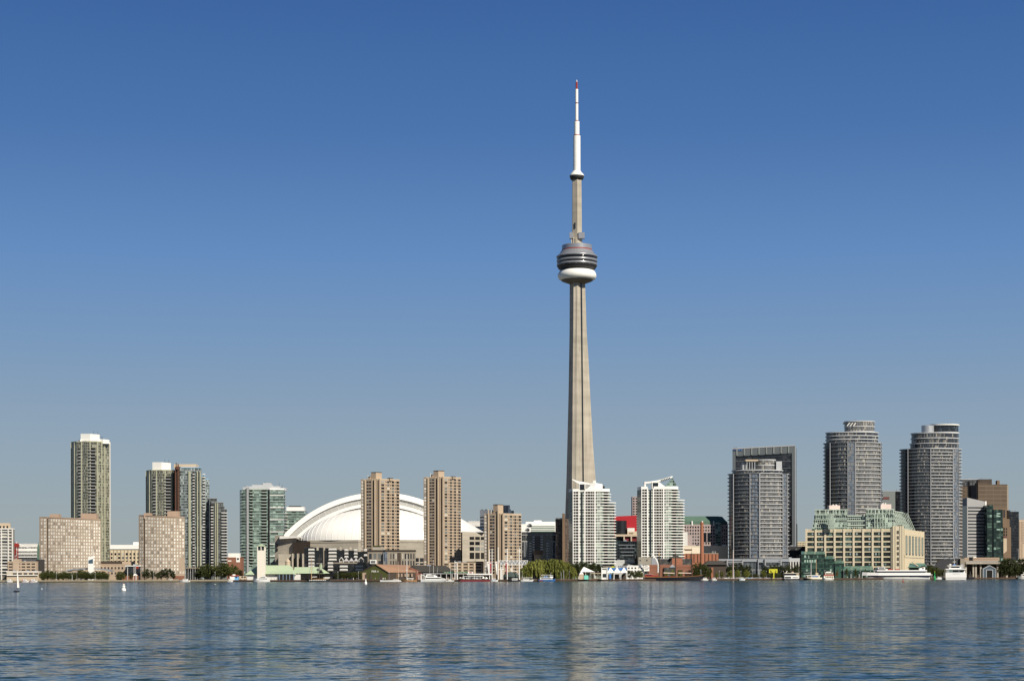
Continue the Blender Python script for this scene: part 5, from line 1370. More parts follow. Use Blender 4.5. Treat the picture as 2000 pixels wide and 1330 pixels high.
def rounds():
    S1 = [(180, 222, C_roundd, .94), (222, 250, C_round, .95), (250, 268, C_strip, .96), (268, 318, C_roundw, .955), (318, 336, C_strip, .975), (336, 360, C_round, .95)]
    t, a, bb, cy = round_tower("round glass tower in front of the black framed office slab", 1421, 1541, 927, 1090, 2000, 22, S1, 0,
        [(1429, 1530, 927, 920, 1, C_round, 0), (1475, 1515, 920, 899.5, 2, C_roundw, -3)], .62, ((212, 1.0), (250, .8), (268, 1.3), (317, .8), (336, 1.0)))
    t.part('roof_screen', MB().box(t.x(1448), t.x(1458), -12, 2, t.z(920), t.z(904)), M_grey)
    t.part('roof_screen', MB().box(t.x(1514), t.x(1525), -10, 2, t.z(920), t.z(902)), M_grey2)
    t.part('canopy', MB().box(t.x(1453), t.x(1477), -16, -2, t.z(902), t.z(899)), M_beigel)
    for k in range(4): t.part('canopy_post', MB().box(t.x(1456 + 5 * k) - .4, t.x(1456 + 5 * k) + .4, -15, -14, t.z(920), t.z(902)), M_grey)
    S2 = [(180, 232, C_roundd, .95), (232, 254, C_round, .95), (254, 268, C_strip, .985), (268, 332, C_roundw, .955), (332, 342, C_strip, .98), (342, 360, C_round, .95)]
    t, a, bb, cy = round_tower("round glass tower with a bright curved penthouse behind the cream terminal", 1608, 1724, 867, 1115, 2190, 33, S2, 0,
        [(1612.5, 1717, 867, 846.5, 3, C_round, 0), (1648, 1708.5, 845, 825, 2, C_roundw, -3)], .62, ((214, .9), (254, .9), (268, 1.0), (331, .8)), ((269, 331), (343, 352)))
    roof_clutter(t, t.x(1662), t.x(1700), -4, t.z(825), 6, 4)
    t.part('roof_canopy', MB().prism(ellipse(t.x(1664), cy, t.m(17), 10, 24), t.z(828), t.z(825.5)), M_beigel)
    for k in range(3): t.part('canopy_brace', MB().tube((t.x(1650 + 6 * k), -17, t.z(834)), (t.x(1655 + 6 * k), -17, t.z(828)), .6, n=4), M_white)
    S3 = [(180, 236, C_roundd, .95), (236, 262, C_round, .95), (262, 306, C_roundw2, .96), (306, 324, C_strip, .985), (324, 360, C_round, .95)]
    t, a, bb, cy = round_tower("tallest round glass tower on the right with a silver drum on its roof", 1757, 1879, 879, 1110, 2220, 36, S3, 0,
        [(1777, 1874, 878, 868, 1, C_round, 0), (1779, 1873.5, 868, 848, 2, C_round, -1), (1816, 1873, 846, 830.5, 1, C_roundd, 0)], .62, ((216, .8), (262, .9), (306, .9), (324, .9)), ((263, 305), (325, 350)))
    roof_clutter(t, t.x(1835), t.x(1868), -4, t.z(829.6), 5, 9)
    t.part('silver_drum', MB().lathe([(t.m(12), t.z(849)), (t.m(12), t.z(833)), (t.m(11.5), t.z(832.6))], 28, t.x(1808), -12), M_steelr)
    t.part('canopy', MB().prism(ellipse(t.x(1846), cy, t.m(28), bb * .6, 36), t.z(832), t.z(829.6)), M_white2)
    t.part('podium', MB().box(t.x(1805), t.x(1840), -bb - 4, 0, 0, t.z(1108)), C_roundw2)
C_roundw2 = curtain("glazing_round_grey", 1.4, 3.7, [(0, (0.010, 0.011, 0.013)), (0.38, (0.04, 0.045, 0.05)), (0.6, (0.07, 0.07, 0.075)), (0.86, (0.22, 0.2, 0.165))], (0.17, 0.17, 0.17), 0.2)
M_steelr = mat("silver_cladding", (0.45, 0.46, 0.48), 0.35, 0.08, 0.4, 0.5, 0.5)
rounds()

def frame_slab():
    t = T("framed_office_slab", "black glass office slab inside a tall grey frame behind the round tower", "office block", 1492, 2190)
    yt0, yt1 = 877, 871
    x0, x1 = t.x(1431), t.x(1553)
    zl, zr = t.z(yt0), t.z(yt1)
    t.part('glass_wall', MB().prism([t.p(1437, 2), t.p(1546, 2), t.p(1549, 36), t.p(1437, 36)], 0, [zl - t.m(12), zr - t.m(12), zr - t.m(12), zl - t.m(12)]), C_black)
    t.part('frame', MB().prism([t.p(1431, 0), t.p(1437, 0), t.p(1437, 38), t.p(1431, 38)], 0, zl).prism([t.p(1547, 0), t.p(1553, 0), t.p(1556, 38), t.p(1547, 38)], 0, zr)
           .prism([t.p(1437.01, 0), t.p(1546.99, 0), t.p(1546.99, 38), t.p(1437.01, 38)], [zl - t.m(14), zr - t.m(14), zr - t.m(14), zl - t.m(14)], [zl, zr, zr, zl]), M_slate)
    for k in range(8):
        px = 1439.5 + k * 14.4; zz = zl + (zr - zl) * (px - 1431) / 122
        t.part('frame_fin', MB().box(t.x(px) - .8, t.x(px) + .8, -.9, .1, zz - t.m(13), zz + .4), M_slate2)
    t.part('frame_rim', MB().prism([t.p(1430.6, -.5), t.p(1554, -.5), t.p(1554, 1), t.p(1430.6, 1)], [zl, zr, zr, zl], [zl + 1.3, zr + 1.3, zr + 1.3, zl + 1.3]), M_finw)
    for k in range(17):
        z = zr - t.m(17) - k * 8.2
        if z < 4: break
        t.part('floor_band', MB().box(t.x(1437.2), t.x(1546.8), 1.2, 2.2, z, z + .6), M_slate)
    t.part('sign', MB().box(t.x(1432), t.x(1450.5), -.5, -.1, zl - t.m(3.2), zl - t.m(.4)), M_signblue)
    for k, px in enumerate((1443.6, 1449)): t.part('sign_mark', MB().box(t.x(px) - .5, t.x(px) + .5, -.8, -.45, zl - t.m(2.4), zl - t.m(1.0)), M_lightblue)
    t.part('corner_strip', MB().box(t.x(1553.2), t.x(1555), .5, 30, 0, zr - 1), M_steel)
    for px in (1435.2, 1439): t.part('aerial', MB().box(t.x(px) - .7, t.x(px) + .7, 3, 4.2, zl, zl + 2.4), M_dark)
M_slate2 = mat("slate_green_panel", (0.17, 0.19, 0.19), 0.6, 0.08, 0.05)
M_slate = mat("slate_frame", (0.085, 0.098, 0.108), 0.5, 0.1, 0.1)
M_signblue = mat("sign_blue", (0.02, 0.045, 0.13), 0.5, 0.1)
M_lightblue = mat("sign_light_blue", (0.12, 0.3, 0.7), 0.5, 0.1)
frame_slab()

def podiums():
    t = T("podium_pavilion", "grey framed glass podium at the foot of the round tower behind the quay trees", "podium", 1490, 1950)
    t.part('glass_wall', MB().box(t.x(1416), t.x(1541), 1.5, 18, 0, t.z(1092)), C_podium)
    t.part('roof', MB().box(t.x(1451), t.x(1542), 0, 19, t.z(1096.5), t.z(1091)), M_steel)
    t.part('roof', MB().box(t.x(1404), t.x(1450), -.5, 18, t.z(1095), t.z(1091)), M_steel)
    for a, c in ((1420, 1450), (1494, 1525)):
        b = MB()
        for px in (a, c): b.box(t.x(px) - .6, t.x(px) + .6, -3, -1.8, t.z(1104), t.z(1092))
        b.box(t.x(a) - .6, t.x(c) + .6, -3.01, -1.7, t.z(1098), t.z(1096.6)).box(t.x(a) + 2, t.x(c) - 2, -3.02, -1.6, t.z(1105.5), t.z(1104.2))
        b.tube((t.x(a), -2.4, t.z(1104)), (t.x(a) + 2, -2.4, t.z(1105)), .5, n=4).tube((t.x(c), -2.4, t.z(1104)), (t.x(c) - 2, -2.4, t.z(1105)), .5, n=4)
        t.part('portal_frame', b, M_finw)
    t.part('portal_frame', MB().box(t.x(1480), t.x(1481.5), -1.5, 0, 0, t.z(1091)).box(t.x(1492.5), t.x(1494), -1.5, 0, 0, t.z(1091)).box(t.x(1481.5), t.x(1492.5), -1.4, -.1, t.z(1098), t.z(1096.6)), M_steel)
    t = blk("podium_gallery", "small pale gallery with white columns between the podium and the green atrium", "gallery", 1541, 1561.5, 1090, 1955, 10, M_dark, over=.1)
    t.part('fascia', MB().box(t.x(1540.5), t.x(1562), -.9, .4, t.z(1097), t.z(1089.8)), M_grey2)
    for px in (1544, 1549, 1554.5, 1560): t.part('column', MB().box(t.x(px) - .5, t.x(px) + .5, -.8, .2, 0, t.z(1097)), M_white2)
    t = T("stepped_cream_tower", "cream stepped tower with small square windows at the right edge of the framed slab", "tower block", 1548, 2300)
    t.part('wall', MB().box(t.x(1538), t.x(1548), 0, 22, 0, t.z(1013.5)).box(t.x(1548.02), t.x(1552), .2, 22, 0, t.z(1018)).box(t.x(1552.02), t.x(1557.5), .4, 22, 0, t.z(1023)), M_cream)
    t.fac(t.p(1540), t.p(1556), t.z(1062), t.z(1024), 8, 4, .5, .5, W_dark); t.finish()
    t = blk("far_arcade", "far low cream block with square windows left of the cream terminal", "building", 1556, 1580, 1057.5, 2330, 20, M_cream, 2, 8, .5, .5, W_dark, 1059, 1066)
    t.finish()
    t = blk("dark_office", "dark low office block between the round tower and the cream terminal", "office block", 1541, 1577, 1066.5, 2120, 24, M_navy2, 3, 9, .55, .4, W_dark, 1069, 1090, M_dark)
    t.finish()
M_navy2 = mat("charcoal_panel", (0.035, 0.036, 0.042), 0.6, 0.15)
C_podium = curtain("glazing_podium", 1.5, 9.0, [(0, (0.02, 0.028, 0.036)), (0.5, (0.045, 0.06, 0.075)), (0.85, (0.12, 0.13, 0.14))], (0.28, 0.29, 0.31), 0.16, 0.08, (0.3, 0.31, 0.33))
podiums()

# ================================================================ cream terminal
def terminal():
    t = T("terminal_warehouse", "cream converted warehouse with rows of wide windows and pale green upper storeys", "warehouse", 1741, 2015)
    fl, fr = t.p(1575, 22), t.p(1742, 2)
    c1 = t.p(1764.5, -.6)
    rr = t.p(1804.5, 150)
    z_t = t.z(1032)
    # front bays
    zb = 0; ang = atan2(fr[1] - fl[1], fr[0] - fl[0]); L = hypot(fr[0] - fl[0], fr[1] - fl[1])
    nx, ny = sin(ang), -cos(ang)
    inner = lambda p, d: (p[0] - nx * d, p[1] - ny * d)
    back = (fl[0] + (rr[0] - c1[0]), fl[1] + (rr[1] - c1[1]))
    t.part('wall', MB().prism([inner(fl, 1.2), inner(fr, 1.2), (c1[0] - 2, c1[1] + 3), (rr[0] - 1.5, rr[1]), back], 0, z_t - .5), M_cream)
    floors = [(1039, 1044.5), (1048.8, 1055), (1059.2, 1064.8), (1069.4, 1075.4), (1078.6, 1085), (1088.8, 1095.3), (1098.8, 1104.6), (1108.5, 1115)]
    nb = 9
    for i in range(nb + 1):
        q = lerp(fl, fr, i / nb); w = 2.2 if i < nb else 2.0
        t.part('pier', MB().obox(q[0] - nx * .2, q[1] - ny * .2, ang, w, 2.0, 0, z_t + .3), M_creamp)
    for k, (ya, yb) in enumerate(floors):
        for i in range(nb):
            p, q = lerp(fl, fr, (i + .5) / nb), None
            c = inner(p, 1.0)
            za, zb_ = t.z(yb + .6), t.z(ya - .5)
            t.win.setdefault('window', []).append((c[0], c[1], (za + zb_) / 2, ang, L / nb - 2.1, zb_ - za, .5, W_bay))
            # two lighter sashes set in each bay
            for d in (-.17, .17):
                if (i * 7 + k * 3 + (1 if d > 0 else 0)) % 3:
                    c2 = inner(lerp(fl, fr, (i + .5 + d) / nb), .72)
                    t.win.setdefault('sash', []).append((c2[0], c2[1], (za + zb_) / 2 + .3, ang, 2.0, (zb_ - za) * .55, .1, W_sash))
        nxt = floors[k + 1][0] if k + 1 < len(floors) else 1120
        pm = lerp(fl, fr, .5); c = inner(pm, .55)
        t.part('spandrel', MB().obox(c[0], c[1], ang, L - .1, 1.1, t.z(nxt - .5), t.z(yb + .6)), M_cream)
    c = inner(lerp(fl, fr, .5), .6)
    t.part('cornice', MB().obox(c[0], c[1], ang, L, 1.4, t.z(1038.5), z_t), M_cream)
    # corner tower
    tp = [fr, c1, (c1[0] + (rr[0] - c1[0]) * .05, c1[1] + (rr[1] - c1[1]) * .05), (fr[0] + 3, fr[1] + 12)]
    zc = t.z(1027)
    t.part('corner_tower', MB().prism([(fr[0], fr[1] - 1.6), (c1[0], c1[1] - 1.0), (c1[0] + 1.6, c1[1] + 7), (fr[0] + 3, fr[1] + 12)], 0, zc), M_creamp)
    t.part('tower_cap', MB().box(t.x(1755), t.x(1763), 1, 6, zc, zc + 1), M_dark)
    for f in (.1, .3, .72, .9):
        q = lerp((fr[0], fr[1] - 1.6), (c1[0], c1[1] - 1.0), f); t.part('tower_rib', MB().box(q[0] - .45, q[0] + .45, q[1] - .5, q[1] + .4, 0, zc + .2), M_cream)
    t.fac(lerp((fr[0], fr[1] - 1.75), (c1[0], c1[1] - 1.15), .39), lerp((fr[0], fr[1] - 1.75), (c1[0], c1[1] - 1.15), .61), t.z(1107), t.z(1034), 7, 2, .62, .62, W_black, 'slit_window')
    # long right side
    sa, sb = lerp(c1, rr, .055), rr
    ang2 = atan2(sb[1] - sa[1], sb[0] - sa[0]); L2 = hypot(sb[0] - sa[0], sb[1] - sa[1]); mx, my = sin(ang2), -cos(ang2)
    t.part('side_wall', MB().prism([sa, sb, (sb[0] - mx * 3, sb[1] - my * 3), (sa[0] - mx * 3, sa[1] - my * 3)], 0, z_t - .4), M_cream)
    n = 6
    for i in range(n):
        q = lerp(sa, sb, (i + .45) / n)
        t.part('tall_window', MB().obox(q[0], q[1], ang2, L2 / n * .62, .6, t.z(1083), t.z(1045)), W_bay)
        t.part('window_bay', MB().obox(q[0] + mx * .2, q[1] + my * .2, ang2, L2 / n * .1, .8, t.z(1081), t.z(1046)), M_teal)
    for i in range(26):
        q = lerp(sa, sb, (i + .5) / 26); t.part('side_rib', MB().obox(q[0], q[1], ang2, 1.6, .7, t.z(1043.5), t.z(1034)), M_creamp)
        t.part('side_rib', MB().obox(q[0], q[1], ang2, 1.6, .7, t.z(1108), t.z(1088)), M_creamp)
    for i in range(n + 1):
        q = lerp(sa, sb, min(.99, max(.01, i / n))); t.part('side_pier', MB().obox(q[0], q[1], ang2, 2.2, 1.4, 0, z_t), M_creamp)
    t.part('side_course', MB().obox((sa[0] + sb[0]) / 2, (sa[1] + sb[1]) / 2, ang2, L2, 1.6, t.z(1088), t.z(1083.5)), M_cream)
    # pale green upper storeys, stepped back; four floors of terraces
    def P2(px, dy): return t.p(px, dy)
    yf = [1033, 1024, 1014.5, 1005]
    for k in range(4):
        za, zb_ = t.z(yf[k], 14), t.z(yf[k] - 9.2, 14); ins = 3.0 * k
        lx = 1587 + 1.6 * k; d = 16 + ins
        for (a, c, dd) in ((lx, 1655, 0), (1691.5, 1748 - .5 * k, -3)):
            if c == 1655: poly = [P2(a, d + 5), P2(c, d), P2(c, d + 30), P2(a + 2, d + 30)]
            else:
                far = lerp((c1[0] - 12 - ins, c1[1] + 8 + ins), (rr[0] - 12 - ins, rr[1]), .93 - .03 * k)
                poly = [P2(a, d - 4), P2(c, d - 6), (c1[0] - 9 - ins, c1[1] + 16 + ins), (far[0], far[1]), (far[0] - 30, far[1]), P2(a, d + 30)]
            t.part('upper_glazing', MB().prism(poly, za, zb_ + .02 * k), C_upper)
            off = 1.6
            poly2 = [(x, y - (off if i < 3 and y < 60 else 0)) for i, (x, y) in enumerate(poly)]
            poly2 = [(x + (1.4 if (i == 3 and c != 1655) or (i == 2 and c != 1655) else 0), y) for i, (x, y) in enumerate(poly2)]
            t.part('terrace_slab', MB().prism(poly2, za - .3, za + .9), M_teal3 if k else M_verd)
        if k < 3:
            t.part('upper_glazing', MB().prism([P2(1653, d + 3), P2(1692, d), P2(1692, d + 24), P2(1653, d + 24)], za, zb_), C_upper)
            t.part('terrace_slab', MB().prism([P2(1653, d + 2), P2(1692, d - 1), P2(1692, d + 4), P2(1653, d + 6)], zb_ - 1.4, zb_), M_teal)
    zt_ = t.z(995.6, 20)
    t.part('upper_roof', MB().prism([P2(1591, 29), P2(1656, 24), P2(1656, 56), P2(1593, 56)], zt_, zt_ + 1.0), M_teal)
    far = lerp((c1[0] - 21, c1[1] + 17), (rr[0] - 21, rr[1]), .84)
    t.part('upper_roof', MB().prism([P2(1691, 20), P2(1747, 18), (c1[0] - 17, c1[1] + 24), (far[0] + 1, far[1]), (far[0] - 28, far[1]), P2(1691, 60)], zt_, zt_ + 1.0), M_teal)
    for px in (1594, 1601.5, 1613, 1619, 1628, 1633, 1640, 1652, 1694, 1701, 1708, 1715, 1722, 1729, 1736, 1743):
        t.part('column', MB().box(t.x(px, 20) - .4, t.x(px, 20) + .4, 20.4 if px < 1660 else 14.6, 21.4 if px < 1660 else 16, t.z(1005, 20), zt_), M_teal)
    for a, c in ((1619, 1628), (1708, 1729)):
        for k in range(5): 
            px = a + (c - a) * k / 4; t.part('bay_post', MB().box(t.x(px, 12) - .3, t.x(px, 12) + .3, 10.2, 12, t.z(1033), t.z(1004)), M_teal)
    # sloped terrace fins on the long side
    for i in range(12):
        q0 = lerp((c1[0] - 6, c1[1] + 14), (rr[0] - 6, rr[1]), .02 + .075 * i)
        q1 = (q0[0] - 9, q0[1] + 2)
        t.part('slope_fin', MB().tube((q0[0], q0[1], z_t), (q1[0], q1[1], t.z(996.5, 30)), .35, n=4), M_teal)
    t.part('penthouse', MB().box(t.x(1620, 34), t.x(1641, 34), 34, 46, zt_, t.z(986.5, 34)), M_pinkw)
    t.part('penthouse', MB().box(t.x(1720.5, 34), t.x(1741, 34), 34, 46, zt_, t.z(984.5, 34)), M_pinkw)
    for px, yy in ((1627, 985), (1633, 985), (1724, 982.5), (1729, 982.5)): t.part('roof_vent', MB().lathe([(1.2, t.z(yy + 2.5, 34)), (1.2, t.z(yy - .5, 34))], 10, t.x(px, 38), 38), M_white2)
    t.finish()
    # green glazed atrium stepping along the foot
    q = T("glazed_atrium", "dark green glazed atrium stepping down along the foot of the cream warehouse", "atrium", 1600, 1990)
    for (a, c, yt, dep) in ((1565, 1611.5, 1082, 0), (1611.6, 1630, 1091, -1), (1630.1, 1648.5, 1100, -2)):
        q.part('glass_wall', MB().box(q.x(a), q.x(c), dep, dep + 18, 0, q.z(yt)), C_green)
        q.part('sloped_roof', MB().prism([q.p(a, dep - .4), q.p(c, dep - .4), q.p(c, dep + 12), q.p(a, dep + 12)], q.z(yt), [q.z(yt), q.z(yt), q.z(yt - 5.8), q.z(yt - 5.8)]), C_groof)
        q.part('eaves', MB().box(q.x(a) - .2, q.x(c) + .2, dep - .8, dep + .2, q.z(yt) - .5, q.z(yt) + .3), M_greend)
        for k in range(1, 4):
            if q.z(yt + 9.5 * k) > 2: q.part('floor_band', MB().box(q.x(a), q.x(c), dep - .5, dep + .2, q.z(yt + 9.5 * k), q.z(yt + 9.5 * k - 1.6)), M_greend)
    q.part('low_roof', MB().prism([q.p(1646, -6), q.p(1705.5, -6), q.p(1704, 6), q.p(1650, 6)], q.z(1114), [q.z(1113), q.z(1113), q.z(1105), q.z(1105)]), C_groof)
    q.part('low_wall', MB().box(q.x(1646), q.x(1705), -5.4, 4, 0, q.z(1114)), C_green)
    q.part('entrance', MB().box(q.x(1630), q.x(1642), -3.2, -1.9, 0, q.z(1106)), M_greend)
    q.fac(q.p(1570, 0), q.p(1609, 0), q.z(1090), q.z(1082.5), 1, 8, .62, .7, W_green); q.fac(q.p(1570, 0), q.p(1609, 0), q.z(1099), q.z(1092), 1, 8, .62, .7, W_green)
    q.finish()
    w = T("glazed_awning", "dark green glazed awning against the right side of the cream warehouse", "awning", 1790, 2050)
    w.part('roof', MB().prism([w.p(1768, 0), w.p(1806, 30), w.p(1812, 30), w.p(1772, -8)], w.z(1108), [w.z(1099.5), w.z(1099.5), w.z(1107.5), w.z(1107.5)]), C_groof)
    w.part('wall', MB().prism([w.p(1769, 2), w.p(1806, 32), w.p(1806, 36), w.p(1769, 8)], 0, w.z(1107)), C_green)
    w.part('rafter', MB().tube((w.x(1783), 4, w.z(1097)), (w.x(1797), 12, w.z(1105)), .7, n=4), M_beigel)
W_bay = winmat("bay_glazing", [(0, (0.012, 0.014, 0.012)), (0.5, (0.022, 0.028, 0.024)), (0.75, (0.05, 0.07, 0.06)), (0.9, (0.12, 0.17, 0.15))])
W_sash = winmat("bay_sash", [(0, (0.02, 0.028, 0.025)), (0.3, (0.07, 0.11, 0.095)), (0.6, (0.14, 0.2, 0.175)), (0.9, (0.26, 0.33, 0.33))])
M_creamp = mat("cream_pier", (0.60, 0.53, 0.40), 0.8, 0.05, 0.15)
M_pinkw = mat("pale_pink_box", (0.66, 0.54, 0.50), 0.7, 0.05)
M_teal3 = mat("teal_terrace", (0.31, 0.37, 0.32), 0.5, 0.08)
C_upper = curtain("glazing_upper", 2.2, 5.2, [(0, (0.01, 0.016, 0.014)), (0.35, (0.035, 0.05, 0.045)), (0.6, (0.11, 0.155, 0.13)), (0.84, (0.36, 0.44, 0.38))], (0.40, 0.47, 0.415), 0.2, 0.12, (0.385, 0.455, 0.40))
C_groof = curtain("glazed_roof", 1.0, 3.0, [(0, (0.03, 0.07, 0.055)), (0.5, (0.045, 0.095, 0.075)), (0.85, (0.07, 0.13, 0.1))], (0.10, 0.18, 0.145), 0.3, 0.0)
terminal()

# ================================================================ right hand towers
def right_side():
    t = blk("slate_offices", "grey slate office block between the two tall round towers", "office block", 1724, 1762, 958.5, 2420, 30, M_slate2, roof=M_finw)
    t.part('dark_side', MB().box(t.x(1750), t.x(1762), -1, 10, 0, t.z(959.5)), C_black)
    t.part('sign_band', MB().box(t.x(1725), t.x(1737), -.4, .1, t.z(975), t.z(970)), M_maroon2)
    # brown tower
    t = T("brown_office_tower", "large brown office tower with a stepped roof and faint window bands", "office tower", 1935, 2450)
    t.part('wall', MB().prism([t.p(1911, 0), t.p(1967, 8), t.p(1969, 40), t.p(1911, 46)], 0, [t.z(946), t.z(945), t.z(945), t.z(946)]), C_brown)
    t.part('side_wall', MB().prism([t.p(1891, 28), t.p(1910.8, 0.3), t.p(1910.8, 40), t.p(1891, 50)], 0, t.z(946)), M_brownd2)
    t.part('corner_pier', MB().prism([t.p(1907, 2), t.p(1911, -.6), t.p(1911.5, 4), t.p(1907, 6)], 0, t.z(936.5)), M_brown)
    t.part('corner_pier', MB().prism([t.p(1890, 26), t.p(1893.5, 22), t.p(1893.5, 30), t.p(1890, 30)], 0, t.z(938)), M_brown)
    t.part('roof_plant', MB().box(t.x(1913), t.x(1932), 8, 24, t.z(946), t.z(941.5)), M_brownd2)
    t.part('roof_plant', MB().box(t.x(1918), t.x(1943), 14, 30, t.z(946), t.z(934.5)), M_brownd)
    t.part('roof_plant', MB().box(t.x(1951), t.x(1956), 8, 16, t.z(946), t.z(937.5)), M_brown)
    t.part('edge_strip', MB().prism([t.p(1967.1, 8.2), t.p(1970, 9), t.p(1970, 38), t.p(1967.1, 38)], 0, t.z(947)), M_stone)
    t = blk("glass_roof_office", "grey glass office just behind the brown tower's left shoulder", "office tower", 1879, 1930, 935.5, 2560, 30, C_blue3, roof=M_grey2)
    t.part('brown_wing', MB().box(t.x(1870), t.x(1892), -3, 12, 0, t.z(950)), C_brown)
    # slanted grey building with black bands
    t = T("slanted_grey_building", "pale grey building with a slanted roof and thin black window bands", "office block", 1908, 2260)
    p0, p1 = t.p(1889, 0), t.p(1924.5, 6)
    zl, zr = t.z(971.5), t.z(979)
    t.part('wall', MB().prism([p0, p1, t.p(1925, 40), t.p(1880, 30)], 0, [zl, zr, zr, zl]), M_grey4)
    t.part('corner_fin', MB().prism([t.p(1924.6, 5.5), t.p(1927, 6), t.p(1927, 12), t.p(1924.6, 11)], 0, zr + .5), M_white)
    t.part('side_wall', MB().prism([t.p(1879, 26), t.p(1888.7, .4), t.p(1888.7, 12), t.p(1879, 30)], 0, t.z(987)), C_black)
    for k in range(15):
        z = t.z(992.3 + 6.45 * k); a, c = lerp(p0, p1, .05), lerp(p0, p1, .97)
        t.part('window_band', MB().prism([(a[0], a[1] - .15), (c[0], c[1] - .15), (c[0], c[1] + .3), (a[0], a[1] + .3)], z, z + 1.55), M_glassd)
    # green glass office
    t = T("green_mirror_office", "dark green mirror glass office right of the slanted grey building", "office block", 1943, 2250)
    t.part('glass_wall', MB().box(t.x(1928), t.x(1940), 0, 28, 0, t.z(986)), C_green2)
    t.part('glass_wall', MB().box(t.x(1940.02), t.x(1958), -2, 26, 0, t.z(995)), C_green2)
    for k in range(16):
        for a in (1930, 1946):
            if (k * 5 + a) % 3: t.part('light_panel', MB().box(t.x(a), t.x(a + 7), -2.2 if a > 1940 else -.2, 1, t.z(1004 + 5.2 * k), t.z(1001.5 + 5.2 * k)), W_green)
    t = T("tan_stepped_tower", "brown stone tower stepped at the right with a pale tall panel", "tower block", 1965, 2330)
    for a, c, yt, dy in ((1942, 1968, 991.5, 4), (1958, 1972, 1013, 0), (1959, 1974, 1029, -2)):
        t.part('wall', MB().box(t.x(a), t.x(c), dy, 24, 0, t.z(yt)), M_brown)
    t.fac(t.p(1959.5, -2), t.p(1968, -2), t.z(1047), t.z(1030), 3, 2, .6, .7, W_black)
    t.part('pale_panel', MB().prism([t.p(1960, -2.6), t.p(1966.5, -2.6), t.p(1966.5, -1.9), t.p(1960, -1.9)], [t.z(1081), t.z(1076), t.z(1076), t.z(1081)], t.z(1051)), M_beigel)
    t.part('emblem', MB().box(t.x(1960.5), t.x(1966), -2.8, -1.95, t.z(1050.5), t.z(1047)), M_maroon2)
    for k in range(6): t.part('dark_strip', MB().box(t.x(1962), t.x(1965), 3.6 if k == 0 else -2.4, 4.4, t.z(1010) if k == 0 else t.z(1085), t.z(995) if k == 0 else t.z(1084)), M_black) if k == 0 else None
    t.finish()
    t = blk("black_tower", "almost black office tower at the right with dim window rows", "office tower", 1970.5, 1990, 999, 2400, 26, C_black, over=.1)
    t.part('roof_plant', MB().box(t.x(1970.5), t.x(1975), 3, 18, t.z(999), t.z(996)), M_dark)
    t = blk("cream_far_tower", "cream tower with brown vertical stripes at the far right edge", "tower block", 1990.5, 2016, 1014, 2650, 26, M_beigel, roof=M_pinkgrey)
    for px in (1992.5, 1996.5, 2002): t.part('stripe', MB().box(t.x(px) - .9, t.x(px) + .9, -.3, .1, 0, t.z(1018)), M_pinkd)
    t.fac(t.p(1994), t.p(2000), t.z(1062), t.z(1018), 14, 2, .4, .5, W_dark); t.finish()
    # highway deck and low building
    t = T("tan_depot", "long low tan depot with brown stripes beneath the slanted grey building", "depot", 1918, 2170)
    t.part('wall', MB().box(t.x(1884), t.x(1952), 0, 20, 0, t.z(1088.5)), M_stone3)
    for ya, yb in ((1090.5, 1089.4), (1094.5, 1092.6)): t.part('stripe', MB().box(t.x(1901), t.x(1951), -.25, .1, t.z(ya + 1), t.z(yb)), M_pinkd)
    t.part('glass_end', MB().box(t.x(1893), t.x(1900), -.3, .1, t.z(1094), t.z(1087.8)), W_mix)
    t.part('roof_light', MB().box(t.x(1902), t.x(1908), 2, 6, t.z(1088.5), t.z(1087)), M_white)
    t = T("highway_deck", "raised concrete highway deck on columns behind the blue grey boat shed", "bridge", 1930, 2150)
    t.part('deck', MB().box(t.x(1884), t.x(2030), -6, 8, t.z(1101), t.z(1097)), M_conc2)
    t.part('railing', MB().box(t.x(1884), t.x(2030), -6.2, -5.9, t.z(1097), t.z(1095.6)), M_grey)
    for px in (1886, 1900.5, 1905.5, 1915, 1930, 1948, 1966, 1984): t.part('column', MB().box(t.x(px) - .9, t.x(px) + .9, -2, 1, 0, t.z(1101)), M_conc2)
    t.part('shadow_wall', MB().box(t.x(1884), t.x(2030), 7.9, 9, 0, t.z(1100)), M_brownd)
    t = T("boat_shed", "small blue grey gabled boat shed with white trim under the highway deck", "shed", 1932.5, 2100)
    w = t.m(12.4)
    t.part('wall', MB().box(-w, w, 0, 9, 0, t.z(1110.5)).gable(-w, w, .001, 9, t.z(1110.5), t.z(1104.5)), M_bluegrey)
    b = MB()
    for s_ in (-1, 1):
        b.tube((s_ * w * 1.06, -.3, t.z(1111)), (0, -.3, t.z(1104)), .45, n=4).box(s_ * w - .3, s_ * w + .3, -.3, .2, 0, t.z(1110.8))
    t.part('trim', b, M_grey2)
    t.part('doorway', MB().box(t.x(1926.5), t.x(1939), -.2, .1, 0, t.z(1113)), W_black)
    t.part('door_frame', MB().box(t.x(1926), t.x(1927), -.4, .05, 0, t.z(1113)).box(t.x(1938.2), t.x(1939.2), -.4, .05, 0, t.z(1113)).box(t.x(1926), t.x(1939.2), -.42, .05, t.z(1113), t.z(1112)), M_grey2)
    t = blk("dark_theatre", "dark blue hall with a sloping roof at the foot of the tallest round tower", "hall", 1836, 1876, 1091, 2090, 16, M_navy2)
    t.part('slope', MB().prism([t.p(1826, 0), t.p(1836, 0), t.p(1836, 14), t.p(1826, 14)], 0, [t.z(1103), t.z(1092), t.z(1092), t.z(1103)]), M_navy2)
    t.part('stone_pier', MB().box(t.x(1874.5), t.x(1883), -3, 4, 0, t.z(1090)), M_stone)
M_maroon2 = mat("dull_maroon", (0.13, 0.05, 0.05), 0.6, 0.1)
M_black = M_dark
M_stone3 = mat("tan_stone", (0.34, 0.26, 0.19), 0.8, 0.1, 0.1)
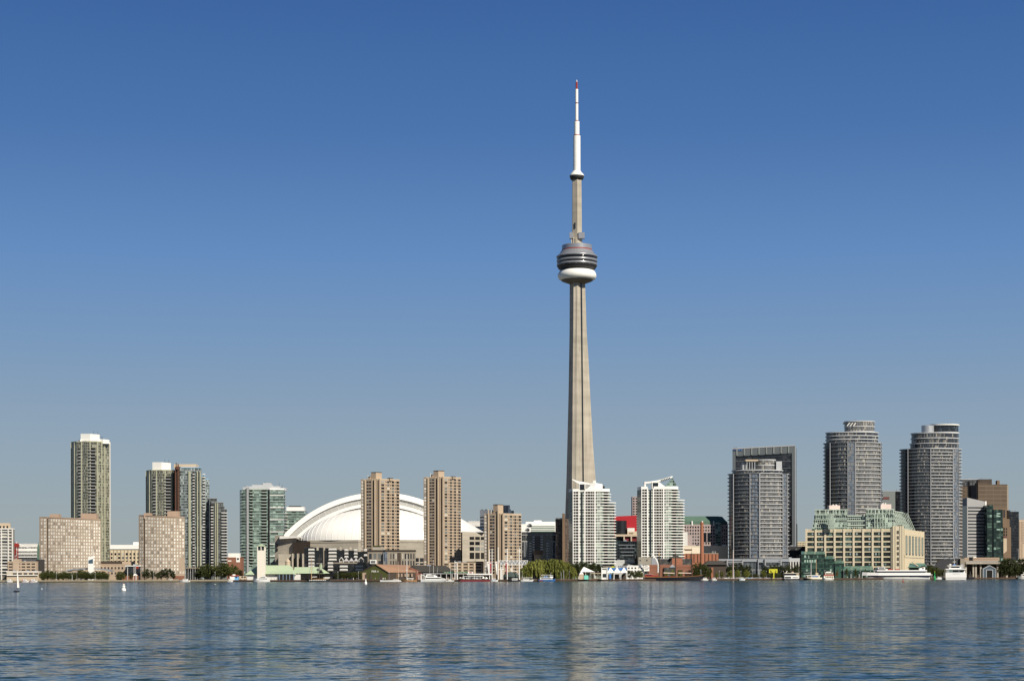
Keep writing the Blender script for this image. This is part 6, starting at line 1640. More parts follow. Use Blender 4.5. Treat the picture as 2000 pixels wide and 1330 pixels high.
M_grey4 = mat("pale_grey_cladding", (0.30, 0.30, 0.305), 0.6, 0.06, 0.05)
C_brown = curtain("banded_brown", 11.0, 5.6, [(0, (0.078, 0.055, 0.037)), (0.5, (0.088, 0.062, 0.042))], (0.125, 0.092, 0.064), 0.05, 0.22, (0.125, 0.092, 0.064), 0.6, 0.3)
C_green2 = curtain("glazing_mirror_green", 3.0, 3.4, [(0, (0.008, 0.018, 0.016)), (0.4, (0.02, 0.04, 0.034)), (0.7, (0.05, 0.085, 0.07)), (0.92, (0.2, 0.3, 0.26))], (0.015, 0.03, 0.026), 0.1, 0.14, (0.012, 0.024, 0.02))
right_side()
# ================================================================ quayside buildings and tents
def quayside():
    t = T("gabled_boathouse", "long boathouse with a brown shingle roof and a mossy green gable with white lettering", "boathouse", 757, 1722)
    # gable faces the lake at the left, the ridge runs back to the right
    g0, g1, ga = t.p(706, 0), t.p(757, -1), t.p(733, -.5)
    zE, zA = t.z(1116.5), t.z(1102.5)
    sh = (t.x(772) - t.x(733), 26)
    V = [(g0[0], g0[1], 0), (g1[0], g1[1], 0), (g1[0], g1[1], zE), (ga[0], ga[1], zA), (g0[0], g0[1], zE)]
    bk = [(x + sh[0] * 1.35, y + sh[1], z) for x, y, z in V]
    t.part('gable_wall', MB().add(V + bk, [(0, 1, 2, 3, 4), (9, 8, 7, 6, 5), (0, 5, 6, 1), (1, 6, 7, 2), (4, 9, 5, 0)]), M_greenm)
    e = .5
    rA, rL = (ga[0], ga[1] - .8, zA + e), (g0[0] - 1.2, g0[1] - .8, zE - .3)
    rR = (g1[0] + .8, g1[1] - .8, zE - .6)
    ra2 = (t.x(800, 26), 26, t.z(1103.2, 26)); rr2 = (t.x(812, 0), 4, zE - .4); rl2 = (t.x(770, 30), 34, zE)
    t.part('roof', MB().add([rA, rL, rR, ra2, rr2, rl2], [(0, 2, 4, 3), (0, 3, 5, 1)]), M_shing)
    b = MB().tube(rL, rA, .35, n=4).tube(rA, rR, .35, n=4)
    t.part('bargeboard', b, M_brownd)
    t.part('side_wall', MB().prism([(g1[0], g1[1] + .1), (t.x(811), 3), (t.x(811), 12), (g1[0], 12)], 0, zE - .8), M_brownd)
    for px in (764, 770, 777, 783, 790, 796, 803): t.part('window', MB().box(t.x(px), t.x(px + 3), .4, 1.9, t.z(1126), t.z(1120)), M_pinkd)
    t.part('brick_base', MB().box(t.x(708), t.x(715), -.5, .2, 0, t.z(1118)), M_pinkd)
    for px in (713, 722, 742, 750): t.part('doorway', MB().box(t.x(px), t.x(px + 4), -.8, -.2, 0, t.z(1121)), M_brownd)
    text("PIER 4", t, t.x(725.6), -1.05, t.z(1117.2), t.m(5.2), M_white, 'lettering')
    t = T("dark_roof_pier_house", "pier house with a wide black hipped roof and brick gable right of the brown boathouse", "pier house", 845, 1730)
    t.part('wall', MB().box(t.x(803), t.x(886), 2, 20, 0, t.z(1117)), M_brownd)
    t.part('brick_gable', MB().prism([t.p(801, .5), t.p(824, -1), t.p(824, 4), t.p(801, 6)], 0, [t.z(1107), t.z(1116), t.z(1116), t.z(1107)]), M_brick)
    V = [(t.x(820), -2, t.z(1117)), (t.x(889), -1, t.z(1117)), (t.x(889), 22, t.z(1117)), (t.x(799), 10, t.z(1107)), (t.x(806, 10), 10, t.z(1103.6, 10)), (t.x(871, 10), 10, t.z(1104.2, 10))]
    t.part('roof', MB().add(V, [(0, 1, 5, 4), (0, 4, 3), (1, 2, 5), (2, 3, 4, 5)]), M_asph)
    t.part('ridge_vent', MB().box(t.x(833), t.x(841), 8, 12, t.z(1105), t.z(1102.6)), M_steel)
    for k in range(8): t.part('window', MB().box(t.x(828 + 7 * k), t.x(832 + 7 * k), 1.7, 2.1, t.z(1126), t.z(1119.5)), W_mix)
    t = T("quay_canopy", "long flat white canopy with green and white signboards along the boardwalk", "canopy", 893, 1708)
    t.part('roof', MB().box(t.x(826), t.x(914), -1, 4, t.z(1120.4), t.z(1119.2)), M_grey2)
    t.part('roof', MB().prism([t.p(912, -2), t.p(961, -3), t.p(961, 4), t.p(912, 4)], t.z(1122.4), t.z(1119.8)), M_white)
    t.part('signboard', MB().box(t.x(866.5), t.x(885.5), -1.3, -.9, t.z(1119), t.z(1116.3)), M_signgreen)
    t.part('signboard', MB().box(t.x(891.5), t.x(913), -1.3, -.9, t.z(1119), t.z(1116.3)), M_signgreen)
    t.part('signboard', MB().box(t.x(914), t.x(924), -2.4, -2.0, t.z(1119.8), t.z(1116.2)), M_white)
    t.part('sign_mark', MB().box(t.x(917), t.x(922), -2.6, -2.3, t.z(1118.8), t.z(1117)), M_red)
    for a in (868, 873, 893.5, 899, 905): t.part('sign_mark', MB().box(t.x(a), t.x(a + 3), -1.5, -1.2, t.z(1118.2), t.z(1117.2)), M_beigel)
    for px in range(828, 962, 11): t.part('post', MB().box(t.x(px) - .2, t.x(px) + .2, -.8, -.4, 0, t.z(1120.4)), M_white)
    t.part('back_wall', MB().box(t.x(830), t.x(960), 3.5, 4, 0, t.z(1121)), M_brownd)
    for px in (836, 848, 872, 884, 902, 930, 946): t.part('stall_panel', MB().box(t.x(px), t.x(px + 5), 2.8, 3.4, 0, t.z(1125)), M_beige if px % 3 else M_white2)
    # waterside pavilion with tents
    t = T("dark_dome_tent", "low dark dome pavilion with a white crest beside the banner poles", "pavilion", 998, 1712)
    t.part('dome', MB().loft([[(t.m(16) * cos(a) * sin(f), 3 + 4 * sin(a) * sin(f) * -1, t.z(1126) + (t.z(1116.5) - t.z(1126)) * cos(f)) for a in [2 * pi * i / 20 for i in range(20)]] for f in (1.57, 1.2, .8, .4, .02)]), M_tentdark)
    t.part('wall', MB().prism(ellipse(0, 3, t.m(15.4), 3.8, 20), 0, t.z(1125.9)), C_kings)
    t = T("white_vault_canopy", "white vaulted canopy just behind the dark dome pavilion", "canopy", 1004, 1722)
    rr = []
    for i in range(11):
        f = i / 10; z = t.z(1119) + (t.z(1113.8) - t.z(1119)) * sin(pi * f) ** .7
        rr.append([(t.x(995 + 18 * f), 0, z - .4), (t.x(995 + 18 * f), 0, z), (t.x(995 + 18 * f), 6, z), (t.x(995 + 18 * f), 6, z - .4)])
    t.part('roof', MB().loft(rr), M_white)
    for px in (996, 1012): t.part('post', MB().box(t.x(px) - .25, t.x(px) + .25, 2, 2.5, 0, t.z(1119)), M_white)
    t = T("space_frame", "white space frame truss carried on posts behind the banner poles", "truss", 1003, 1750)
    b = MB(); y0, y1 = t.z(1094.5), t.z(1102.5)
    for yy in (0, 3):
        b.tube((t.x(974), yy, y0), (t.x(1031), yy, y0), .35, n=4).tube((t.x(976), yy, y1), (t.x(1029), yy, y1), .28, n=4)
        for k in range(8):
            px = 975 + 7 * k; b.tube((t.x(px), yy, y0), (t.x(px + 3.5), yy, y1), .28, n=4).tube((t.x(px + 3.5), yy, y1), (t.x(px + 7), yy, y0), .28, n=4)
    t.part('truss', b, M_white)
    t.part('glass_roof', MB().box(t.x(976), t.x(1030), .5, 2.6, y1 + .5, y0 - .4), M_steel)
    for px in (978, 982, 1000, 1020): t.part('post', MB().box(t.x(px) - .35, t.x(px) + .35, 1.2, 1.9, 0, y1), M_white)
    t = T("white_gateway", "small white post and beam gateway beside the dark dome pavilion", "gateway", 981, 1708)
    t.part('post', MB().box(t.x(978), t.x(980), 0, .8, 0, t.z(1111)), M_white)
    t.part('post', MB().box(t.x(981.4), t.x(982.6), 0, .8, 0, t.z(1111)), M_white)
    t.part('beam', MB().box(t.x(974), t.x(989), -.1, .9, t.z(1111.6), t.z(1110.6)), M_white)
    t.part('lantern', MB().box(t.x(977.5), t.x(979.5), 0, .8, t.z(1109.8), t.z(1106.4)), M_white)
    # banners
    for px, bx0, bx1, m, ytop, lab in ((956, 951, 956, M_white, 1075.5, "white mast flying a narrow white pennant, first of the banner poles"),
                                  (961, 956.5, 960.5, M_maroon3, 1074.5, "white mast flying a narrow red pennant beside the first white one"),
                                  (972.8, 967, 972, M_white, 1072, "white mast flying a white pennant between two red ones"),
                                  (990.7, 987, 990.3, M_maroon3, 1074, "white mast with a dark red pennant above the dark dome pavilion")):
        t = T("banner_pole", lab, "banner pole", px, 1706, "white banner poles on the quay")
        t.part('pole', MB().tube((0, 0, 0), (0, 0, t.z(ytop)), .42, .3, 8), M_white)
        t.part('finial', MB().lathe([(.1, t.z(ytop)), (.6, t.z(ytop) + .6), (.1, t.z(ytop) + 1.4)], 8), M_white)
        a, c = t.x(bx0), t.x(bx1) - .35
        t.part('banner', MB().add([(a, 0, t.z(1096.5)), (c, .1, t.z(1096)), (c, .15, t.z(1122)), (c - .5, .1, t.z(1122)), (a, .06, t.z(1096.5)), (c, .16, t.z(1096)), (c, .21, t.z(1122)), (c - .5, .16, t.z(1122))],
                [(0, 1, 2, 3), (7, 6, 5, 4), (0, 4, 5, 1), (1, 5, 6, 2), (3, 2, 6, 7), (0, 3, 7, 4)]), m)
        t.part('emblem', MB().lathe([(t.m(1.1), -.03), (t.m(1.1), .03)], 8), M_tan if m is M_white else M_white).matrix_local = Matrix.Translation(((a + c) / 2 + .2, -.08, t.z(1099))) @ Matrix.Rotation(radians(90), 4, 'X')
    for px, D, yt, lab in ((1014.3, 1707, 1070, "tall white mast standing between the white vault and the willows"),
                          (888.5, 1702, 1096, "white mast of a twin pole signal frame beside the green signboards"),
                          (1432, 1845, 1076, "slim white and red flagpole left of the round tower's podium"),
                          (949.5, 1712, 1098, "short white post left of the banner poles")):
        t = T("flagpole", lab, "flagpole", px, D)
        t.part('pole', MB().tube((0, 0, 0), (0, 0, t.z(yt)), .42 if px < 1000 else .55, .25, 8), M_white if px != 1432 else M_poler)
        t.part('finial', MB().lathe([(.05, t.z(yt)), (.4, t.z(yt) + .4), (.05, t.z(yt) + .9)], 8), M_white)
        if px == 888.5:
            t.part('second_pole', MB().tube((t.x(892.5), 0, 0), (t.x(892.5), 0, t.z(1097)), .4, .3, 8), M_white)
            t.part('cross_bar', MB().box(t.x(888), t.x(893), -.3, .3, t.z(1098), t.z(1097)), M_white)
            t.part('life_ring', MB().lathe([(t.m(1.4), -.2), (t.m(1.9), 0), (t.m(1.4), .2)], 12), M_beigel).matrix_local = Matrix.Translation((0, -.6, t.z(1115.5))) @ Matrix.Rotation(radians(90), 4, 'X')
    # tents at the centre
    t = T("marquee", "large white marquee with a sloping ridge in front of the dark hedge trees", "marquee", 1147, 1722)
    t.part('roof', MB().add([(t.x(1133.5), 0, t.z(1116.5)), (t.x(1162), 0, t.z(1116.6)), (t.x(1162), 8, t.z(1116.6)), (t.x(1133.5), 8, t.z(1116.5)), (t.x(1140), 3, t.z(1107)), (t.x(1142), 5, t.z(1107))],
           [(0, 1, 4), (1, 2, 5, 4), (2, 3, 5), (3, 0, 4, 5), (3, 2, 1, 0)]), M_canvas)
    b = MB()
    for px in (1135, 1144, 1153, 1161):
        for y in (.4, 7.6): b.tube((t.x(px), y, 0), (t.x(px), y, t.z(1116.6)), .14, n=4)
    t.part('post', b, M_white)
    t = T("ticket_kiosk", "cream ticket kiosk with a white pyramid roof and turquoise counter on the quay", "kiosk", 1138, 1710)
    t.part('wall', MB().box(t.x(1131), t.x(1140), 0, 3.4, 0, t.z(1121)), M_beigel)
    t.part('roof', MB().pyr(t.x(1131), t.x(1140.5), -.4, 3.8, t.z(1121), t.z(1116), .06), M_canvas)
    t.part('counter', MB().box(t.x(1141), t.x(1149), .2, 1.6, .1, t.z(1123.2)), M_turq)
    t.part('door', MB().box(t.x(1138.4), t.x(1139.6), -.15, .1, 0, 2.1), M_pinkd)
    t = T("boardwalk_shelter", "long low beige shelter on posts between the kiosk and the white gate house", "shelter", 1165, 1716)
    t.part('roof', MB().box(t.x(1154), t.x(1175), -.4, 3, t.z(1119.6), t.z(1118.4)), M_beigel)
    for k in range(6): t.part('post', MB().box(t.x(1155 + 3.8 * k) - .15, t.x(1155 + 3.8 * k) + .15, -.2, .1, 0, t.z(1119.6)), M_stone)
    t.part('bench', MB().box(t.x(1156), t.x(1172), 1.4, 2, .3, .9), M_brown)
    t = T("gate_house", "tall narrow white gate house with dark upper sign beside the peaked tents", "gate house", 1180, 1716)
    t.part('wall', MB().box(t.x(1174.5), t.x(1186), 0, 5, 0, t.z(1109)), M_white)
    for px in (1174.6, 1185): t.part('corner_post', MB().box(t.x(px), t.x(px + 1.2), -.6, .1, 0, t.z(1107.5)), M_white)
    t.part('upper_window', MB().box(t.x(1176.2), t.x(1184.6), -.2, .2, t.z(1112), t.z(1110.4)), W_dark)
    t.part('doorway', MB().box(t.x(1177), t.x(1184), -.25, .2, t.z(1127), t.z(1120)), W_mix)
    t = T("roof_sign", "dark rooftop sign with a yellow end panel above the peaked tents", "sign", 1189, 1745)
    t.part('panel', MB().box(t.x(1175), t.x(1202), 0, .6, t.z(1108), t.z(1104.6)), M_dark)
    t.part('yellow_panel', MB().box(t.x(1194), t.x(1200.5), -.2, .1, t.z(1108.2), t.z(1105.6)), M_yellow)
    for k in range(6): t.part('sign_mark', MB().box(t.x(1178 + 2.6 * k), t.x(1179.6 + 2.6 * k), -.15, .05, t.z(1107.2), t.z(1105.6)), M_beigel)
    for px in (1177, 1188, 1199): t.part('post', MB().box(t.x(px) - .25, t.x(px) + .25, .1, .5, 0, t.z(1108)), M_dark)
    t.part('second_panel', MB().box(t.x(1206), t.x(1225), 0, .6, t.z(1107.8), t.z(1104.4)), M_grey3)
    for k in range(5): t.part('sign_mark', MB().box(t.x(1207.5 + 3.4 * k), t.x(1209.8 + 3.4 * k), -.15, .05, t.z(1107), t.z(1105.2)), M_dark)
    for px in (1207, 1223): t.part('post', MB().box(t.x(px) - .25, t.x(px) + .25, .1, .5, 0, t.z(1107.8)), M_grey3)
    for k, px in enumerate((1193, 1205.5, 1219)):
        t = T("peaked_tent", ("white peaked tent next to the white gate house", "white peaked tent in the middle of a row of three", "white peaked tent beside the small quay tree")[k], "tent", px, 1716, "white peaked tents on the quay")
        w = t.m(6.4)
        t.part('roof', MB().pyr(-w, w, -.5, 6, t.z(1117.2), t.z(1107.6), .03), M_canvas)
        t.part('valance', MB().box(-w, w, -.55, -.42, t.z(1118.2), t.z(1117.2)), M_canvas)
        b = MB()
        for sx in (-w + .2, w - .2): b.tube((sx, -.2, 0), (sx, -.2, t.z(1117.2)), .16, n=4).tube((sx, 5.8, 0), (sx, 5.8, t.z(1117.2)), .16, n=4)
        t.part('post', b, M_white)
        t.part('back_panel', MB().box(-w * .7, w * .7, 5.2, 5.5, 0, t.z(1121)), M_brownd)
        if k == 0: t.part('banner', MB().box(-w * .5, w * .15, .6, .7, .4, t.z(1120)), M_bluecloth)
    t = T("blue_back_awning", "blue awning showing between the white tent peaks", "awning", 1206, 1730)
    t.part('cloth', MB().prism([t.p(1187, 0), t.p(1224, 0), t.p(1224, 3), t.p(1187, 3)], t.z(1114), [t.z(1110.5)] * 2 + [t.z(1108.5)] * 2), M_bluecloth)
    for px in (1188, 1223): t.part('post', MB().box(t.x(px) - .15, t.x(px) + .15, .2, .5, 0, t.z(1113)), M_white)
    # red low quay sheds at the left
    t = T("snack_stand", "small blue and white snack stand with a red roof under the big dark trees", "stand", 457, 1724)
    t.part('wall', MB().box(t.x(449), t.x(458), 0, 3.6, 0, t.z(1124.8)), M_white)
    t.part('blue_wall', MB().box(t.x(458.01), t.x(466), .05, 3.6, 0, t.z(1124.8)), M_sky)
    t.part('roof', MB().prism([t.p(451, -.6), t.p(467, -.6), t.p(467, 4), t.p(451, 4)], t.z(1124.8), [t.z(1124.3)] * 2 + [t.z(1122.8)] * 2), M_red2)
    t.part('roof_vent', MB().box(t.x(454), t.x(459), 1, 3, t.z(1123.6), t.z(1121)), M_white)
    t.part('window', MB().box(t.x(460), t.x(463), -.15, .1, t.z(1128), t.z(1126)), W_black)
    t = T("food_truck", "cream food trailer with dark hatches beside the blue snack stand", "trailer", 473, 1724)
    t.part('body', MB().box(t.x(467), t.x(481), 0, 3, .6, t.z(1124.4)), M_beigel)
    t.part('hatch', MB().box(t.x(471.5), t.x(475), -.15, .1, t.z(1127.6), t.z(1125.2)), W_black)
    t.part('hatch', MB().box(t.x(476.5), t.x(480), -.15, .1, t.z(1127.6), t.z(1125.2)), W_black)
    for px in (470, 478): t.part('wheel', MB().lathe([(.5, -.15), (.5, .15)], 12), M_dark).matrix_local = Matrix.Translation((t.x(px), .1, .5)) @ Matrix.Rotation(radians(90), 4, 'X')
    t = T("brick_garden_wall", "low red brown garden wall along the lawn below the narrower pink slab", "wall", 300, 1776)
    t.part('wall', MB().box(t.x(238), t.x(270), 0, .6, 0, t.z(1123.6)), M_brick)
    t.part('wall', MB().box(t.x(338), t.x(360), 0, .6, 0, t.z(1124.2)), M_brick)
    t = T("garden_shelter", "tiny white peaked shelter on the lawn between the two pink slabs", "shelter", 263.5, 1760)
    t.part('roof', MB().pyr(t.x(259.5), t.x(267.5), 0, 4, t.z(1123.4), t.z(1119.6), .05), M_canvas)
    b = MB()
    for px in (260.5, 266.5): b.box(t.x(px) - .15, t.x(px) + .15, .4, .7, 0, t.z(1123.4))
    t.part('post', b, M_white)
    # yellow sign by the right quay
    t = T("yellow_sculpture", "bright yellow frame sculpture on one post at the edge of the quay", "sculpture", 1510, 1862)
    b = MB().box(t.x(1502), t.x(1518.5), 0, .7, t.z(1113.4), t.z(1110.8)).box(t.x(1502), t.x(1504.3), 0.01, .69, t.z(1118.5), t.z(1113.4)).box(t.x(1516.2), t.x(1518.5), 0.01, .69, t.z(1118.5), t.z(1113.4)).box(t.x(1507), t.x(1514), 0.02, .68, t.z(1117.5), t.z(1113.4))
    b.box(t.x(1510.4), t.x(1512.4), .05, .65, 0, t.z(1117.4))
    for k in range(5): b.tube((t.x(1503 + 3 * k), .35, t.z(1113)), (t.x(1505.5 + 2.6 * k), .35, t.z(1119)), .3, n=4)
    t.part('frame', b, M_yellow)
    # dark grey bollard posts and lamps
    for px, D, yt, lab in ((1096, 1712, 1118.5, "grey mooring post on the quay by the willow trunks"), (1101, 1712, 1114.5, "taller dark grey mooring post right of the willow trunks"),
                           (249, 1745, 1108, "pale lamp post in front of the black pavilion"), (264.8, 1745, 1105.5, "lamp post carrying a small red flag in front of the black pavilion"),
                           (1989, 2145, 1073, "tall grey street lamp before the black tower at the right edge"), (1482.5, 1850, 1112, "short dark lamp post near the yellow sculpture"),
                           (1369, 1815, 1113, "lamp post between the schooner's bow and the dark tree"), (1434, 1842, 1113, "thick grey post beside the slim flagpole"),
                           (141, 1736, 1122.5, "small pale post on the quay stones below the marina hall")):
        t = T("lamp_post", lab, "post", px, D)
        h = t.z(yt)
        t.part('pole', MB().tube((0, 0, 0), (0, 0, h), .3, .2, 6), M_grey2 if px in (249, 264.8, 141) else M_grey)
        t.part('lamp', MB().box(-.9, .35, -.3, .3, h - .05, h + .35), M_grey)
        if px == 264.8: t.part('flag', MB().box(.3, 3.0, -.05, .05, h - 2.2, h - .3), M_red)
M_signgreen = mat("sign_green", (0.03, 0.16, 0.08), 0.6, 0.1)
M_tentdark = mat("dark_green_canvas", (0.05, 0.07, 0.065), 0.7, 0.15)
M_maroon3 = mat("banner_red", (0.30, 0.02, 0.035), 0.8, 0.08)
M_poler = mat("pole_pinkish", (0.62, 0.5, 0.48), 0.5, 0.1)
M_sky = mat("sky_blue_paint", (0.16, 0.42, 0.70), 0.6, 0.06)
M_red2 = mat("brick_red_paint", (0.42, 0.10, 0.06), 0.7, 0.1)
quayside()

# ================================================================ trees
L_dark = leafmat("leaf_dark", (0.012, 0.018, 0.006), (0.05, 0.06, 0.018))
L_mid = leafmat("leaf_mid", (0.018, 0.026, 0.006), (0.075, 0.085, 0.022))
L_will = leafmat("leaf_willow", (0.055, 0.068, 0.012), (0.19, 0.20, 0.045))
L_yel = leafmat("leaf_yellow", (0.09, 0.12, 0.015), (0.30, 0.34, 0.05))
L_rust = leafmat("leaf_rust", (0.06, 0.035, 0.012), (0.16, 0.09, 0.03))
def crown_mesh(name, seed, kind, m):
    """crown of a tree about 10 m tall and 9 m wide"""
    r = random.Random(seed); V = []; fs = []
    def leaf(p, s, d=None):
        a, e = r.uniform(0, 2 * pi), r.uniform(-1, 1)
        n_ = Vector((cos(a) * math.sqrt(1 - e * e), sin(a) * math.sqrt(1 - e * e), e))
        u = n_.orthogonal().normalized(); w = n_.cross(u)
        if d is not None: w = d.normalized(); u = w.cross(Vector((cos(a), sin(a), 0.1))).normalized()
        o = len(V); s2 = s * (2.4 if d is not None else r.uniform(.6, 1.0))
        V.extend([p - u * s - w * s2, p + u * s - w * s2, p + u * s * .8 + w * s2, p - u * s * .8 + w * s2]); fs.append((o, o + 1, o + 2, o + 3))
    if kind == 'willow':
        for k in range(95):
            a = r.uniform(0, 2 * pi); q = r.random() ** .5
            top = Vector((cos(a) * 4.7 * q, sin(a) * 4.7 * q, 9.6 - 3.6 * q * q + r.uniform(-.5, .5)))
            ln = r.uniform(3, 7.5) * (0.45 + .55 * q)
            for i in range(int(ln * 4.5)):
                f = i / (ln * 4.5)
                p = top + Vector((cos(a) * f * .8 + r.uniform(-.35, .35), sin(a) * f * .8 + r.uniform(-.35, .35), -ln * f))
                if p.z > .4: leaf(p, r.uniform(.12, .22), Vector((cos(a) * .2, sin(a) * .2, -1)))
    else:
        nC, R0 = (46, 4.4) if kind == 'round' else ((26, 2.6) if kind == 'slim' else (38, 4.6))
        for k in range(nC):
            for _ in range(30):
                c = Vector((r.uniform(-1, 1), r.uniform(-1, 1), r.uniform(-1, 1)))
                if c.length <= 1 and c.length > .35: break
            cz = 5.5 if kind != 'shrub' else 4.6; hz = 4.1 if kind == 'round' else (4.0 if kind == 'slim' else 4.2)
            c = Vector((c.x * R0, c.y * R0, cz + c.z * hz))
            if kind == 'slim': c.x *= max(.25, 1.25 - (c.z / 9.5)); c.y *= max(.25, 1.25 - (c.z / 9.5))
            s = r.uniform(.7, 1.5) * (.75 if kind == 'slim' else 1)
            for i in range(30):
                p = c + Vector((r.gauss(0, 1), r.gauss(0, 1), r.gauss(0, .7))) * s * .62
                if p.z > .3: leaf(p, r.uniform(.16, .36))
    me = bpy.data.meshes.new(name); me.from_pydata(V, [], fs); me.materials.append(m); me.update()
    return me
def trunk_mesh(seed):
    r = random.Random(seed); b = MB(); p = Vector((0, 0, -.2))
    for i in range(4):
        q = p + Vector((r.uniform(-.2, .2), r.uniform(-.2, .2), 1.3)); b.tube(p, q, .36 - .06 * i, .3 - .06 * i, 6); p = q
    for k in range(6):
        a = k * 1.05 + r.random(); s_ = Vector((0, 0, 2.2 + .45 * k)); e = s_ + Vector((cos(a) * 2.4, sin(a) * 2.4, 2.2)); b.tube(s_, e, .16, .05, 5)
    return b.mesh('trunk', M_bark)
KINDS = {}
def tree_kind(key, kind, m):
    if key not in KINDS: KINDS[key] = ([crown_mesh('crown', 11 * i + len(KINDS) * 7, kind, m) for i in range(3)], [trunk_mesh(i) for i in range(2)])
    return KINDS[key]
NT = [0]
def tree(key, kind, m, px, D, ytop, wpx, label, group, name='tree'):
    cm, tm = tree_kind(key, kind, m)
    t = T(name, label, "tree" if name != 'shrub' else 'shrub', px, D, group)
    h = t.z(ytop); w = t.m(wpx)
    i = NT[0]; NT[0] += 1
    c = new_obj('crown', cm[i % 3], t.o); c.scale = (w / 8.0, w / 8.0, h / 9.8); c.rotation_euler = (0, 0, i * 1.7)
    k = new_obj('trunk', tm[i % 2], t.o); k.scale = (h / 10, h / 10, h / 10)
def trees():
    r = random.Random(3)
    # low dark trees before the first pink slab
    for i, (px, y, w) in enumerate(((84, 1116, 13), (94, 1113.5, 16), (105, 1114.5, 15), (115, 1117.5, 12), (124, 1115.5, 13), (134, 1117, 12), (146, 1116, 14), (157, 1112, 17), (168, 1115, 14), (178, 1117, 13), (188, 1115, 15), (199, 1114.5, 16), (208, 1118, 11))):
        tree('dark', 'round', L_mid, px, 1748 + 5 * (i % 3), y, w, "dark bushy tree in the low row in front of the wider pink slab", "low trees in front of the wider pink slab")
    for i in range(17):
        px = 83 + 7.6 * i + (i % 3); tree('dark', 'shrub', L_mid, px, 1742, 1120 - (i * 7 % 4), 12, "low dark shrub under the trees in front of the wider pink slab", "low shrubs before the wider pink slab", 'shrub')
    for i, (px, y, w) in enumerate(((234, 1114, 10), (241, 1119, 8), (256, 1120, 7), (229, 1120, 7))):
        tree('dark', 'round', L_mid, px, 1758, y, w, "small tree near the black pavilion and garden shelter", "small trees by the black pavilion")
    for i, (px, y, w) in enumerate(((285, 1110.5, 15), (297, 1114, 13), (308, 1117, 10), (315, 1112, 13), (328, 1109.5, 19), (338, 1116, 11))):
        tree('dk2', 'round', L_dark, px, 1760 + 3 * (i % 2), y, w, "very dark tree in the cluster before the narrower pink slab", "dark trees before the narrower pink slab")
    for i, (px, y, w) in enumerate(((394, 1104, 22), (405, 1099, 25), (419, 1104, 22), (432, 1098, 27), (446, 1097, 27), (457, 1104, 22), (468, 1113, 14), (388, 1113, 14))):
        tree('big', 'round', L_mid, px, 1762 + 6 * (i % 3), y, w, "large dark spreading tree in the grove left of the green glass tower", "large grove left of the green glass tower")
    for i, (px, y, w) in enumerate(((1026, 1106, 20), (1036, 1096, 26), (1050, 1092.5, 30), (1064, 1094, 28), (1078, 1091.5, 30), (1093, 1093, 30), (1106, 1098, 24), (1117, 1107, 16))):
        tree('will', 'willow', L_will, px, 1748 + 5 * (i % 2), y, w, "yellow green weeping willow with trailing branches in the waterside row", "weeping willows along the quay")
    for i, (px, y, w) in enumerate(((1122, 1099, 20), (1134, 1098, 21), (1146, 1097.5, 22), (1158, 1098.5, 20), (1168, 1101, 18), (1176, 1107, 12))):
        tree('dk2', 'round', L_mid, px, 1765, y, w, "dark rounded tree behind the white marquee", "dark trees behind the white marquee")
    for i, (px, y, w) in enumerate(((1230, 1113, 13), (1240, 1114, 13), (1248, 1113.5, 12))):
        tree('dark', 'round', L_mid, px, 1735, y, w, "small dark tree between the peaked tents and the brick gallery", "small trees by the peaked tents")
    tree('yel', 'round', L_will, 1252, 1742, 1114.5, 9, "bright green little tree just left of the schooner's stern", None)
    for px, y, w in ((1301, 1113, 7), (1313, 1112, 8), (1328, 1113, 7)): tree('yel', 'round', L_yel, px, 1838, y, w, "young yellow green tree in front of the brick gallery", "young trees in front of the brick gallery")
    for i, (px, y, w) in enumerate(((1357, 1098, 13), (1366, 1099, 15), (1376, 1102, 14), (1384, 1107, 12), (1361, 1112, 11))):
        tree('dark', 'round', L_mid, px, 1842, y, w, "dense green tree at the foot of the brick chimney", "trees at the chimney foot")
    for i, (px, y, w) in enumerate(((1425, 1104, 15), (1437, 1101, 16), (1450, 1101, 16), (1460, 1103, 14), (1495, 1106, 13), (1507, 1104, 14), (1516, 1102.5, 15), (1527, 1104, 14), (1537, 1102.5, 15), (1548, 1106, 11), (1556, 1103, 13), (1408, 1108, 10))):
        tree('dk2', 'round', L_dark, px, 1925, y, w, "dark tree in the row before the grey podium", "dark trees before the grey podium")
    for i, (px, y, w) in enumerate(((1378, 1115, 7), (1410, 1114, 7), (1427, 1113.5, 10), (1441, 1113.5, 9), (1459, 1111.5, 10), (1491, 1113, 10), (1400, 1118, 6))):
        tree('yel', 'slim', L_yel, px, 1858, y, w, "young yellow green tree in the row along the right hand boardwalk", "young yellow trees along the boardwalk")
    for i in range(22):
        px = 1385 + 8 * i
        tree('dark', 'shrub', L_mid, px, 1880 + (i % 3), 1121 - (i % 2), 10, "low green shrub in the strip behind the boardwalk rail", "shrubs behind the boardwalk rail", 'shrub')
    tree('rust', 'slim', L_rust, 1635, 1960, 1112, 9, "rust leaved little tree beside the red deck tour boat", None)
    for px, y, w in ((1653.5, 1108.5, 9), (1671, 1110, 9), (1690, 1110, 7)):
        tree('slimd', 'slim', L_mid, px, 1962, y, w, "thin young tree in front of the glazed atrium", "thin young trees before the glazed atrium")
    for i, (px, y, w) in enumerate(((1800, 1104, 13), (1809, 1102, 14), (1818, 1103, 14), (1827, 1106, 13), (1836, 1109, 12), (1844, 1112, 9), (1812, 1114, 12), (1826, 1114, 12))):
        tree('dark', 'round', L_mid, px, 2068, y, w, "low green tree behind the long cruise ship's stern", "trees behind the cruise ship's stern")
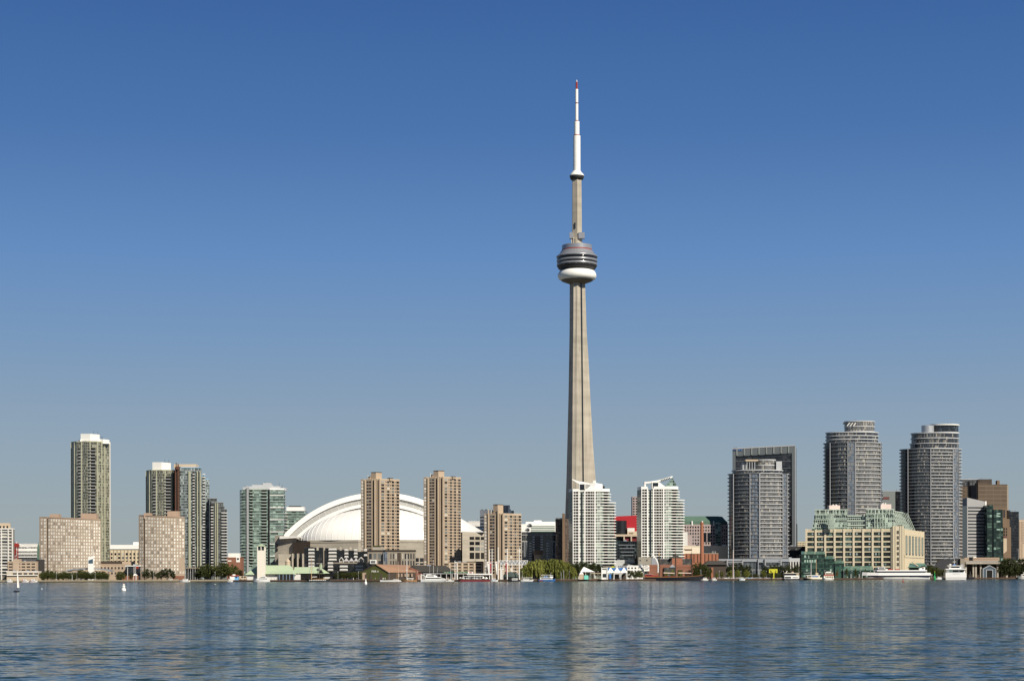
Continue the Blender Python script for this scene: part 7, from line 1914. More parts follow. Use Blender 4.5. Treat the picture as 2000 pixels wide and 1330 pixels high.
    for i, (px, y, w) in enumerate(((1958, 1091, 20), (1970, 1087, 24), (1984, 1097, 18), (1996, 1089, 24), (2010, 1088, 24), (1978, 1106, 20), (1962, 1108, 16))):
        tree('big2', 'round', L_dark, px, 2118, y, w, "large dark tree at the right edge beside the boat shed", "large trees at the right edge")
    for i, (px, w) in enumerate(((626, 12), (660, 14), (668, 12), (682, 14), (694, 14), (704, 12), (672, 12))):
        tree('dark', 'round', L_mid, px, 1752, (1118, 1117, 1116, 1116.5, 1115.5, 1115, 1118)[i], w, "small green tree on the promenade below the terraced apartments", "promenade trees below the terraced apartments")
trees()

# ================================================================ boats
def hull(b, L, B, Hb, rake=.18, sheer=.35, keel=-.6, mi=0, tr=.75, N=14, flare=.8, zm=0.05):
    """hull from stern (x=-L/2) to bow (x=+L/2)"""
    rings = []
    for i in range(N + 1):
        s = i / N
        w = B / 2 * (tr + (1 - tr) * min(1, s / .35)) * (1 - max(0, (s - .5) / .5) ** 2.4)
        w = max(w, .04)
        zt = Hb * (1 + sheer * max(0, (s - .4) / .6) ** 2 + .12 * max(0, (.3 - s) / .3))
        xk = -L / 2 + s * L * (1 - rake * .5) ; xt = -L / 2 + s * L
        rings.append([(xk, w * .45, keel), (xk + (xt - xk) * .3, w * flare, zm), (xt, w, zt), (xt, -w, zt), (xk + (xt - xk) * .3, -w * flare, zm), (xk, -w * .45, keel)])
    return b.loft(rings, True, True, mi)
def boat(name, label, cat, px, D, dirn, group=None, tilt=0.0):
    t = T(name, label, cat, px, D, group, G=0.0)
    t.o.rotation_euler = (0, 0, (0 if dirn > 0 else pi) + tilt)
    return t
def winband(t, x0, x1, y, z0, z1, n=0, m=None):
    for s in (-1, 1): t.part('window_band', MB().box(x0, x1, s * y - .06, s * y + .06, z0, z1), m or M_glassd)

def boats():
    sh = lambda px, d=-9: shore(px) + d
    # small sailing dinghy out on the lake
    D = H * F / (1155.5 - 1121.7)
    t = boat("sailing_dinghy", "small black hulled sailing dinghy with a tall white sail out on the water", "sailboat", 32.5, D, 1)
    t.part('hull', hull(MB(), 2.5, 1.1, .42, .2, .5, -.2), M_navy)
    t.part('deck', MB().box(-1.0, .7, -.42, .42, .38, .46), M_brownd)
    t.part('mast', MB().tube((.2, 0, .3), (.14, 0, 9.6), .07, .04, 6), M_dark)
    rr = []
    for i in range(9):
        f = i / 8; z = 1.75 + 7.6 * f; w = .98 * (1 - f) ** .75 + .07
        rr.append([(.16 + j / 5 * w * 1.0, .16 * sin(j / 5 * pi) * (1 - f), z) for j in range(6)] + [(.16 + j / 5 * w, .16 * sin(j / 5 * pi) * (1 - f) + .03, z) for j in range(5, -1, -1)])
    t.part('sail', MB().loft(rr), M_canvas)
    t.part('boom', MB().tube((.1, 0, 1.6), (1.2, 0, 1.6), .06), M_dark)
    # crew figure added with the people
    t.o['crew_seat'] = 1
    del t.o['crew_seat']
    # buoys
    def snow_buoy(px, yw, yt, lab):
        # waterline row gives the distance
        dr = (px - 1000) * ROLL
        D = H * F / (yw - YH + dr)
        t = T("lake_buoy", lab, "buoy", px, D, "white stacked lake buoys", G=0.0); u = t.m(1)
        hgt = t.z(yt)
        t.part('float', MB().lathe([(3.6 * u, -.3), (4.5 * u, .3 * u), (4.6 * u, 1.6 * u), (3.4 * u, 4.2 * u), (2.2 * u, 6.0 * u)], 20), M_white, True)
        t.part('cage', MB().lathe([(2.1 * u, 6.0 * u), (3.2 * u, 7.4 * u), (3.2 * u, 8.6 * u), (2.0 * u, 9.4 * u)], 12), M_white, True)
        t.part('lantern', MB().lathe([(1.5 * u, 9.3 * u), (2.3 * u, 10.6 * u), (2.2 * u, 12.2 * u), (1.1 * u, 13.2 * u)], 12), M_white2, True)
        t.part('light', MB().lathe([(.8 * u, 13.1 * u), (.7 * u, 14.4 * u), (.2 * u, 14.8 * u)], 8), M_red)
        t.part('band', MB().lathe([(2.15 * u, 6.0 * u), (2.15 * u, 6.5 * u)], 12), M_dark)
    snow_buoy(241.5, 1153, 1138, "white stacked lake buoy floating before the narrower pink slab")
    def small_buoy(px, yw, hpx, m, lab, wpx):
        D = H * F / (yw - YH + (px - 1000) * ROLL)
        t = T("channel_buoy", lab, "buoy", px, D, G=0.0); u = t.m(1)
        t.part('float', MB().lathe([(wpx * u * .8, -.3), (wpx * u, .1), (wpx * u * .9, hpx * .3 * u), (wpx * u * .4, hpx * .5 * u)], 14), m, True)
        t.part('tower', MB().lathe([(wpx * u * .42, hpx * .48 * u), (wpx * u * .34, hpx * .9 * u)], 8), m)
        t.part('light', MB().lathe([(wpx * u * .3, hpx * .9 * u), (wpx * u * .5, hpx * .94 * u), (wpx * u * .1, hpx * u)], 8), M_yellow if m is M_buoyg else M_white)
    small_buoy(714.3, 1140.5, 11, M_white, "white channel buoy on the water in front of the brown roofed boathouse", 2.8)
    small_buoy(1763.8, 1137, 9, M_red, "small red channel buoy beside the long cruise ship", 1.3)
    small_buoy(1825.5, 1132.3, 17, M_buoyg, "green channel buoy with a yellow top by the cruise ship's stern", 2.3)
    for px, yw, lab in ((81.8, 1150, "tiny white float on the water right of the sailing dinghy"), (420, 1141, "tiny white float on the water before the large grove")):
        D = H * F / (yw - YH + (px - 1000) * ROLL)
        t = T("mooring_float", lab, "float", px, D, G=0.0); t.part('ball', MB().lathe([(.03, -.2), (.3, -.1), (.36, .1), (.25, .3), (.03, .38)], 12), M_white, True); t.part('ring', MB().lathe([(.1, .36), (.12, .46)], 8), M_dark)
    # white motor yacht by the ferry hall
    t = boat("motor_yacht", "white three deck motor yacht moored before the ferry hall", "yacht", 510, sh(510), -1)
    L = t.m(34)
    t.part('hull', hull(MB(), L, 5.2, 1.9, .3, .4), M_fiber)
    t.part('main_cabin', MB().prism([(-L * .42, -2.1), (L * .16, -2.1), (L * .16, 2.1), (-L * .42, 2.1)], 1.9, [3.5, 3.5, 3.5, 3.5]).prism([(L * .16, -2.0), (L * .3, -1.2), (L * .3, 1.2), (L * .16, 2.0)], 1.95, [3.5, 2.3, 2.3, 3.5]), M_fiber)
    winband(t, -L * .36, L * .1, 2.13, 2.5, 3.2)
    t.part('upper_cabin', MB().prism([(-L * .3, -1.7), (L * .06, -1.7), (L * .06, 1.7), (-L * .3, 1.7)], 3.5, [4.9, 4.7, 4.7, 4.9]), M_fiber)
    winband(t, -L * .26, L * .03, 1.73, 3.9, 4.5)
    t.part('radar_arch', MB().prism([(-L * .2, -1.5), (-L * .12, -1.5), (-L * .12, 1.5), (-L * .2, 1.5)], 4.9, 6.2), M_white2)
    t.part('mast', MB().tube((-L * .16, 0, 6.2), (-L * .18, 0, 7.6), .08), M_white)
    t.part('rail', MB().tube((L * .1, -2.3, 2.9), (L * .46, -.4, 3.3), .05).tube((L * .1, 2.3, 2.9), (L * .46, .4, 3.3), .05), M_grey2)
    # black and white tall ship
    t = boat("tall_ship", "black hulled tall ship with a row of white painted gun ports", "ship", 620, sh(620), -1)
    L = t.m(49)
    t.part('hull', hull(MB(), L, 6, 2.2, .3, .7, -.6, 0, .6), M_dark)
    for k in range(10):
        for s in (-1, 1):
            f = -L * .34 + k * L * .068; t.part('gun_port', MB().box(f, f + L * .036, s * 3.03 - .2, s * 3.03 + .06 * s + .2, 1.0, 1.75), M_white)
    t.part('deck_house', MB().box(-L * .45, -L * .25, -1.8, 1.8, 2.2, 4.2), M_beigel)
    t.part('stern_gallery', MB().box(-L * .49, -L * .3, -2.0, 2.0, 3.2, 4.4), M_white2)
    t.part('bulwark', MB().box(-L * .25, L * .25, -2.6, 2.6, 2.25, 2.75), M_tan)
    for x, h in ((L * .24, t.z(1086)), (-L * .08, t.z(1082))):
        t.part('mast', MB().tube((x, 0, 1.5), (x, 0, h), .32, .12, 8), M_tanp if x > 0 else M_brownd)
        t.part('yard', MB().tube((x - t.m(6), 0, h * .66), (x + t.m(6), 0, h * .66), .2).tube((x - t.m(4), 0, h * .44), (x + t.m(4), 0, h * .44), .16), M_white2)
        b = MB()
        for s in (-1, 1): b.tube((x + s * 2.5, s * 2.6, 2.6), (x, 0, h * .9), .06, n=3).tube((x - s * 2.5, s * 2.6, 2.6), (x, 0, h * .9), .06, n=3)
        t.part('rigging', b, M_brownd)
    t.part('bowsprit', MB().tube((L * .44, 0, 3.1), (L * .66, 0, 4.9), .2, .08), M_brownd)
    t.part('furled_sail', MB().tube((L * .02, 0, 4.6), (L * .22, 0, 4.4), .35, .3), M_canvas)
    # runabout, wooden sloop, small cruisers
    t = boat("runabout", "low white runabout with a dark open cockpit left of the varnished sloop", "motorboat", 758, sh(758), 1)
    L = t.m(31); t.part('hull', hull(MB(), L, 4, 1.3, .3, .3), M_fiber); t.part('windscreen', MB().prism([(-L * .3, -1.6), (L * .05, -1.6), (L * .05, 1.6), (-L * .3, 1.6)], 1.3, [2.1, 1.5, 1.5, 2.1]), M_glassd); t.part('cockpit', MB().box(-L * .45, -L * .3, -1.3, 1.3, 1.3, 1.8), M_dark)
    t.part('engine', MB().box(-L * .53, -L * .49, -.5, .5, .2, 1.5), M_dark)
    t = boat("sloop", "varnished brown sloop with a tall bare white mast moored at the quay", "sailboat", 797.5, sh(797), -1)
    L = t.m(34); t.part('hull', hull(MB(), L, 4, 1.5, .4, .3), M_tan); t.part('cabin', MB().prism([(-L * .28, -1.2), (L * .06, -1.2), (L * .06, 1.2), (-L * .28, 1.2)], 1.5, [2.4, 2.2, 2.2, 2.4]), M_white2)
    winband(t, -L * .22, L * .0, 1.22, 1.8, 2.1)
    t.part('mast', MB().tube((L * .08, 0, 1.2), (L * .08, 0, t.z(1083)), .3, .16, 8), M_white); t.part('boom', MB().tube((L * .06, 0, 3.1), (-L * .32, 0, 3.1), .28, .22), M_canvas)
    t.part('spreader', MB().tube((L * .08, -1.2, t.z(1103)), (L * .08, 1.2, t.z(1103)), .07).tube((L * .05, 0, t.z(1113.5)), (L * .13, 0, t.z(1113.5)), .5, .5), M_white2)
    t.part('stay', MB().tube((L * .08, 0, t.z(1085)), (L * .48, 0, 2.0), .05, n=3).tube((L * .08, 0, t.z(1085)), (-L * .48, 0, 1.8), .05, n=3), M_grey)
    for px, yt, m, lab in ((777, 1096, M_beigel, "moored yawl with a pale wooden mast beside the varnished sloop"), (774, 1106, M_tan, "moored cutter with a short brown mast behind the white runabout"),
                           (845.5, 1092, M_white2, "moored sailboat with a thin grey mast behind the big white yacht"), (838, 1104, M_grey2, "moored sailboat with a stubby mast by the pier house roof"), (879, 1110, M_white, "little sailboat with its mast just right of the big white yacht"), (851, 1107, M_grey2, "little sailboat with a leaning mast behind the big white yacht's bow")):
        t = boat("sailboat", lab, "sailboat", px, sh(px, -4), 1, "small moored sailboats")
        L = 8.5; t.part('hull', hull(MB(), L, 2.6, 1.0, .35, .3), M_fiber); t.part('cabin', MB().box(-1.6, 1.4, -.8, .8, 1.0, 1.6), M_white2)
        t.part('mast', MB().tube((.6, 0, .9), (.6 + (0 if yt != 1107 else 1.4), 0, t.z(yt)), .2, .1, 6), m); t.part('boom', MB().tube((.5, 0, 2.2), (-3, 0, 2.2), .16), M_canvas)
    # big white yacht
    t = boat("large_yacht", "large sleek white yacht with two black window bands before the dark roofed pier house", "yacht", 848, sh(848, -11), 1)
    L = t.m(52)
    t.part('hull', hull(MB(), L, 7, 2.0, .35, .25), M_fiber)
    t.part('main_cabin', MB().prism([(-L * .34, -2.9), (L * .2, -2.9), (L * .42, -1.2), (L * .42, 1.2), (L * .2, 2.9), (-L * .34, 2.9)], 2.0, [4.4, 4.2, 2.4, 2.4, 4.2, 4.4]), M_fiber)
    t.part('window_band', MB().prism([(-L * .32, -2.98), (L * .19, -2.98), (L * .36, -1.72), (L * .36, 1.72), (L * .19, 2.98), (-L * .32, 2.98)], [2.6, 2.6, 2.4, 2.4, 2.6, 2.6], [3.7, 3.6, 2.7, 2.7, 3.6, 3.7]), M_glassd)
    t.part('upper_cabin', MB().prism([(-L * .3, -2.2), (L * .0, -2.2), (L * .12, -1.2), (L * .12, 1.2), (L * .0, 2.2), (-L * .3, 2.2)], 4.3, [6.4, 6.2, 4.7, 4.7, 6.2, 6.4]), M_fiber)
    winband(t, -L * .26, L * .0, 2.23, 4.9, 5.8)
    t.part('fly_bridge', MB().box(-L * .28, -L * .1, -1.8, 1.8, 6.35, 6.9), M_white2)
    t.part('stern_canopy', MB().prism([(-L * .5, -2.4), (-L * .3, -2.4), (-L * .3, 2.4), (-L * .5, 2.4)], [6.6, 4.6, 4.6, 6.6], [7.0, 5.0, 5.0, 7.0]).box(-L * .48, -L * .45, -2.3, -2.1, 1.9, 6.7), M_white)
    # dark barge with white stalls
    t = boat("event_barge", "long dark barge loaded with white tents beside the banner poles", "barge", 925, sh(925, -10), -1)
    L = t.m(64); t.part('hull', MB().prism([(-L / 2, -3.5), (L / 2 - 3, -3.5), (L / 2, 0), (L / 2 - 3, 3.5), (-L / 2, 3.5)], -.5, 1.5), M_maroon)
    t.part('deck', MB().box(-L * .49, L * .44, -3.2, 3.2, 1.5, 1.9), M_brownd)
    for k in range(9): t.part('stall', MB().pyr(-L * .44 + k * L * .1, -L * .44 + k * L * .1 + 2.6, -1.6, 1.6, 2.6 + (k % 3) * .3, 4.0 + (k % 2) * .8, .2), M_canvas)
    t.part('awning', MB().box(-L * .3, L * .28, 1.0, 3.0, 4.6, 5.0), M_white)
    for k in range(10): t.part('post', MB().box(-L * .3 + k * L * .064, -L * .3 + k * L * .064 + .2, 1.2, 1.4, 1.9, 4.6), M_white)
    # white harbour launches
    for px, w, d, lab, m in ((966, 15, 1, "white cabin launch moored under the red pennant", M_bluecloth), (1003, 26, -1, "white rounded cruiser with a dark hull line below the dark dome pavilion", M_navy), (1030, 26, 1, "low open launch with a striped canopy next to the blue and white ferry", M_white2),
                             (17, 14, -1, "small white launch moored below the beige balcony block", M_white2), (50, 14, 1, "red and white fire launch by the shop row", M_red), (66, 16, 1, "white launch with a red stripe right of the fire launch", M_red), (360, 22, -1, "long low white launch below the narrower pink slab's corner", M_white2),
                             (450, 11, 1, "tiny brown launch below the snack stand", M_tan), (1375, 16, -1, "white cruiser just right of the schooner's bow", M_white2), (1393, 14, -1, "second white cruiser behind the schooner's bow", M_tan), (1836, 16, 1, "small white launch between the cruise ship and the white ferry stern", M_white2),
                             (903, 14, -1, "small white cruiser at the end of the dark barge", M_tan), (1450, 12, 1, "small white launch alongside the boardwalk before the podium", M_sky)):
        t = boat("harbour_launch", lab, "launch", px, sh(px, -6 if px > 1360 and px < 1400 else -7), d, "small launches moored along the quay")
        L = t.m(w); t.part('hull', hull(MB(), L, 3.2, 1.2, .3, .35), M_fiber if m is not M_navy else M_navy)
        t.part('stripe', MB().box(-L * .46, L * .2, -1.63, 1.63, .85, 1.1), m)
        t.part('cabin', MB().prism([(-L * .3, -1.2), (L * .12, -1.2), (L * .12, 1.2), (-L * .3, 1.2)], 1.2, [2.7, 2.5, 2.5, 2.7]), M_fiber)
        winband(t, -L * .25, L * .09, 1.22, 1.8, 2.3)
        t.part('roof', MB().box(-L * .33, L * .12, -1.3, 1.3, 2.7, 2.86) if px != 1030 else MB().box(-L * .4, L * .4, -1.5, 1.5, 3.6, 3.8), M_beigel if px == 1393 else M_white)
        if px == 1030:
            for k in range(9): t.part('post', MB().box(-L * .39 + k * L * .095, -L * .39 + k * L * .095 + .14, -1.4, -1.26, 1.2, 3.6), M_white)
        if px in (50, 66): t.part('deck_box', MB().box(-L * .42, -L * .32, -1, 1, 1.2, 2.0), M_red)
    # ferry
    t = boat("passenger_ferry", "blue hulled white passenger ferry moored before the weeping willows", "ferry", 1068.5, sh(1068), 1)
    L = t.m(34)
    t.part('hull', hull(MB(), L, 6, 1.5, .2, .45), M_blue)
    t.part('hull_stripe', MB().box(-L * .47, -L * .25, -2.75, 2.75, .2, .8), M_red)
    t.part('lower_cabin', MB().box(-L * .4, L * .3, -2.3, 2.3, 1.5, 3.3), M_fiber); winband(t, -L * .36, L * .26, 2.33, 2.1, 2.9)
    t.part('upper_deck', MB().box(-L * .44, L * .34, -2.5, 2.5, 3.3, 3.55), M_white)
    t.part('wheelhouse', MB().box(L * .16, L * .34, -1.5, 1.5, 3.55, 5.6), M_fiber); t.part('window_band', MB().box(L * .155, L * .345, -1.53, 1.53, 4.5, 5.2), M_glassd)
    t.part('awning', MB().box(-L * .36, L * .18, -2.2, 2.2, 5.9, 6.15), M_white); 
    for k in range(6): t.part('post', MB().box(-L * .35 + k * L * .1, -L * .35 + k * L * .1 + .15, -2.1, -1.95, 3.55, 5.9), M_white)
    t.part('blue_panel', MB().box(-L * .2, L * .05, -1.6, 1.6, 3.6, 4.8), M_bluecloth)
    t.part('mast', MB().tube((L * .22, 0, 5.6), (L * .22, 0, 8.6), .12, .06), M_white); t.part('aft_mast', MB().tube((-L * .36, 0, 3.5), (-L * .4, 0, 8.2), .1, .06), M_tan)
    # schooner
    t = boat("schooner", "long dark hulled three masted schooner moored before the brick gallery", "ship", 1315, sh(1315, -9), 1)
    L = t.m(118)
    b = MB(); rings = []
    t.part('hull', hull(b, L, 8.5, 3.2, .18, .5, -.6, 0, .62, 22), M_navy3)
    t.part('rail', hull(MB(), L * 1.002, 8.6, 3.9, .18, .5, 3.25, 0, .62, 22, 1.0, 3.3), M_rail)
    t.part('deck_house', MB().box(-L * .47, -L * .34, -2, 2, 3.6, 6.4), M_red3)
    t.part('deck_house', MB().box(-L * .33, -L * .25, -1.6, 1.6, 3.6, 5.2), M_red3)
    winband(t, -L * .45, -L * .36, 2.03, 5.0, 5.7)
    t.part('house_roof', MB().box(-L * .475, -L * .335, -2.2, 2.2, 6.4, 6.65), M_grey2)
    for a, c in ((-.16, -.08), (-.05, .03), (.08, .16), (.22, .3)): t.part('hatch', MB().box(L * a, L * c, -1.3, 1.3, 3.6, 4.6), M_maroon if a < 0 else M_dark)
    for x, yt in ((1287.5, 1064), (1319.5, 1064), (1351, 1069)):
        xx = t.m(x - 1315)
        t.part('mast', MB().tube((xx, 0, 3), (xx, 0, t.z(1083)), .55, .42, 8), M_brownd)
        t.part('topmast', MB().tube((xx, 0, t.z(1083)), (xx, 0, t.z(yt)), .26, .12, 6), M_mast)
        t.part('mast_cap', MB().box(xx - .6, xx + .6, -.5, .5, t.z(1084), t.z(1080.5)), M_tanp if x == 1287.5 else M_brownd)
        bb = MB()
        for s in (-1, 1):
            for d in (-2.5, 0, 2.5): bb.tube((xx + d, s * 3.6, 3.9), (xx, 0, t.z(1084)), .05, n=3)
        t.part('shroud', bb, M_dark)
    for a, c in ((1296, 1317.5), (1325, 1350)): t.part('furled_sail', MB().tube((t.m(a - 1315), 0, t.z(1118.6)), (t.m(c - 1315), 0, t.z(1119.2)), .55, .5, 8), M_furl)
    t.part('bowsprit', MB().tube((L * .47, 0, 5.4), (L * .56, 0, 6.6), .35, .15), M_brownd)
    # tour boats at the terminal
    t = boat("tour_boat", "two deck tour boat with a dark upper window band right of the yellow sculpture", "tour boat", 1547.5, sh(1547), 1)
    L = t.m(33)
    t.part('hull', hull(MB(), L, 6, 1.4, .25, .35), M_navy); t.part('lower_cabin', MB().box(-L * .48, L * .34, -2.5, 2.5, 1.4, 4.2), M_fiber); winband(t, -L * .46, -L * .1, 2.53, 1.9, 3.5); 
    for k in range(4): t.part('window', MB().box(L * (.0 + .08 * k), L * (.05 + .08 * k), -2.6, -2.45, 2.2, 3.3), M_glassd)
    t.part('upper_cabin', MB().box(-L * .48, L * .22, -2.4, 2.4, 4.2, 7.0), M_glassd); t.part('upper_rail', MB().box(-L * .49, L * .34, -2.55, 2.55, 4.15, 4.9), M_fiber)
    t.part('roof', MB().box(-L * .5, L * .38, -2.6, 2.6, 7.0, 7.5), M_beigew); t.part('hump', MB().lathe([(1.6, 7.4), (1.5, 8.2), (.8, 8.9)], 12), M_beige); t.part('funnel', MB().tube((-L * .38, 0, 7.4), (-L * .3, 0, 9.8), .5, .4), M_white2)
    t.part('bow_cabin', MB().box(L * .22, L * .36, -2, 2, 4.9, 6.6), M_beige)
    t = boat("excursion_boat", "cream excursion boat with two tall poles and an awning before the green atrium", "tour boat", 1587, sh(1587), -1)
    L = t.m(36)
    t.part('hull', hull(MB(), L, 6, 1.3, .3, .5), M_dark); t.part('bulwark', hull(MB(), L * 1.003, 6.1, 2.4, .3, .5, .9, 0, .75, 14, 1.0, 1.0), M_beigew)
    t.part('cabin', MB().box(-L * .38, L * .3, -2.3, 2.3, 2.2, 4.8), M_beigew); winband(t, -L * .3, L * .05, 2.33, 3.0, 4.2, 0, M_bluecloth); winband(t, L * .08, L * .26, 2.33, 3.0, 4.2)
    t.part('roof', MB().box(-L * .42, L * .38, -2.6, 2.6, 4.8, 5.2), M_white)
    t.part('awning', MB().prism([(L * .1, -2.4), (L * .5, -2.4), (L * .5, 2.4), (L * .1, 2.4)], [7.4, 7.0, 7.0, 7.4], [7.8, 7.2, 7.2, 7.8]), M_greyc)
    t.part('wheelhouse', MB().box(-L * .3, -L * .16, -1.4, 1.4, 5.2, 7.6), M_beigel)
    for x, yt, m in ((L * .08, 1093, M_white2), (-L * .2, 1092, M_tanp)): t.part('pole', MB().tube((x, 0, 5), (x, 0, t.z(yt)), .3, .22, 6), m)
    t = boat("red_deck_boat", "cream tour boat with a red upper band and dark wheelhouse windows", "tour boat", 1618, sh(1618, -12), 1)
    L = t.m(23)
    t.part('hull', hull(MB(), L, 5.5, 1.5, .25, .4), M_fiber); t.part('lower_cabin', MB().box(-L * .4, L * .42, -2.2, 2.2, 1.5, 4.6), M_beigew)
    for k in range(5): t.part('window', MB().box(L * (-.3 + .14 * k), L * (-.22 + .14 * k), -2.3, -2.15, 2.4, 3.9), M_glassd)
    t.part('red_band', MB().box(-L * .42, L * .44, -2.35, 2.35, 4.6, 5.7), M_red3); t.part('wheelhouse', MB().box(-L * .3, L * .36, -2, 2, 5.7, 7.6), M_beigew); winband(t, -L * .26, L * .32, 2.03, 6.1, 7.1)
    t.part('roof', MB().box(-L * .34, L * .4, -2.2, 2.2, 7.6, 7.9), M_beigew); t.part('top_cabin', MB().box(-L * .2, L * .2, -1.2, 1.2, 7.9, 8.8), M_white); t.part('mast', MB().tube((-L * .3, 0, 7.8), (-L * .3, 0, 11), .1).tube((L * .2, 0, 8), (L * .2, 0, 11), .1), M_white)
    t.part('raft', MB().lathe([(1.3, 1.6), (1.5, 2.1), (1.0, 2.7)], 12, -L * .36, -2.6), M_fiber)
    # long cruise ship
    t = boat("cruise_ship", "long white cruise ship with black window bands moored before the cream warehouse", "cruise ship", 1751, sh(1751, -12), -1)
    L = t.m(137)
    t.part('hull', hull(MB(), L * .93, 11, 2.6, .25, .25, -.6, 0, .8, 20), M_fiber)
    t.part('boot_stripe', hull(MB(), L * .922, 10.95, .55, .1, 0, -.5, 0, .8, 20, 1.01), M_navy)
    t.part('lower_windows', MB().prism([(-L * .46, -5.3), (L * .28, -5.3), (L * .40, 0), (L * .28, 5.3), (-L * .46, 5.3)], 2.9, 4.6), M_glassn)
    rings = []
    def deck(b, x0, x1, w, z0, z1, nose):
        return b.prism([(x0, -w), (x1 - nose, -w), (x1 - nose * .3, -w * .5), (x1, 0), (x1 - nose * .3, w * .5), (x1 - nose, w), (x0, w)], z0, [z1, z1, z1 + .4, z1 + .7, z1 + .4, z1, z1])
    t.part('middle_deck', deck(MB(), -L * .47, L * .49, 5.4, 4.6, 7.5, L * .22), M_fiber)
    t.part('upper_windows', MB().prism([(-L * .40, -5.0), (L * .27, -5.0), (L * .31, 0), (L * .27, 5.0), (-L * .40, 5.0)], 7.5, 9.2), M_glassn)
    t.part('upper_deck', deck(MB(), -L * .42, L * .33, 5.1, 9.2, 10.4, L * .04), M_fiber)
    t.part('bridge_windows', MB().prism([(L * .18, -3.2), (L * .31, -3.0), (L * .33, 0), (L * .31, 3.0), (L * .18, 3.2)], 10.3, 11.6), M_glassn)
    t.part('bridge', MB().box(L * .17, L * .27, -3, 3, 11.6, 13.6), M_fiber); winband(t, L * .18, L * .26, 3.03, 12.2, 13.0)
    t.part('radar_mast', MB().tube((L * .19, 0, 13.5), (L * .19, 0, 19), .3, .12).box(L * .18, L * .2, -1, 1, 15, 15.3), M_white)
    t.part('bridge_wing', MB().box(L * .17, L * .29, -3.6, 3.6, 13.6, 13.9), M_white)
    for a, c, m in ((.06, .12, M_red3), (-.04, .02, M_red3), (.13, .16, M_white2)): t.part('deck_locker', MB().box(L * a, L * c, -1.8, 1.8, 10.3, 11.6), m)
    t.part('funnel', MB().prism([(-L * .4, -2.4), (-L * .32, -2.4), (-L * .32, 2.4), (-L * .4, 2.4)], 10.3, [13.6, 12.2, 12.2, 13.6]), M_fiber); t.part('funnel_window', MB().box(-L * .385, -L * .355, -2.5, 2.5, 11.4, 12.6), M_glassd)
    t.part('stern_awning', MB().prism([(-L * .5, -4.6), (-L * .38, -4.6), (-L * .38, 4.6), (-L * .5, 4.6)], [4.8, 8.4, 8.4, 4.8], [5.2, 8.9, 8.9, 5.2]), M_fiber)
    for k in range(16): t.part('porthole', MB().box(-L * .36 + k * L * .038, -L * .345 + k * L * .038, -5.48, -5.3, 5.6, 5.95), M_grey)
    t.part('name_mark', MB().box(L * .2, L * .212, -5.5, -5.3, 5.6, 6.8), M_brownd)
    # white ship seen from astern
    t = boat("harbour_cruiser", "white passenger ship seen from astern with a broad white transom", "cruise ship", 1864, sh(1864, -14), 1, None, radians(82))
    L = 34; w = t.m(19.6)
    t.part('hull', MB().loft([[(-L / 2, -w * .95, -.3), (-L / 2, -w, 1.2), (-L / 2, -w, 7.4), (-L / 2, w, 7.4), (-L / 2, w, 1.2), (-L / 2, w * .95, -.3)], [(L * .2, -w * .95, -.3), (L * .2, -w, 1.2), (L * .2, -w, 7.4), (L * .2, w, 7.4), (L * .2, w, 1.2), (L * .2, w * .95, -.3)], [(L / 2, -.3, -.3), (L / 2, -.4, 1.2), (L * .55, -.5, 8.4), (L * .55, .5, 8.4), (L / 2, .4, 1.2), (L / 2, .3, -.3)]]), M_fiber)
    t.part('rubbing_strake', MB().box(-L / 2 - .15, L * .2, -w - .1, w + .1, 1.5, 1.9), M_brown)
    t.part('aft_deck', MB().box(-L * .4, L * .2, -w * .9, w * .9, 7.4, 11), M_fiber)
    for a, c in ((-.8, -.35), (-.3, .3), (.35, .6)): t.part('aft_window', MB().box(-L * .4 - .1, -L * .4 + .1, w * a, w * c, 8, 10.4), W_green)
    t.part('upper_deck', MB().box(-L * .5, L * .15, -w, w, 11, 11.9), M_fiber)
    for k in range(5): t.part('side_door', MB().box(-L * .3 + k * 3, -L * .3 + k * 3 + 1.2, -w * .92, -w * .88, 8, 10), M_dark)
    t.part('top_cabin', MB().box(-L * .3, L * .05, -w * .55, w * .6, 11.9, 15), M_fiber); t.part('top_window', MB().box(-L * .3 - .1, -L * .3 + .1, -w * .4, w * .4, 12.8, 14.4), M_glassd)
    t.part('top_roof', MB().box(-L * .36, L * .08, -w * .62, w * .8, 15, 15.5), M_white); t.part('blue_cover', MB().pyr(-L * .3, -L * .22, -w * .1, w * .25, 15.5, 17, .3), M_bluecloth)
    t.part('lifeboat', MB().lathe([(.1, 15.6), (1.3, 16), (1.3, 17), (.1, 17.4)], 12, -L * .3, w * .5), M_fiber)
    t.part('mast', MB().tube((0, 0, 15.5), (0, 0, 23.5), .35, .15).box(-.3, .3, -2, 2, 19.5, 19.9), M_white2)
    t.part('stack', MB().box(-L * .1, L * .02, -w * .85, -w * .6, 11.9, 17), M_grey)
    for k in range(5): t.part('lettering', MB().box(-L / 2 - .12, -L / 2 + .1, -w * .35 + k * 1.6, -w * .35 + k * 1.6 + 1.1, 6.0, 6.4), M_stonel)
    # shaded cruiser at the right edge
    t = boat("cabin_cruiser", "white cabin cruiser lying in shade at the right edge of the quay", "cruiser", 1999, sh(1999, -12), -1)
    L = t.m(26)
    t.part('hull', hull(MB(), L, 6, 2.8, .3, .4), M_white2); t.part('cabin', MB().box(-L * .4, L * .18, -2.2, 2.2, 2.8, 5.6), M_white2); winband(t, -L * .35, L * .12, 2.23, 3.6, 4.8); t.part('upper_cabin', MB().box(-L * .35, L * .02, -1.8, 1.8, 5.6, 8), M_white2); winband(t, -L * .3, -L * .02, 1.83, 6.3, 7.3)
    t = boat("dark_workboat", "dark workboat with a low wheelhouse between the white ship and the boat shed", "workboat", 1895, sh(1895, -8), 1)
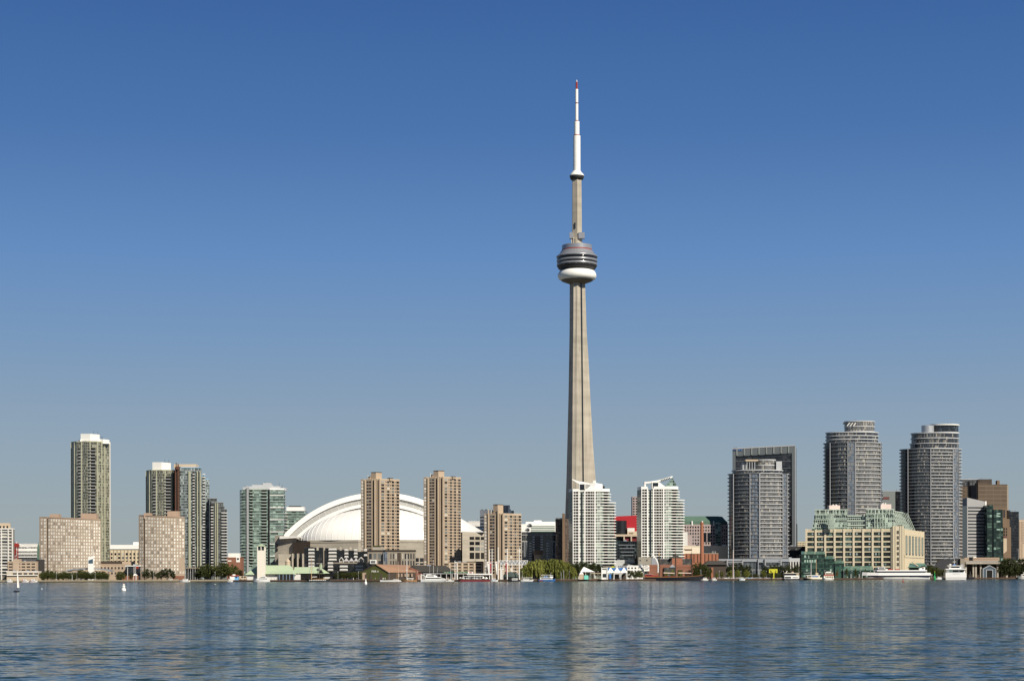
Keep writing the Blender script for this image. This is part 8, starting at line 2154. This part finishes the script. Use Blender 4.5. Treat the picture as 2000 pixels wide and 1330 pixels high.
    L = t.m(18); t.part('hull', hull(MB(), L, 5, 2.0, .25, .4), M_navy); t.part('wheelhouse', MB().box(-L * .2, L * .1, -1.6, 1.6, 2.0, 5.4), M_brownd); winband(t, -L * .15, L * .07, 1.63, 3.8, 4.8); t.part('mast', MB().tube((0, 0, 5.4), (0, 0, 9), .12), M_grey)
M_buoyg = mat("buoy_green", (0.03, 0.32, 0.10), 0.5, 0.1)
M_tanp = mat("pale_varnish", (0.52, 0.36, 0.2), 0.5, 0.1)
M_beigew = mat("cream_paint", (0.72, 0.66, 0.54), 0.5, 0.06)
M_navy3 = mat("black_blue_hull", (0.012, 0.013, 0.02), 0.4, 0.15, 0.3, 0.5)
M_rail = mat("ochre_rail", (0.20, 0.10, 0.035), 0.6, 0.12)
M_red3 = mat("deck_red", (0.30, 0.035, 0.025), 0.5, 0.12)
M_furl = mat("furled_canvas", (0.62, 0.50, 0.42), 0.85, 0.1)
M_mast = mat("slim_mast", (0.34, 0.24, 0.2), 0.6, 0.1)
M_glassn = mat("navy_glass", (0.012, 0.014, 0.03), 0.1, 0.2, 0.3, 0.5)
boats()

# ================================================================ quay furniture and people
def person_mesh(pose, cols):
    J = [(0, 0, .95), (0, 0, 1.15), (0, 0, 1.40), (0, 0, 1.50), (0, -.01, 1.63), (0, 0, 1.74)]
    rad = [.15, .14, .15, .06, .10, .07]
    E = [(0, 1), (1, 2), (2, 3), (3, 4), (4, 5)]
    def add(p, r, frm): J.append(p); rad.append(r); E.append((frm, len(J) - 1)); return len(J) - 1
    sw = {'stand': .04, 'walk': .22, 'sit': 0}[pose]
    for s in (-1, 1):
        a = add((s * .19, 0, 1.40), .065, 2); b_ = add((s * .25, -s * sw * .5, 1.14), .05, a); c = add((s * .24, -s * sw - .06, .90), .038, b_); add((s * .235, -s * sw - .09, .80), .04, c)
        h = add((s * .10, 0, .90), .105, 0)
        if pose == 'sit': k = add((s * .12, -.42, .90), .08, h); f = add((s * .12, -.46, .48), .055, k); add((s * .12, -.60, .44), .045, f)
        else: k = add((s * .10, s * sw * .6 - .03, .50), .075, h); f = add((s * .10, s * sw * 1.1, .08), .05, k); add((s * .10, s * sw * 1.1 - .15, .04), .042, f)
    me = bpy.data.meshes.new("body"); me.from_pydata(J, E, [])
    o = bpy.data.objects.new("tmp_body", me); COL.objects.link(o)
    md = o.modifiers.new("s", 'SKIN')
    for v, r_ in zip(me.skin_vertices[0].data, rad): v.radius = (r_, r_)
    me.skin_vertices[0].data[0].use_root = True
    o.modifiers.new("d", 'SUBSURF').levels = 1
    dg = bpy.context.evaluated_depsgraph_get(); dg.update()
    out = bpy.data.meshes.new_from_object(o.evaluated_get(dg)); out.name = "person"
    bpy.data.objects.remove(o); bpy.data.meshes.remove(me)
    out.materials.clear()
    for c in cols: out.materials.append(c)
    for p in out.polygons:
        x, y, z = p.center
        i = 0 if z < .95 else 1
        if z > 1.5: i = 2
        if z > 1.68 or (z > 1.58 and y > .03): i = 3
        if abs(x) > .2 and z < .92: i = 2
        if pose == 'sit' and z < 1.0: i = 0
        p.material_index = i
    return out
def people():
    skin = mat("skin", (0.46, 0.28, 0.2), 0.6, 0.05); hair = mat("hair", (0.04, 0.028, 0.02), 0.8, 0.1)
    tr = [mat("trousers_blue", (0.05, 0.07, 0.12), .9, .1), mat("trousers_khaki", (0.25, 0.2, 0.13), .9, .1)]
    sh_ = [("white", M_canvas), ("red", M_red2), ("blue", M_bluecloth), ("black", M_dark)]
    MS = {}
    spots = [(668, 0, 'walk'), (674, 1, 'walk'), (679, 0, 'stand'), (686, 2, 'walk'), (690, 0, 'stand'), (697, 0, 'walk'), (702, 3, 'stand'), (709, 0, 'walk'), (716, 1, 'walk'), (729, 3, 'stand'), (733, 0, 'stand'), (741, 2, 'walk'), (749, 0, 'walk'), (753, 1, 'stand'),
             (1238, 0, 'stand'), (1240, 0, 'walk'), (1233, 3, 'walk'), (1215, 1, 'stand'), (1160, 3, 'walk'), (1168, 0, 'stand'), (1106, 1, 'walk'), (1124, 0, 'stand'), (1490, 0, 'stand'), (1494, 1, 'stand'), (1498, 2, 'stand'), (1502, 0, 'stand'), (1565, 3, 'walk'), (1568, 1, 'stand'), (1571, 0, 'walk'), (1401, 1, 'stand'), (1404, 0, 'stand'), (1682, 3, 'walk'), (1676, 1, 'stand'), (1669, 0, 'walk'), (540, 1, 'walk'), (536, 2, 'stand'), (158, 2, 'walk'), (101, 0, 'walk')]
    r = random.Random(5)
    near = [(0, 600, "on the left hand quay"), (600, 760, "on the promenade below the terraced apartments"), (760, 1300, "on the boardwalk near the white tents"), (1300, 1520, "on the boardwalk near the yellow sculpture"), (1520, 2000, "near the tour boats at the cream warehouse")]
    for px, c, pose in spots:
        k = (c, pose)
        if k not in MS: MS[k] = person_mesh(pose, [tr[c % 2], sh_[c][1], skin, hair])
        D = shore(px) + r.uniform(.5, 6); where = [n_ for a, b_, n_ in near if a <= px < b_][0]
        o = new_obj("person", MS[k], None, ((px - 1000) / F * D, D, G0 + .1), r.uniform(0, 6.28))
        tag(o, "person in a %s top %s %s" % (sh_[c][0], "walking" if pose == 'walk' else "standing", where), "person", "people " + where)
    m = person_mesh('sit', [tr[0], M_dark, skin, hair])
    D = H * F / (1155.5 - 1121.7)
    o = new_obj("person", m, None, ((32.5 - 1000) / F * D - .42, D, -.15), radians(90))
    o.scale = (.8, .8, .8)
    tag(o, "person in dark clothes sitting at the stern of the small sailing dinghy", "person")
    # boardwalk rail on the right
    for px in range(1405, 1500, 9):
        D = shore(px) + .6
        t = T("boardwalk_rail", "white boardwalk rail section at the quay edge before the shrubs", "rail", px, D, "white boardwalk rail sections", G=G0 + .1)
        w = t.m(3.4)
        b = MB()
        for x in (-w, 0, w): b.box(x - .06, x + .06, -.05, .05, 0, 1.1)
        b.box(-w, w, -.049, .049, 1.1, 1.2).box(-w, w, -.04, .04, .55, .62)
        t.part('rail', b, M_white)
    for px in (748, 752, 818, 821, 690, 1424, 1662, 1678, 1684):
        D = shore(px) + 1.5
        t = T("bollard", "white post standing on the quay edge", "post", px, D, "white posts along the quay edge", G=G0 + .1)
        h = 1.8 if px not in (818, 821, 1662, 1678, 1684) else 4.2
        t.part('post', MB().lathe([(.22, 0), (.22, h)], 10), M_white); t.part('cap', MB().lathe([(.28, h), (.28, h + .15), (.1, h + .3)], 10), M_white2)
    for i, px in enumerate((70, 110, 150, 186, 222, 300, 372, 420, 530, 575, 660, 700, 760, 815, 905, 1020, 1112, 1168, 1228, 1258, 1405, 1447, 1470, 1497, 1530, 1648, 1664, 1680, 1700)):
        D = shore(px) + 3.5
        t = T("quay_lamp", "thin grey lamp post with a small white head along the water's edge", "lamp post", px, D, "thin lamp posts along the quay", G=G0 + .1)
        t.part('pole', MB().tube((0, 0, 0), (0, 0, 7.2), .13, .08, 6), M_grey2 if i % 2 else M_grey)
        t.part('lamp', MB().lathe([(.1, 7.1), (.34, 7.3), (.3, 7.7), (.06, 7.9)], 8), M_white2)
    for px, m, lab in ((1418, M_white, "white"), (1449, M_white, "white"), (1463, M_sky, "blue"), (334, M_white, "white"), (345, M_beigel, "beige"), (8, M_dark, "dark")):
        D = shore(px) + (16 if px > 1000 else 24)
        t = T("parked_car", "small parked %s car %s" % (lab, {1418: "behind the shrubs left of the flagpole", 1449: "behind the rail by the young yellow trees", 1463: "next to a white one by the young yellow trees", 334: "under the dark trees before the narrower pink slab", 345: "right of the white one under the dark trees", 8: "by the quay below the beige balcony block"}[px]), "car", px, D)
        t.part('body', MB().prism([(-2.1, -.85), (2.1, -.85), (2.1, .85), (-2.1, .85)], .3, .85), m)
        t.part('cabin', MB().loft([[(-1.5, -.8, .85), (1.2, -.8, .85), (1.2, .8, .85), (-1.5, .8, .85)], [(-1.1, -.65, 1.4), (.6, -.65, 1.4), (.6, .65, 1.4), (-1.1, .65, 1.4)]]), M_glassd)
        t.part('roof', MB().box(-1.05, .55, -.62, .62, 1.4, 1.45), m)
        for x in (-1.3, 1.3):
            for y in (-.85, .85): t.part('wheel', MB().lathe([(.32, -.1), (.32, .1)], 12), M_dark).matrix_local = Matrix.Translation((x, y, .32)) @ Matrix.Rotation(radians(90), 4, 'X')
people()
